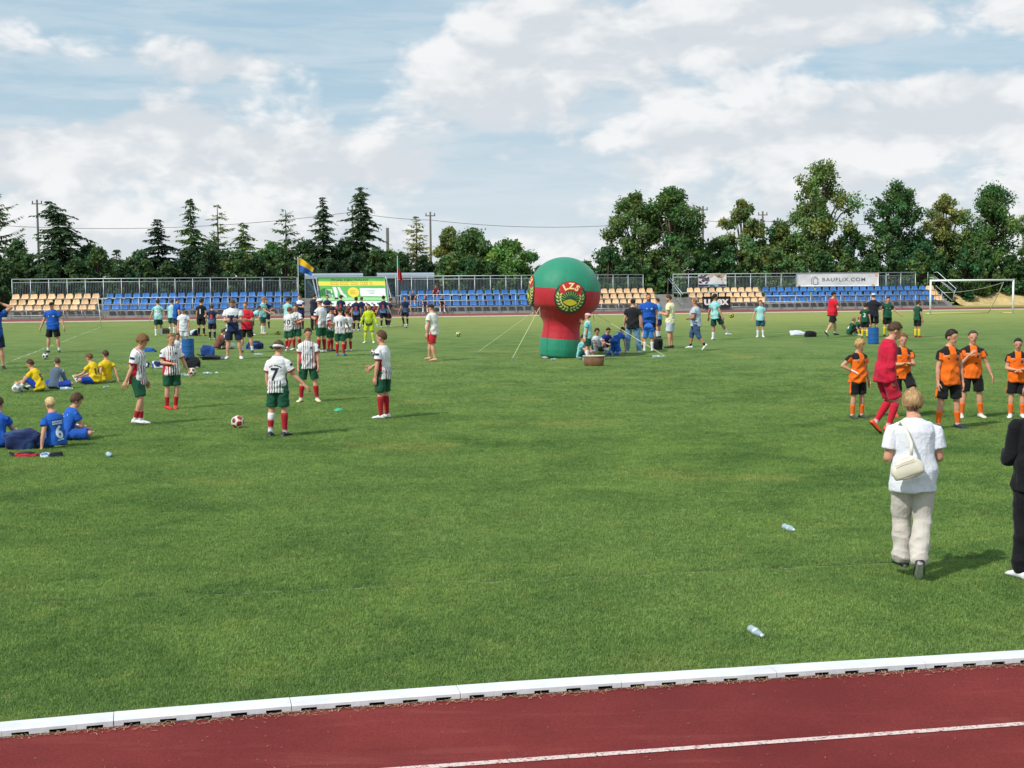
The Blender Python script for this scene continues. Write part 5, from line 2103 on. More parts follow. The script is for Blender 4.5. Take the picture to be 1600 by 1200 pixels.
            if items or marks:
                bvh = BVHTree.FromPolygons([tuple(v) for v in V2], [tuple(p_.vertices) for p_ in me.polygons])
                for (txt, size, nc, z0, sgn, bold) in items:
                    tv, tf = text_mesh(txt, size * H * 1.35, bold * size * H * 1.6, 2)
                    tv = tv - (tv.max(0) + tv.min(0)) / 2
                    o_ = J['spine'][2]
                    out, ok = [], True
                    for x, y in tv:
                        src = o_ + J['Ru'] @ np.array([-x if sgn > 0 else x, sgn * .5, z0 * H + y])
                        dr = J['Ru'] @ np.array([0, -sgn, 0])
                        hit = bvh.ray_cast(Vector(src), Vector(dr))
                        out.append(np.array(hit[0] if hit[0] is not None else Vector(src) + Vector(dr) * .4) - dr * .004)
                    ke = tuple(round(c_, 3) for c_ in nc)
                    mi = mat('print_ink_%s' % str(ke), nc, .7)
                    add('number' if txt.isdigit() else 'lettering', mesh('number', out, tf, mi), so)
                for (mx, mz, mw, mh) in marks:      # small print too blurred to read: short bars on the back
                    out = []
                    for x, y in ((-mw, -mh), (mw, -mh), (mw, mh), (-mw, mh)):
                        src = J['spine'][2] + J['Ru'] @ np.array([(mx + x) * H, -.5, (mz + y) * H])
                        dr = J['Ru'] @ np.array([0, 1, 0])
                        hit = bvh.ray_cast(Vector(src), Vector(dr))
                        out.append(np.array(hit[0] if hit[0] is not None else Vector(src) + Vector(dr) * .4) - dr * .004)
                    add('print_bar', mesh('print_bar', out, [(0, 1, 2, 3)], mat('print_ink_%s' % str(tuple(round(c_, 3) for c_ in num_col)), num_col, .7)), so)
            return so
        queue(parts, vox * (.62 if shirt is striped_kit and rp > 38 else .92), 2 if shirt is not striped_kit else 3, shirt_cb)

    # ---- shorts or trousers
    if shorts is not None:
        frac = {'shorts': .88, 'short': .62, 'long': .97, 'capri': .97}[bottoms]
        ez = {'shorts': .013, 'short': .012, 'long': .009, 'capri': .012}[bottoms] * ease
        parts = [torso(.006, .006, 0, 4)]
        for k in 'RL':
            hp_, kn, an = J['hip' + k], J['kn' + k], J['an' + k]
            d = kn - hp_
            if bottoms in ('long', 'capri'):
                parts.append(tube([hp_ - d * .12, hp_, hp_ + d * .5, kn], [.040 * H * bulk, (.049 * bulk + ez) * H, (.044 * bulk + ez) * H, (.036 + ez) * H], 14, side))
                e_ = kn + (an - kn) * (.97 if bottoms == 'long' else .35)
                parts.append(rounded(kn, e_, (.036 + ez) * H, (.034 + ez) * H if P.get('flared') else (.027 + ez) * H, 14, [(.35, (.036 + ez) * H)]))
            else:
                parts.append(tube([hp_ - d * .12, hp_, hp_ + d * frac * .5, hp_ + d * frac], [.040 * H * bulk, (.045 * bulk + ez) * H, (.045 * bulk + ez) * H, (.043 * bulk + ez * 1.2) * H], 14, side))
        cshort = shorts if callable(shorts) else None

        def shorts_cb(me, J=J, H=H):
            V = verts_of(me)
            N = normals_of(me)
            fold = wobble(V * np.array([1.4, 1.4, .8]), .0055 * H / 1.5, 20 / (H / 1.5), seed + 8) + wobble(V, .0022 * H, 52, seed + 9)
            fold = fold + creases(V, .009 * H / 1.5, 20 / (H / 1.5), seed + 12)
            if bottoms == 'long':
                fold = fold + creases(V * np.array([1.1, 1.1, .9]), .013 * H / 1.6, 21, seed + 13) * smoothstep(-V[:, 2], -.52 * H, -.1 * H)
                fold = fold + wobble(V * np.array([1.2, 1.2, 1.2]), .0030 * H / 1.6, 22, seed + 10) * smoothstep(-V[:, 2], -.85 * H * .5, -.1 * H)
            setv(me, V + N * fold[:, None])
            col = np.tile(np.array(shorts), (len(V), 1))
            if side_stripe is not None:
                for k, s_ in (('R', 1), ('L', -1)):
                    hp_, kn = J['hip' + k], J['kn' + k]
                    d = nrm(kn - hp_)
                    rel = V - hp_
                    t_ = rel @ d
                    w_ = rel - np.outer(t_, d)
                    ang = np.arctan2(w_ @ np.array([0, 1., 0]), w_ @ np.array([s_ * 1., 0, 0]))
                    mk = (np.abs(ang) < .32) & (t_ > -.05 * H) & (s_ * (V[:, 0] - J['spine'][1][0]) > .02 * H)
                    put_c(col, mk, side_stripe)
            set_col(me, np.clip(col * (1 + .04 * wobble(V, 1, 30, seed))[:, None], .004, .95))
            me.materials.clear()
            me.materials.append(M_CLOTH)
            nm = 'trousers' if bottoms == 'long' else 'shorts'
            me.name = nm
            so = add(nm, me, root)
            if shorts_num is not None:
                bvh = BVHTree.FromPolygons([tuple(v) for v in verts_of(me)], [tuple(p_.vertices) for p_ in me.polygons])
                tv, tf = text_mesh(shorts_num, .13 * H, .004 * H, 1)
                tv = tv - (tv.max(0) + tv.min(0)) / 2
                o_ = J['hipR'] * .3 + J['knR'] * .35 + J['hipL'] * .15 + J['knL'] * .2
                out = []
                for x, y in tv:
                    src = o_ + np.array([x, -.6, y])
                    hit = bvh.ray_cast(Vector(src), Vector((0, 1, 0)))
                    out.append(np.array(hit[0] if hit[0] is not None else Vector(src) + Vector((0, .5, 0))) - np.array([0, .005, 0]))
                add('number', mesh('number', out, tf, mat('print_ink_white', WHITE, .7)), so)
            return so
        queue(parts, vox * .92, 2, shorts_cb)

    # ---- socks, shoes
    for k in 'RL':
        kn, an = J['kn' + k], J['an' + k]
        d = an - kn
        if socks is not None and bottoms != 'long':
            a = 1 - sock_hi
            ts = np.linspace(a, 1.0, 8)
            rs = [np.interp(t_, [0, .32, .7, 1], [.0345 * H, .0375 * H * bulk, .028 * H, .0245 * H]) for t_ in ts]
            V, Fc = tube([kn + d * t_ for t_ in ts] + [an + nrm(d) * .012 * H], rs + [.023 * H], 14, (1, .1, .1))
            me = mesh('sock', V, Fc, M_CLOTH, True)
            sc_ = socks if not isinstance(socks, list) else socks[0]
            col = np.tile(np.array(sc_), (len(V), 1))
            if isinstance(socks, list):        # [colour, ankle colour, ankle share]
                lo_i = int(round((1 - socks[2]) * 8)) * 14
                col[lo_i:] = np.array(socks[1])
            if knee_pad and k == 'L':
                col[:3 * 14] = np.array(WHITE)
                col[6 * 14:7 * 14] = np.array(WHITE)
            set_col(me, col)
            add('sock', me, root)
        V, Fc, zr, ur = shoe_parts(J, k, H)
        me = mesh('shoe', V, Fc, M_SHOE, True)
        if shoes == 'sandal':
            col = np.tile(skin_c, (len(V), 1))
            col[zr < .010] = np.array(lin(214, 204, 186))
        else:
            col = np.tile(np.array(shoes), (len(V), 1))
            sc_ = np.array(shoe2 if shoe2 is not None else lin(210, 208, 204))
            col[zr < .006] = sc_
            if shoe2 is not None:
                col[(np.mod(ur * 5, 1) < .4)] = sc_
        set_col(me, col)
        add('shoe', me, root)
        if wrist is not None:
            w0, e0 = J['wr' + k], J['el' + k]
            V, Fc = tube([w0 + (e0 - w0) * .22, w0 + (e0 - w0) * .02], [.023 * H, .021 * H], 10, (1, .2, .1))
            me = mesh('wristband', V, Fc, M_CLOTH, True)
            set_col(me, np.tile(np.array(wrist), (len(V), 1)))
            add('wristband', me, root)

    # ---- hair and headwear
    add('hair', hair_mesh(J, hair if cap is None else 'buzz', lin(*hcol), seed, strands=int(rp * 6) if rp > 30 and hair != 'buzz' and cap is None else 0), root)
    if cap is not None:
        add('cap', cap_mesh(J, cap[0], cap[1] if len(cap) > 1 else True, cap[2] if len(cap) > 2 else False), root)
    if headband is not None:
        q = []
        for i in range(25):
            a = 2 * math.pi * i / 24
            q.append(hc + Rh @ (np.array([.385 * math.cos(a), .465 * math.sin(a) - .012, .09]) * hh))
        V, Fc = tube(q, [(.085 * hh, .03 * hh)] * 25, 8, Rh @ np.array([0, 0, 1]))
        me = mesh('headband', V, Fc, M_CLOTH, True)
        set_col(me, np.tile(np.array(headband), (len(V), 1)))
        add('headband', me, root)
    return root, J, H


def finish_people():
    bpy.context.view_layer.update()
    dg = bpy.context.evaluated_depsgraph_get()
    out = []
    for o, cb in JOBS:
        me = bpy.data.meshes.new_from_object(o.evaluated_get(dg), depsgraph=dg)
        me.polygons.foreach_set('use_smooth', np.ones(len(me.polygons), bool))
        out.append((me, cb, o))
    for me, cb, o in out:
        old = o.data
        bpy.data.objects.remove(o)
        bpy.data.meshes.remove(old)
        cb(me)

GREEN_S, RED_S = lin(28, 82, 58), lin(166, 32, 42)
MINT, TEAL, WSOCK = lin(146, 204, 204), lin(28, 76, 74), lin(226, 228, 230)
BLUE, ROYAL, YEL = lin(28, 78, 160), lin(28, 66, 166), lin(226, 190, 28)
ORG = lin(240, 106, 30)
k_mint = kit(lin(158, 210, 210), sleeve=lin(104, 190, 186), side=lin(90, 170, 170))
k_navy = kit(lin(32, 40, 72), low=lin(96, 118, 160))
k_green = kit(lin(22, 84, 58), sleeve=lin(18, 40, 36), side=lin(20, 48, 40), badge=lin(200, 210, 200))
k_royal = kit(lin(34, 92, 184), cuff=lin(30, 76, 160), side=lin(26, 60, 130))
k_polo = kit(lin(26, 84, 176), collar=lin(20, 50, 120), badge=lin(220, 226, 232), cuff=lin(20, 50, 110), cuff_at=.075)
GK = 'players in striped shirts warming up'
GM = 'players in mint shirts'
GN = 'players in navy shirts'
GO = 'players in orange shirts'
GG = 'players in green shirts'
GY = 'boys sitting on the grass'
GA = 'grown ups on the pitch'
STR = dict(shirt=striped_kit, shorts=GREEN_S, socks=RED_S, sleeve_cut=.112, group=GK)
ORK = dict(shirt=orange_kit, shorts=BLACK, side_stripe=ORG, socks=[ORG, WSOCK, .15], sock_hi=.55, group=GO)

# --- striped players, near
person('boy in striped shirt with red ankle socks flicking his hand behind him', 216, 664, 524, 98, dict(lean=5, hpit=26, armR=((.06, -.22, -1), (.16, -.30, -.75)), armL='loose', legR='bent', legL='st', toe=5), hair='mop', hcol=(134, 94, 58), shoes=WHITE, **{**STR, 'socks': [RED_S, WSOCK, .25], 'sock_hi': .42})
person('boy in striped shirt and red shoes with one hand on his belly', 268, 639, 521, 152, dict(lean=1, hyaw=-8, armR='belly', armL='away', legR='st', legL=((.02, .10, -1), (-.06, -.10, -1)), toe=-18), hair='short', hcol=(150, 112, 70), shoes=lin(214, 50, 44), **{**STR, 'sock_hi': .5})
person('boy with number 7 on his striped shirt and a white headband', 434, 682, 533, 14, dict(lean=3, hpit=14, armR=((.42, .20, -.9), (.75, .20, -.75)), armL=((.14, -.02, -1), (-.10, .12, -1)), legR='st', legL=((.08, -.03, -1), (.04, -.10, -1)), toe=14), hair='short', hcol=(96, 68, 44), headband=WHITE, number='7', num_col=lin(24, 30, 48), num_size=.135, num_z=.075, marks=[(.0155 * (i - 4), .168 - .0011 * (i - 4) ** 2, .0058, .0065) for i in range(9) if i != 3], shoes=lin(30, 40, 50), knee_pad=True, **{**STR, 'socks': [RED_S, WSOCK, .18]})
person('boy in striped shirt standing with legs apart and arms hanging', 483, 628, 513, 176, dict(lean=1, hyaw=-16, hpit=10, arm='down', leg='wide', toe=20), hair='short', hcol=(74, 52, 38), shoes=lin(222, 214, 170), **{**STR, 'socks': [RED_S, WSOCK, .18], 'sock_hi': .75})
person('boy in striped shirt and long red socks standing sideways beside the green marker', 600, 654, 517, -66, dict(lean=0, hpit=2, hyaw=-6, armL='down', armR='fwd', legR='st', legL='st', toe=8), hair='short', hcol=(96, 66, 44), shoes=WHITE, **{**STR, 'sock_hi': .9})
# --- striped players, middle
person('boy with number 10 on his striped shirt reaching to a teammate', 449, 551, 480, 18, dict(arm='fwd', legR='stepb', legL='st', lean=4), hair='short', hcol=(110, 66, 44), number='10', num_col=lin(24, 30, 48), shoes=lin(206, 190, 186), **STR)
person('striped boy facing the camera beside the boy with number 10', 464, 547, 476, 196, dict(arm='belly', leg='st'), hair='short', hcol=(90, 66, 48), shoes=WHITE, **STR)
person('striped boy in a white cap looking towards his teammates', 503, 551, 466, -52, dict(arm='phone', leg='st', lean=2), hair='short', hcol=(120, 80, 50), cap=(WHITE,), shoes=WHITE, **STR)
person('dark haired striped boy looking down beside the boy in the cap', 516, 549, 480, 112, dict(arm='lap', leg='st', hpit=30), hair='curly', hcol=(32, 26, 24), skin=SKIN2, shoes=lin(40, 44, 50), **STR)
person('boy with number 11 on his striped shirt and blue shoes', 532, 556, 481, 8, dict(arm='fwd', leg='st', hpit=20), hair='short', hcol=(60, 44, 34), number='11', num_col=lin(24, 30, 48), shoes=lin(60, 120, 170), **STR)
person('striped boy half hidden behind the boy with number 11', 544, 549, 484, -30, dict(arm='down', leg='st'), hair='short', hcol=(70, 50, 38), shoes=WHITE, **STR)
# --- goalkeeper in yellow
person('goalkeeper in bright yellow green kit with white gloves', 577, 536, 475, 184, dict(arm='away', leg='wide'), kit(lin(186, 208, 40), low=lin(60, 66, 40)), lin(190, 210, 44), lin(186, 208, 60), .9, WHITE, 'short', (60, 44, 36), sleeve='long', gloves=(WHITE, WHITE))
# --- mint players at the left
person('mint shirted boy with number 20 walking away with white socks', 248, 525, 468, -8, dict(arm='away', legR='stepf', legL='st'), k_mint, TEAL, WSOCK, .6, WHITE, 'short', (48, 36, 30), number='20', num_col=lin(225, 235, 235), group=GM)
person('mint shirted boy half hidden by the man in the blue cap', 269, 521, 468, 20, dict(arm='down'), k_mint, TEAL, WSOCK, .6, WHITE, 'short', (70, 50, 36), group=GM)
person('mint shirted boy bending down to his shoes', 394, 524, 472, 82, dict(lean=52, arm='hang', leg='bend', hpit=-10), k_mint, TEAL, WSOCK, .6, WHITE, 'short', (60, 44, 36), H=1.5, group=GM)
person('mint shirted boy standing among the navy shirts near the blue seats', 411, 522, 464, 100, dict(arm='fwd', leg='st'), k_mint, TEAL, WSOCK, .7, lin(220, 180, 160), 'short', (150, 110, 76), group=GM)
person('mint shirted boy with his back turned behind the boy with number 10', 450, 522, 465, 10, dict(arm='cross'), k_mint, TEAL, WSOCK, .6, WHITE, 'short', (44, 34, 30), group=GM)
# --- left crowd
person('man in blue polo and blue cap among the mint shirted boys', 277, 526, 465, 60, dict(arm='down', bulk=1.1), k_polo, NAVY, None, .5, BLACK, 'short', (70, 56, 44), False, cap=(lin(30, 84, 170),), group=GA)
person('boy in all white kit with a blue cap behind the blue barrel', 288, 546, 480, 175, dict(arm='down'), kit(lin(226, 228, 234), low=lin(206, 212, 226), badge=lin(60, 70, 120)), lin(224, 226, 232), WSOCK, .8, WHITE, 'short', (80, 58, 40), cap=(lin(44, 84, 156),), long_hem=.02)
person('boy in black kit with number 1 standing with his back turned', 315, 525, 467, 6, dict(arm='down'), solid(lin(28, 30, 36)), BLACK, BLACK, .7, lin(200, 120, 60), 'short', (50, 38, 32), number='1', num_size=.13)
person('navy shirted boy with hands on hips beside the boy in black', 332, 531, 476, 4, dict(arm='hip'), k_navy, lin(26, 30, 48), lin(30, 34, 50), .8, lin(180, 150, 130), 'short', (70, 48, 40), number='8', num_col=lin(196, 70, 70), group=GN)
person('bearded man in navy and white polo looking at his phone', 366, 561, 469, 176, dict(arm='phone', hpit=34, leg='wide', bulk=1.12), kit(lin(34, 44, 78), yoke=lin(224, 226, 230), sleeve=lin(222, 224, 228), badge=lin(210, 214, 220)), lin(36, 44, 74), None, .5, WHITE, 'short', (104, 72, 48), False, beard=(84, 58, 44), group=GA)
person('man in red shirt standing close behind the bearded man', 386, 551, 472, 190, dict(arm='phone', leg='wide', bulk=1.1), solid(lin(200, 36, 56)), BLACK, WSOCK, .35, lin(50, 54, 60), 'short', (120, 74, 50), False, group=GA)
person('navy shirted boy standing still before the blue seats', 417, 513, 467, 178, dict(arm='hip'), k_navy, lin(26, 30, 48), lin(30, 34, 50), .8, BLACK, 'short', (76, 54, 40), group=GN)
person('navy shirted boy with white shoulders at the end of the blue seats', 470, 514, 460, 200, dict(arm='cross'), kit(lin(44, 56, 100), yoke=lin(214, 218, 226)), lin(26, 30, 48), lin(30, 34, 50), .8, BLACK, 'short', (54, 42, 36), group=GN)
person('person in dark clothes standing by the banner frame', 491, 516, 459, 30, dict(arm='fwd', bulk=1.0), solid(lin(36, 40, 58)), lin(34, 36, 46), None, .5, BLACK, 'short', (50, 40, 36), False, bottoms='long', group=GA)
for (px, fy, hy, face, hc_, num, lab, ps) in [
        (512, 508, 461, 170, (60, 44, 36), None, 'navy shirted boy with folded arms before the green banner', dict(arm='cross')),
        (533, 509, 461, 5, (40, 32, 28), '5', 'navy shirted boy with his back turned below the banner picture', dict(arm='fwd')),
        (557, 517, 464, 2, (44, 34, 30), '9', 'navy shirted boy with red number 9 beside the yellow goalkeeper', dict(arm='down')),
        (565, 510, 464, 20, (96, 62, 46), None, 'navy shirted boy hidden behind the boy with red number 9', dict(arm='down')),
        (600, 512, 462, 8, (30, 26, 26), '3', 'navy shirted boy with red number 3 by the banner edge', dict(arm='away', legR='stepf', legL='st')),
        (606, 511, 466, 60, (60, 44, 36), None, 'navy shirted boy crouching beside the boy with red number 3', dict(arm='knee', leg='bent', lean=20))]:
    person(lab, px, fy, hy, face, ps, k_navy, lin(24, 28, 44), lin(28, 32, 46), .8, lin(190, 190, 190), 'short', hc_, number=num, num_col=lin(206, 66, 66), group=GN)
person('navy shirted boy controlling a ball before the shelter', 637, 510, 463, 195, dict(arm='away', legR='lift', legL='st', stance='L'), k_navy, lin(24, 28, 44), lin(28, 32, 46), .85, lin(220, 120, 50), 'short', (70, 52, 40), group=GN)
for (px, lab, face) in [(527, 'maroon shirted player sitting at the foot of the banner', 170), (546, 'second maroon shirted player sitting below the printed disc', 190), (587, 'maroon shirted player crouching at the banner edge', 200)]:
    person(lab, px, 494 + .2, 476, face, dict(sit='ground', arm='knee', leg='up', lean=22), solid(lin(112, 34, 44)), lin(40, 24, 30), lin(90, 30, 40), .8, BLACK, 'short', (50, 36, 30), H=1.6, group=GY)
person('man in white shirt, dark cap and red shorts walking barefoot', 675, 564, 470, -62, dict(arm='down', legR='stepf', legL=((.04, -.10, -1), (.02, -.22, -1)), hpit=8, bulk=1.15, belly=.8), kit(lin(224, 222, 214), side=lin(208, 206, 198)), lin(196, 44, 56), None, .5, 'sandal', 'short', (90, 66, 50), False, cap=(lin(36, 40, 54),), H=1.80, group=GA)
# --- left edge
person('man in blue shirt with hands clasped on his head', -7, 577, 470, 165, dict(arm='head', leg='wide', bulk=1.1), k_polo, NAVY, None, .5, BLACK, 'short', (60, 48, 40), False, cap=(lin(210, 214, 220),), group=GA)
person('man in blue polo and dark cap standing behind a ball', 84, 551, 472, 182, dict(arm='away', leg='wide', bulk=1.1), k_polo, BLACK, WSOCK, .2, lin(40, 60, 50), 'short', (50, 40, 34), False, cap=(BLACK,), group=GA)
# --- sitting boys, left
k_y = kit(lin(228, 192, 30), cuff=lin(206, 170, 24))
person('boy in yellow shirt sitting with a white ball at his feet', 62, 612, 565, -78, dict(sit='ground', lean=26, arm='knee', legR='crossl', legL='up', hpit=12), k_y, ROYAL, WSOCK, .5, lin(36, 60, 110), 'short', (84, 50, 38), number='5', num_col=lin(40, 50, 70), H=1.42, group=GY)
person('boy in grey training top sitting behind the boy with the ball', 85, 608, 561, 18, dict(sit='ground', lean=24, arm='lap', leg='crossl', hyaw=-50), kit(lin(86, 102, 122), side=lin(200, 208, 216), sleeve=lin(96, 110, 130)), ROYAL, WSOCK, .5, WHITE, 'buzz', (84, 66, 52), sleeve='long', H=1.42, group=GY)
person('boy in yellow shirt with number 14 sitting with one leg stretched', 150, 600, 552, -70, dict(sit='ground', lean=20, arm='knee', legR='long', legL='crossl', hpit=10), k_y, ROYAL, ROYAL, .8, WHITE, 'short', (110, 76, 52), number='14', num_col=lin(40, 50, 70), H=1.45, group=GY)
person('boy in yellow shirt leaning on his hand behind number 14', 166, 597, 549, -40, dict(sit='ground', lean=-6, arm='prop', legR='up', legL='crossl', hpit=10), k_y, ROYAL, ROYAL, .8, WHITE, 'short', (80, 54, 40), H=1.45, group=GY)
person('boy with number 6 on his blue shirt leaning on one arm', 88, 700, 630, -52, dict(sit='ground', lean=8, roll=-4, armL=((.30, -.25, -.95), (.16, .02, -1)), armR='knee', legL='crossl', legR='up', hpit=6), k_royal, lin(32, 82, 170), WSOCK, .4, lin(30, 36, 46), 'buzz', (206, 176, 128), number='6', num_col=lin(220, 224, 230), num_size=.14, num_z=.045, marks=[(.017 * (i - 3), .158 - .022 * j + .0, .0066, .0075) for i in range(7) for j in range(2)] + [(.02, -.035, .02, .006), (-.02, -.04, .014, .006)], H=1.42, group=GY)
person('brown haired boy in blue shirt sitting behind number 6', 104, 688, 628, 42, dict(sit='ground', lean=22, arm='lap', leg='crossl', hpit=14, hyaw=24), k_royal, lin(32, 82, 170), WSOCK, .4, lin(210, 216, 220), 'mop', (88, 62, 46), number='1', num_col=lin(220, 224, 230), marks=[(.0, .16, .05, .008)], H=1.42, group=GY)
person('boy with number 4 on his blue shirt sitting at the bags', -6, 700, 626, 2, dict(sit='ground', lean=16, arm='knee', leg='crossl'), k_royal, lin(32, 82, 170), WSOCK, .4, BLACK, 'short', (90, 66, 48), number='4', num_col=lin(220, 224, 230), marks=[(.017 * (i - 2), .0, .0075, .009) for i in range(5)], H=1.45, group=GY)
person('boy in white shirt with blue number sitting with his back turned', 354, 545, 514, -22, dict(sit='ground', lean=18, arm='knee', leg='crossl'), kit(lin(226, 228, 232)), lin(220, 222, 228), WSOCK, .5, BLACK, 'short', (40, 34, 32), number='10', num_col=lin(60, 80, 130), H=1.45, group=GY)
person('boy leaning on the grass beside the boy in white shirt', 340, 546, 515, 60, dict(sit='ground', lean=30, arm='lap', leg='up'), kit(lin(120, 70, 60)), lin(60, 50, 50), None, .5, BLACK, 'short', (80, 56, 44), H=1.45, group=GY)
person('boy sitting behind the blue barrel with dark hair', 279, 556, 524, 170, dict(sit='ground', lean=20, arm='knee', leg='up'), kit(lin(206, 210, 216)), lin(200, 204, 212), WSOCK, .5, BLACK, 'short', (60, 44, 38), skin=SKIN2, H=1.45, group=GY)
# --- group at the balloon
person('boy in pink cap drinking beside the balloon', 919, 563, 485, -72, dict(armR='drink', armL='down', leg='st', lean=0, hpit=-8), k_mint, TEAL, WSOCK, .7, lin(90, 160, 170), 'short', (120, 90, 64), cap=(lin(226, 180, 180), False), group=GM, H=1.45)
person('dark haired boy sitting against the balloon base', 907, 562, 521, 120, dict(sit='ground', lean=12, arm='knee', leg='up'), k_mint, TEAL, WSOCK, .7, WHITE, 'short', (44, 34, 30), H=1.42, group=GY)
person('curly dark haired boy sitting behind the boy in the pink cap', 931, 551, 511, 160, dict(sit='ground', lean=10, arm='knee', legR='up', legL='long'), kit(lin(196, 206, 212)), TEAL, WSOCK, .8, lin(80, 160, 180), 'curly', (34, 26, 24), skin=SKIN2, H=1.5, group=GY)
person('boy in deep blue shirt crouching with dark shorts near the balloon', 944, 549, 515, 150, dict(sit='ground', lean=30, arm='lap', leg='cr', hpit=20), kit(lin(40, 56, 140)), lin(30, 34, 50), lin(40, 60, 130), .6, BLACK, 'short', (36, 28, 26), H=1.42, group=GY)
person('boy with number 9 on his blue shirt kneeling forward', 961, 555, 517, 40, dict(sit='kneel', lean=62, arm='hang', leg='kneel', hpit=10), k_royal, lin(36, 96, 190), lin(36, 96, 190), .8, lin(60, 110, 160), 'short', (40, 32, 30), number='9', num_col=lin(220, 226, 232), H=1.45, group=GY)
person('man in black polo and blue jeans standing with his back turned', 989, 552, 467, 8, dict(arm='loose', leg='wide', bulk=1.08), solid(lin(34, 36, 40)), lin(104, 142, 180), None, .5, WHITE, 'short', (44, 36, 32), False, bottoms='long', group=GA, cap=(lin(40, 40, 44),))
person('bearded man in blue polo standing tall behind the crouching boys', 1013, 543, 459, 178, dict(arm='down', leg='wide', bulk=1.2, belly=.7), k_polo, NAVY, None, .5, BLACK, 'buzz', (90, 66, 50), False, beard=(90, 62, 46), group=GA)
person('boy in blue shorts bending forward with his back to the camera', 1013, 549, 508, 8, dict(lean=112, arm='hang', leg='bend', hpit=-10), kit(lin(42, 100, 190)), lin(60, 124, 206), WSOCK, .7, lin(220, 222, 226), 'short', (50, 38, 32), H=1.5, side_stripe=WSOCK, group=GY)
person('man in light blue shirt half hidden behind the bearded man', 1029, 528, 466, -60, dict(arm='phone'), solid(lin(96, 166, 214)), lin(40, 60, 100), WSOCK, .5, BLACK, 'short', (50, 40, 36), False, group=GA)
person('man in cream shirt and pale shorts looking at his phone', 1048, 544, 461, -68, dict(arm='phone', hpit=12, leg='st', bulk=1.08), solid(lin(232, 228, 184)), lin(190, 202, 216), None, .5, BLACK, 'short', (70, 50, 40), False, beard=(90, 64, 50), group=GA)
person('grey haired man in grey polo walking with white shoes', 1090, 548, 467, -70, dict(armR='belly', armL='belly', legR='stepf', legL='stepb', bulk=1.15, belly=1.0), kit(lin(182, 192, 206), collar=lin(70, 76, 96), cuff=lin(120, 130, 150), cuff_at=.078), lin(62, 86, 122), lin(40, 40, 46), .2, lin(226, 226, 226), 'buzz', (120, 92, 74), False, skin=SKIN2, bottoms='capri', group=GA)
person('mint shirted boy kicking a yellow ball into the air', 1114, 531, 459, 55, dict(legL='st', legR='kick', stance='L', lean=-4, arm='away', roll=-4), k_mint, lin(24, 66, 72), WSOCK, .5, WHITE, 'short', (36, 28, 26), number='9', num_col=lin(110, 140, 160), skin=SKIN2, group=GM)
person('small mint shirted boy standing alone on the grass', 1188, 527, 469, 190, dict(armR='away', armL='down'), k_mint, lin(40, 84, 110), WSOCK, .6, WHITE, 'short', (110, 60, 44), group=GM)
# --- right far group
person('man in red shirt and black cap with folded arms', 1298, 527, 456, 72, dict(arm='cross', legR='stepb', legL='stepf', bulk=1.15), solid(lin(206, 30, 54)), lin(30, 34, 38), WSOCK, .12, BLACK, 'short', (40, 34, 32), False, cap=(lin(34, 30, 34),), group=GA)
person('boy in green shirt sitting with his back to the red shirted man', 1327, 524, 501, 75, dict(sit='ground', lean=26, arm='knee', leg='up'), k_green, BLACK, lin(224, 200, 40), .6, WHITE, 'short', (130, 96, 76), number='4', H=1.42, group=GY)
person('second boy in green shirt sitting beside him', 1337, 521, 497, 88, dict(sit='ground', lean=22, arm='lap', leg='long'), k_green, BLACK, lin(224, 200, 40), .6, WHITE, 'short', (110, 66, 46), H=1.42, group=GY)
person('boy in green shirt and yellow socks beside the blue barrel', 1351, 528, 474, 25, dict(arm='loose'), k_green, BLACK, lin(226, 204, 40), .8, BLACK, 'short', (44, 34, 30), number='3', group=GG)
person('man in black with white number 1 on his shorts behind the barrel', 1364, 527, 458, 20, dict(arm='cross', bulk=1.1), kit(lin(34, 36, 46), side=lin(150, 154, 164)), BLACK, None, .5, BLACK, 'short', (60, 46, 40), False, cap=(lin(206, 206, 208), True, True), group=GA, shorts_num='1')
person('boy in green shirt pointing down behind the red goalkeeper', 1386, 525, 464, 178, dict(armL='out', armR='loose'), k_green, BLACK, lin(226, 204, 40), .8, BLACK, 'short', (36, 30, 28), group=GG)
person('boy in green shirt and bright yellow socks standing sideways', 1433, 527, 469, 62, dict(arm='loose'), k_green, BLACK, lin(232, 206, 40), .75, lin(150, 60, 40), 'short', (56, 42, 36), skin=SKIN2, group=GG)
# --- orange group
person('blond boy in orange shirt with a white glove on his hip', 1339, 654, 530, 156, dict(armR='hip', armL='loose', hyaw=-10, hpit=14, hrol=6, leg='st'), hair='mop', hcol=(196, 160, 104), shoes=lin(60, 64, 60), gloves=(WHITE, None), **ORK)
person('tall goalkeeper in all red kit and orange boots walking', 1378, 681, 505, 82, dict(lean=9, hpit=24, armR=((.08, -.14, -1), (.02, .14, -1)), armL=((.10, .14, -1), (.02, .30, -1)), legR=((.05, .34, -1), (.02, -.30, -1)), legL=((.05, .30, -1), (.02, -.62, -1)), toe=4), kit(lin(190, 28, 58), side=lin(150, 20, 46)), lin(186, 28, 56), [lin(196, 34, 56), WSOCK, .14], .92, lin(236, 92, 50), 'short', (82, 62, 44), sleeve='long', shoe2=lin(40, 28, 28), wrist=lin(34, 30, 32), gloves=(lin(150, 70, 60), lin(150, 70, 60)))
person('boy in orange shirt with arms folded behind the walking woman', 1410, 651, 521, 172, dict(arm='cross', hyaw=8, legR='st', legL=((.10, .62, -.8), (.04, -.45, -1))), hair='short', hcol=(140, 86, 58), shoes=lin(220, 80, 50), **ORK)
person('boy in orange shirt with arms hanging and dark blue boots', 1481, 670, 515, 168, dict(arm='down', hyaw=-28, hpit=8, leg='wide', toe=16), hair='short', hcol=(50, 38, 32), shoes=lin(34, 44, 70), **ORK)
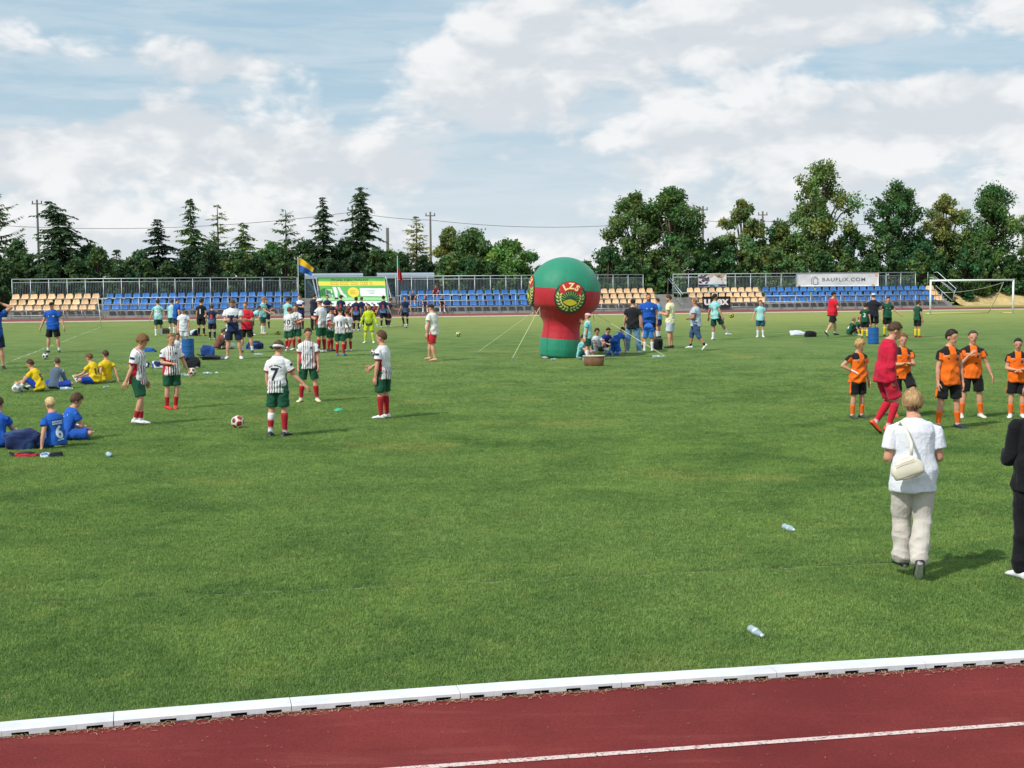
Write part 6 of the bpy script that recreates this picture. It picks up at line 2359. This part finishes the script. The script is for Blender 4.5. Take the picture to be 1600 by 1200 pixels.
person('boy in orange shirt holding a hand to his mouth', 1517, 653, 516, 184, dict(armR='chest', armL='away', leg='wide', hpit=4), hair='buzz', hcol=(76, 58, 46), shoes=lin(214, 212, 196), **ORK)
person('dark haired boy in orange shirt with arms folded by the black clad woman', 1588, 653, 528, 195, dict(arm='belly', leg='st', hpit=12), hair='buzz', hcol=(40, 32, 30), shoes=WHITE, **ORK)
person('boy in orange shirt partly beyond the picture edge with lowered arm', 1619, 668, 538, -20, dict(arm='loose', leg='st'), hair='buzz', hcol=(90, 70, 54), shoes=lin(34, 40, 60), **ORK)
# --- walking woman and the person in black
WOM = person('woman with short blonde hair in white shirt and beige trousers walking away', 1423, 906, 613, 2, dict(lean=3, hpit=16, arm=((.16, -.02, -1), (-.32, .95, .10)), legL=((-.02, .26, -1), (-.02, -.10, -1)), legR=((-.03, -.06, -1), (-.17, -.46, -1)), bulk=1.10, toe=8, flared=1), solid(lin(226, 229, 238)), lin(200, 193, 184), None, .5, lin(26, 26, 28), 'bowl', (186, 152, 108), False, bottoms='long', sleeve_cut=.112, ease=1.2, long_hem=.015)
person('person in black top and black trousers with white shoes', 1617, 905, 600, -4, dict(arm='phone', leg='st', bulk=1.02), solid(lin(20, 21, 25)), lin(20, 21, 25), None, .5, WHITE, 'mop', (60, 44, 36), False, bottoms='long', sleeve='long')
# --- people on the seats
for (px, k, lab, sc, face) in [(682, 2, 'spectator in dark red top sitting on the top row of blue seats', lin(110, 40, 50), 190), (690, 0, 'spectator in black and white sitting on the front row of blue seats', lin(40, 44, 54), 170), (646, 1, 'spectator in navy leaning forward on the blue seats', lin(34, 40, 64), 185), (664, 0, 'spectator in navy and white sitting near the front rail', lin(60, 74, 110), 175)]:
    tt = T_STAND + TIER * k + .22
    person(lab, px, 480, 450, face, dict(sit='chair', lean=14, arm='knee', leg='seat'), solid(sc), lin(60, 50, 56) if k == 2 else NAVY, None if k == 2 else WSOCK, .5, WHITE, 'mop' if k == 2 else 'short', (110, 74, 54), k != 2, H=1.6, pos=fld(s_at(px, tt), tt, Z0 + RISE * k), group='spectators on the blue seats')
finish_people()
for l_, h_ in PEOPLE:
    if not 1.25 < h_ < 1.95:
        print('HEIGHT', h_, l_)

# ------------------------------------------------------------------ balls, bottles, bags and other things on the grass
def ico(r, sub):
    bm = bmesh.new()
    bmesh.ops.create_icosphere(bm, subdivisions=sub, radius=r)
    V = np.array([v.co[:] for v in bm.verts])
    Fc = [tuple(v.index for v in f.verts) for f in bm.faces]
    bm.free()
    return V, Fc


_g = (1 + 5 ** .5) / 2
PENT = np.array([nrm(v) for v in [(0, 1, _g), (0, -1, _g), (0, 1, -_g), (0, -1, -_g), (1, _g, 0), (-1, _g, 0), (1, -_g, 0), (-1, -_g, 0), (_g, 0, 1), (-_g, 0, 1), (_g, 0, -1), (-_g, 0, -1)]])
M_BALL = mat('ball_skin', attr='col', rough=.4, spec=.4)


def ball(label, px, py, base, spot, seed, r=.11, pos=None, hits=.90):
    """leather ball resting at the pixel of its lowest point"""
    V, Fc = ico(r, 4)
    rr = np.random.default_rng(seed)
    q = Matrix.Rotation(rr.uniform(0, 6), 3, 'X') @ Matrix.Rotation(rr.uniform(0, 6), 3, 'Y')
    P5 = PENT @ np.array(q).T
    U_ = V / r
    dots = np.sort(U_ @ P5.T, axis=1)[:, ::-1]
    col = np.tile(np.array(base), (len(V), 1))
    near = (U_ @ P5.T).argmax(1)
    put_c(col, (dots[:, 0] > hits) & (near % 2 == 0), spot)
    put_c(col, (dots[:, 0] > hits + .02) & (near % 2 == 1), np.array(spot) * .35 + .02)
    seam = np.abs(dots[:, 0] - dots[:, 1]) < .012
    col[seam] *= .62
    V = V * (1 - .012 * seam[:, None])
    me = mesh('football', V, Fc, M_BALL, True)
    set_col(me, col)
    p_ = gp(px, py) + (0, 0, r * .97) if pos is None else pos
    return tag(add('football', me, None, p_), label, 'ball', 'balls on the pitch')


ball('white football with red spots lying beside the boy with number 7', 371.5, 669, lin(232, 226, 214), lin(166, 50, 46), 1)
ball('white football before the man in blue polo', 71.5, 561.5, lin(226, 226, 224), lin(70, 74, 84), 2)
ball('plain white football at the feet of the sitting yellow boy', 26.5, 614, lin(226, 230, 226), lin(210, 214, 210), 3)
ball('white and red football lying among bottles behind the striped boys', 300, 587.5, lin(230, 222, 212), lin(170, 70, 60), 4)
ball('white football beside the knee of the sideways striped boy', 584.5, 555.5, lin(226, 226, 222), lin(90, 92, 96), 5)
ball('white football at the foot of the navy shirted boy', 634.5, 512.5, lin(226, 228, 230), lin(90, 96, 110), 6)
ball('pale yellow football lying alone on the grass left of the balloon', 716, 526, lin(222, 222, 160), lin(90, 92, 60), 7)
q = gp(1128, 524)
bq = EYE + ray(1143, 493) * (q[1] + .35) / ray(1143, 493)[1]
ball('yellow football flying off the boot of the kicking boy', 0, 0, lin(206, 196, 60), lin(60, 56, 30), 8, pos=bq)

m = bpy.data.materials.new('bottle_plastic')
m.use_nodes = True
t = NT(m.node_tree)
p = t.n('ShaderNodeBsdfPrincipled', {'Base Color': lin(206, 228, 240) + (1,), 'Roughness': .28, 'IOR': 1.3, 'Transmission Weight': .5, 'Alpha': .95})
t.n('ShaderNodeOutputMaterial', {'Surface': p.outputs[0]})
M_PET = m


def bottle(label, px, py, ang, k=1.0, crush=.0, lab=(210, 226, 236), capc=(220, 228, 236), seed=0):
    """lying drink bottle: body, label and cap; ang is its direction on the ground"""
    L, R = .215 * k, .032 * k
    prof = [(.5, .0), (.94, .012), (1, .05), (.93, .10), (1, .14), (.94, .20), (1, .26), (.96, .34), (1, .40), (1, .58), (.95, .66), (.80, .76), (.52, .86), (.40, .91), (.40, .94)]
    rr = np.random.default_rng(seed + 77)
    n = 16
    V, Fc = [], []
    ph = rr.uniform(0, 6)
    for (f_, z) in prof:
        for i in range(n):
            a = 2 * math.pi * i / n
            q = R * f_ * (1 - crush * .5 * (.5 + .5 * math.sin(2 * a + ph + z * 9)) * math.sin(math.pi * min(1, z * 1.1)))
            V.append((z * L - L / 2, q * math.cos(a), q * math.sin(a) + R * .93))
    for j in range(len(prof) - 1):
        for i in range(n):
            Fc.append((j * n + i, j * n + (i + 1) % n, (j + 1) * n + (i + 1) % n, (j + 1) * n + i))
    Fc += [tuple(range(n - 1, -1, -1)), tuple(range((len(prof) - 1) * n, len(prof) * n))]
    root = add('plastic_bottle', mesh('plastic_bottle', V, Fc, M_PET, True), None, gp(px, py), (0, 0, ang))
    tag(root, label, 'bottle', 'plastic bottles dropped on the grass')
    add('bottle_cap', G().tube([(L * .435, 0, R * .93), (L * .50, 0, R * .93)], R * .46, 10).mesh('bottle_cap', mat('cap_%d_%d_%d' % capc, lin(*capc), .4), True), root)
    g = G()
    V, Fc = tube([(-L * .09, 0, R * .93), (L * .10, 0, R * .93)], R * (1.012 - crush * .25), 16)
    add('bottle_label', mesh('bottle_label', V, Fc[:-2], mat('label_%d_%d_%d' % lab, lin(*lab), .5, var=.15, vscale=40), True), root)


bottle('crumpled clear bottle lying on the turf beside the worn groove', 1233, 830, rad(-74), 1.0, .55, seed=1)
bottle('crumpled clear bottle lying between the worn groove and the kerb', 1182, 994, rad(-76), .95, .6, seed=2)
bottle('clear bottle with a blue cap lying beside the sitting blue boys', 171, 714, rad(-62), 1.1, .1, capc=(60, 130, 200), seed=3)
for i, (x, y, a) in enumerate([(121, 670, 8), (122, 678, -6), (121, 686, -4)]):
    bottle('clear water bottle, %s, behind the boy with number 6' % ['far one of three', 'middle one of three', 'near one of three'][i], x, y, rad(a), 1.35, .05, capc=(226, 232, 232), seed=4 + i)
bottle('clear bottle lying beside the boy in the grey top', 104, 610, rad(6), 1.35, .1, seed=8)
bottle('small crushed bottle on the grass between the yellow boys and striped boys', 166.5, 606, rad(60), .8, .5, seed=9)
bottle('white bottle left of the ball among the bags', 287, 586, rad(70), .9, .2, lab=(230, 232, 232), seed=10)
bottle('white bottle touching the white and red ball', 293.5, 588, rad(10), 1.0, .2, lab=(230, 232, 232), seed=11)
bottle('white bottle lying right of the white and red ball', 324, 585, rad(12), 1.1, .1, lab=(230, 232, 232), seed=12)
bottle('short white bottle beside the lone bottle by the bags', 339, 584, rad(-60), .9, .1, lab=(230, 232, 232), seed=13)
bottle('flattened bottle lying at the feet of the man in red', 404, 555.5, rad(4), 1.3, .4, lab=(220, 226, 224), seed=14)
bottle('flattened bottle beyond the yellow shirted boys', 174, 574.5, rad(3), 1.1, .4, lab=(226, 230, 230), seed=15)
bottle('bottle lying before the balloon base', 866, 563, rad(30), 1.0, .2, lab=(226, 230, 230), seed=16)
bottle('bottle wedged under the rim of the balloon base', 852, 560, rad(-40), 1.0, .2, lab=(226, 230, 230), seed=17)
bottle('long flattened bottle beside the right guy rope', 1028, 559.5, rad(3), 1.6, .4, lab=(206, 220, 216), seed=18)

# marker, barrels, tub
q = gp(529, 642)
mk = tag(add('marker_cone', G().lathe([(.095, 0), (.098, .008), (.070, .032), (.034, .052), (.026, .053)], 24).mesh('marker_cone', mat('marker_green', lin(40, 176, 124), .45), True), None, q), 'low green marker cone between the striped boys', 'marker')


def barrel(label, px, py, w_px, h_px):
    k = ppm(px, py)
    R, H_ = w_px / k / 2, h_px / k
    prof = [(R * .90, 0), (R * .97, .015), (R * .96, .05 * H_)]
    for f_ in np.linspace(.08, .92, 22):
        rib = any(abs(f_ - c_) < .022 for c_ in (.32, .64))
        prof.append((R * (1.03 if rib else .98), f_ * H_))
    prof += [(R * .97, .95 * H_), (R * .99, .97 * H_), (R * .99, H_), (R * .93, H_), (R * .92, H_ * .975)]
    root = add('barrel', G().lathe(prof, 28).mesh('barrel', mat('barrel_blue', lin(28, 92, 160), .4, var=.06, vscale=3), True), None, gp(px, py))
    tag(root, label, 'barrel', 'blue barrels on the pitch')
    add('bung', G().lathe([(.04, 0), (.04, .02), (.03, .025)], 10, (R * .5, 0, H_ * .975)).mesh('bung', mat('bung_dark', lin(30, 60, 110), .5)), root)


barrel('blue plastic barrel standing among the bags at the left', 294, 559, 19.5, 30)
barrel('blue plastic barrel beside the green shirted boys at the right', 1364.5, 537.5, 17, 26)

kt = ppm(928, 573)
TW, THh = 36 / kt, 16 / kt
root = add('wash_tub', None, None, gp(928, 571.5))
tag(root, 'brown oval tub with a pale rim beside the balloon', 'tub')


def oval(prof, n=28, asp=.62):
    V, Fc = [], []
    for (r_, z) in prof:
        for i in range(n):
            a = 2 * math.pi * i / n
            V.append((r_ * math.cos(a), r_ * asp * math.sin(a), z))
    for j in range(len(prof) - 1):
        for i in range(n):
            Fc.append((j * n + i, j * n + (i + 1) % n, (j + 1) * n + (i + 1) % n, (j + 1) * n + i))
    Fc.append(tuple(range(n - 1, -1, -1)))
    Fc.append(tuple(range((len(prof) - 1) * n, len(prof) * n)))
    return V, Fc


V, Fc = oval([(TW * .40, 0), (TW * .42, .02), (TW * .47, THh * .95), (TW * .46, THh * .95), (TW * .41, .06)])
add('tub_wall', mesh('tub_wall', V, Fc, mat('rusty_metal', lin(112, 78, 50), .75, var=.35, vscale=6, bump=.3), True), root)
V, Fc = oval([(TW * .46, THh * .93), (TW * .50, THh * .95), (TW * .50, THh * 1.02), (TW * .46, THh * 1.02), (TW * .455, THh * .98)])
add('tub_rim', mesh('tub_rim', V, Fc, mat('pale_enamel', lin(206, 192, 168), .5, var=.1), True), root)


def lump(name, label, cat, px, py, w_px, h_px, cols, seed, depth=.6, strap=None, group='bags and clothes on the grass', zoff=0.0):
    """soft bag or heap of clothes: crumpled body with folds, panels of different cloth and an optional strap loop"""
    k = ppm(px, py)
    a_, h_ = w_px / k / 2, h_px / k
    b_ = a_ * depth
    rr = np.random.default_rng(seed)
    V, Fc = ico(1.0, 4)
    U_ = V.copy()
    V = np.sign(V) * np.abs(V) ** .72
    w1 = wobble(U_, .16, 4.0, seed) + wobble(U_, .07, 11, seed + 1) + wobble(U_, .03, 24, seed + 2)
    V = V * (1 + w1)[:, None]
    V[:, 2] = np.where(V[:, 2] < -.35, -.35 + (V[:, 2] + .35) * .12, V[:, 2])
    V[:, 2] -= V[:, 2].min()
    V *= np.array([a_ / 1.05, b_ / 1.05, h_ / V[:, 2].max()])
    V[:, 2] -= .004
    cs = [np.array(lin(*c_)) for c_ in cols]
    sel = wobble(U_ * np.array([1.2, 1, .8]), 1.0, 3.2, seed + 3)
    qs = np.quantile(sel, np.linspace(0, 1, len(cs) + 1))
    col = np.zeros((len(V), 3))
    for i, c_ in enumerate(cs):
        col[(sel >= qs[i]) & (sel <= qs[i + 1])] = c_
    me = mesh(name, V, Fc, M_CLOTH, True)
    set_col(me, col)
    o = add(name, me, None, gp(px, py + .5) + (0, b_ * .5, zoff))
    tag(o, label, cat, group)
    if strap:
        pts = [(a_ * (-.55 + 1.1 * f_), -b_ * .5 - .02, h_ * (.75 + .55 * math.sin(math.pi * f_))) for f_ in np.linspace(0, 1, 9)]
        if strap == 'ground':
            pts = [(-a_ * .9 - a_ * .55 * math.sin(math.pi * f_), b_ * (.5 - 1.2 * f_), .015 + .05 * math.sin(math.pi * f_)) for f_ in np.linspace(0, 1, 9)]
        add('strap', G().tube(pts, .014, 6).mesh('strap', mat('strap_dark', lin(30, 30, 36), .8)), o)
    return o


lump('sports_bag', 'black sports bag with a white mark behind the striped boys', 'bag', 299, 574, 30, 17, [(26, 28, 32)] * 5 + [(210, 210, 210)], 1, strap='top')
lump('backpack', 'blue backpack lying on a dark mat beside the barrel', 'backpack', 324, 556, 23, 18, [(34, 84, 156), (28, 60, 120)], 2, strap='ground')
lump('dark_jacket', 'dark jacket spread on the grass below the blue backpack', 'jacket', 330, 562, 36, 8, [(24, 28, 32), (40, 44, 48), (170, 180, 176)][:2] * 2 + [(150, 160, 158)], 3)
lump('sports_bag', 'small blue bag lying left of the barrel', 'bag', 233, 549.5, 20, 7, [(34, 90, 168), (34, 90, 168), (30, 40, 60)], 4)
lump('clothes_heap', 'white and navy clothes heap beside the flicking striped boy', 'clothes', 227, 574, 13, 11, [(224, 226, 230), (40, 46, 80)], 5)
lump('clothes_heap', 'blue and white clothes heap beside the red shod striped boy', 'clothes', 245, 575, 20, 12, [(56, 84, 150), (222, 226, 232), (36, 50, 100)], 6)
lump('sports_bag', 'dark bag with brown patches at the feet of the mint shirted boy', 'bag', 257, 521, 14, 9, [(50, 40, 36), (90, 74, 44), (34, 34, 40)], 7)
lump('sports_bag', 'navy bag with a white stripe beside the boy in black', 'bag', 303, 524, 18, 10, [(30, 40, 70), (30, 40, 70), (206, 210, 216)], 8)
lump('sports_bag', 'blue and black bag behind the man in red', 'bag', 398, 545, 26, 13, [(30, 36, 50), (36, 80, 170), (26, 34, 60)], 9)
lump('dark_jacket', 'black jacket lying flat behind number 7', 'jacket', 434, 545, 24, 8, [(24, 26, 34), (34, 38, 50)], 10)
lump('sports_bag', 'large navy sports bag before the boy with number 4', 'bag', 32, 702, 56, 33, [(28, 42, 84), (36, 54, 104), (24, 34, 66), (40, 70, 110)], 11, .7)
lump('football_boots', 'black football boots with pale sole beside number 6', 'boots', 50, 690, 22, 14, [(26, 28, 34), (30, 34, 40), (196, 210, 190)], 12)
lump('dark_jacket', 'black and red jacket with a loop of cord on the grass', 'jacket', 40, 714, 36, 9, [(26, 26, 30), (180, 44, 62)], 13, .5, 'ground')
lump('clothes_heap', 'white and blue crumpled cloth on the black jacket', 'clothes', 70, 714.5, 15, 9, [(220, 226, 232), (120, 150, 190)], 14, .7)
lump('dark_jacket', 'black shoe bag beside the crumpled white cloth', 'bag', 86, 714, 22, 9, [(24, 26, 30), (40, 42, 46)], 15, .6)
lump('sun_hat', 'white hat and cloth lying on the grass', 'hat', 1246, 524, 24, 8.5, [(226, 232, 238), (200, 208, 220)], 16)
lump('dark_jacket', 'black jacket lying beside the white hat', 'jacket', 1267, 526, 20, 10, [(26, 28, 32), (36, 38, 42)], 17)
lump('sports_bag', 'black bag on the grass behind the bending boy', 'bag', 1027, 546, 18, 18, [(26, 28, 34), (36, 38, 46)], 18)
lump('clothes_heap', 'pale cloth hanging out of the brown tub', 'clothes', 939, 561.5, 12, 4.5, [(206, 226, 206), (220, 232, 220)], 19, zoff=.0)
lump('water_pack', 'clear pack of bottles in the brown tub', 'bottle pack', 918, 563.5, 15, 9, [(206, 214, 214), (226, 232, 232), (150, 164, 164)], 20)
lump('cone_bag', 'yellow and green bag at the feet of number 10', 'bag', 434, 522.5, 9, 6, [(120, 130, 50), (60, 80, 40)], 21)

# ------------------------------------------------------------------ the walking woman's shoulder bag
wr, WJ, WH = WOM
M_BAG = mat('bag_leather', lin(222, 216, 196), .5, var=.05, vscale=8, bump=.2, bscale=20)
V, Fc = ico(1.0, 4)
U_ = V.copy()
V = np.sign(V) * np.abs(V) ** .55
taper = np.where(V[:, 2] > 0, 1 - .42 * V[:, 2], 1.0)
V = V * np.stack([taper, np.where(V[:, 2] > 0, 1 - .45 * V[:, 2], 1), np.ones(len(V))], 1)
V *= (1 + wobble(U_, .05, 6, 3) + wobble(U_, .02, 15, 4))[:, None]
V *= np.array([.132, .046, .088])
bag_c = np.array([-.085, -.180, .955])
Rb = roty(rad(-19))
V = V @ Rb.T
root = add('shoulder_bag', None, None, wr.location, wr.rotation_euler)
tag(root, 'cream shoulder bag hanging across the back of the walking woman', 'bag')
add('bag_body', mesh('bag_body', V + bag_c, Fc, M_BAG, True), root)
zt = WJ['shL'][2]
strap = [bag_c + Rb @ np.array([.06, .0, .085]), bag_c + np.array([.035, .012, .17]), np.array([-.045, -.150, zt - .10]), np.array([-.085, -.105, zt + .02]), np.array([-.10, -.035, zt + .068]), np.array([-.105, .05, zt + .02]), np.array([-.11, .11, zt - .08])]
V, Fc = tube(strap, [(.013, .004)] * len(strap), 8, (1, 0, .2))
add('bag_strap', mesh('bag_strap', V, Fc, M_BAG, True), root)
V, Fc = tube([bag_c + Rb @ np.array([-.10, -.045, .052]), bag_c + Rb @ np.array([.06, -.05, .06])], .002, 5)
add('zip', mesh('zip', V, Fc, mat('zip_metal', lin(186, 178, 156), .5)), root)
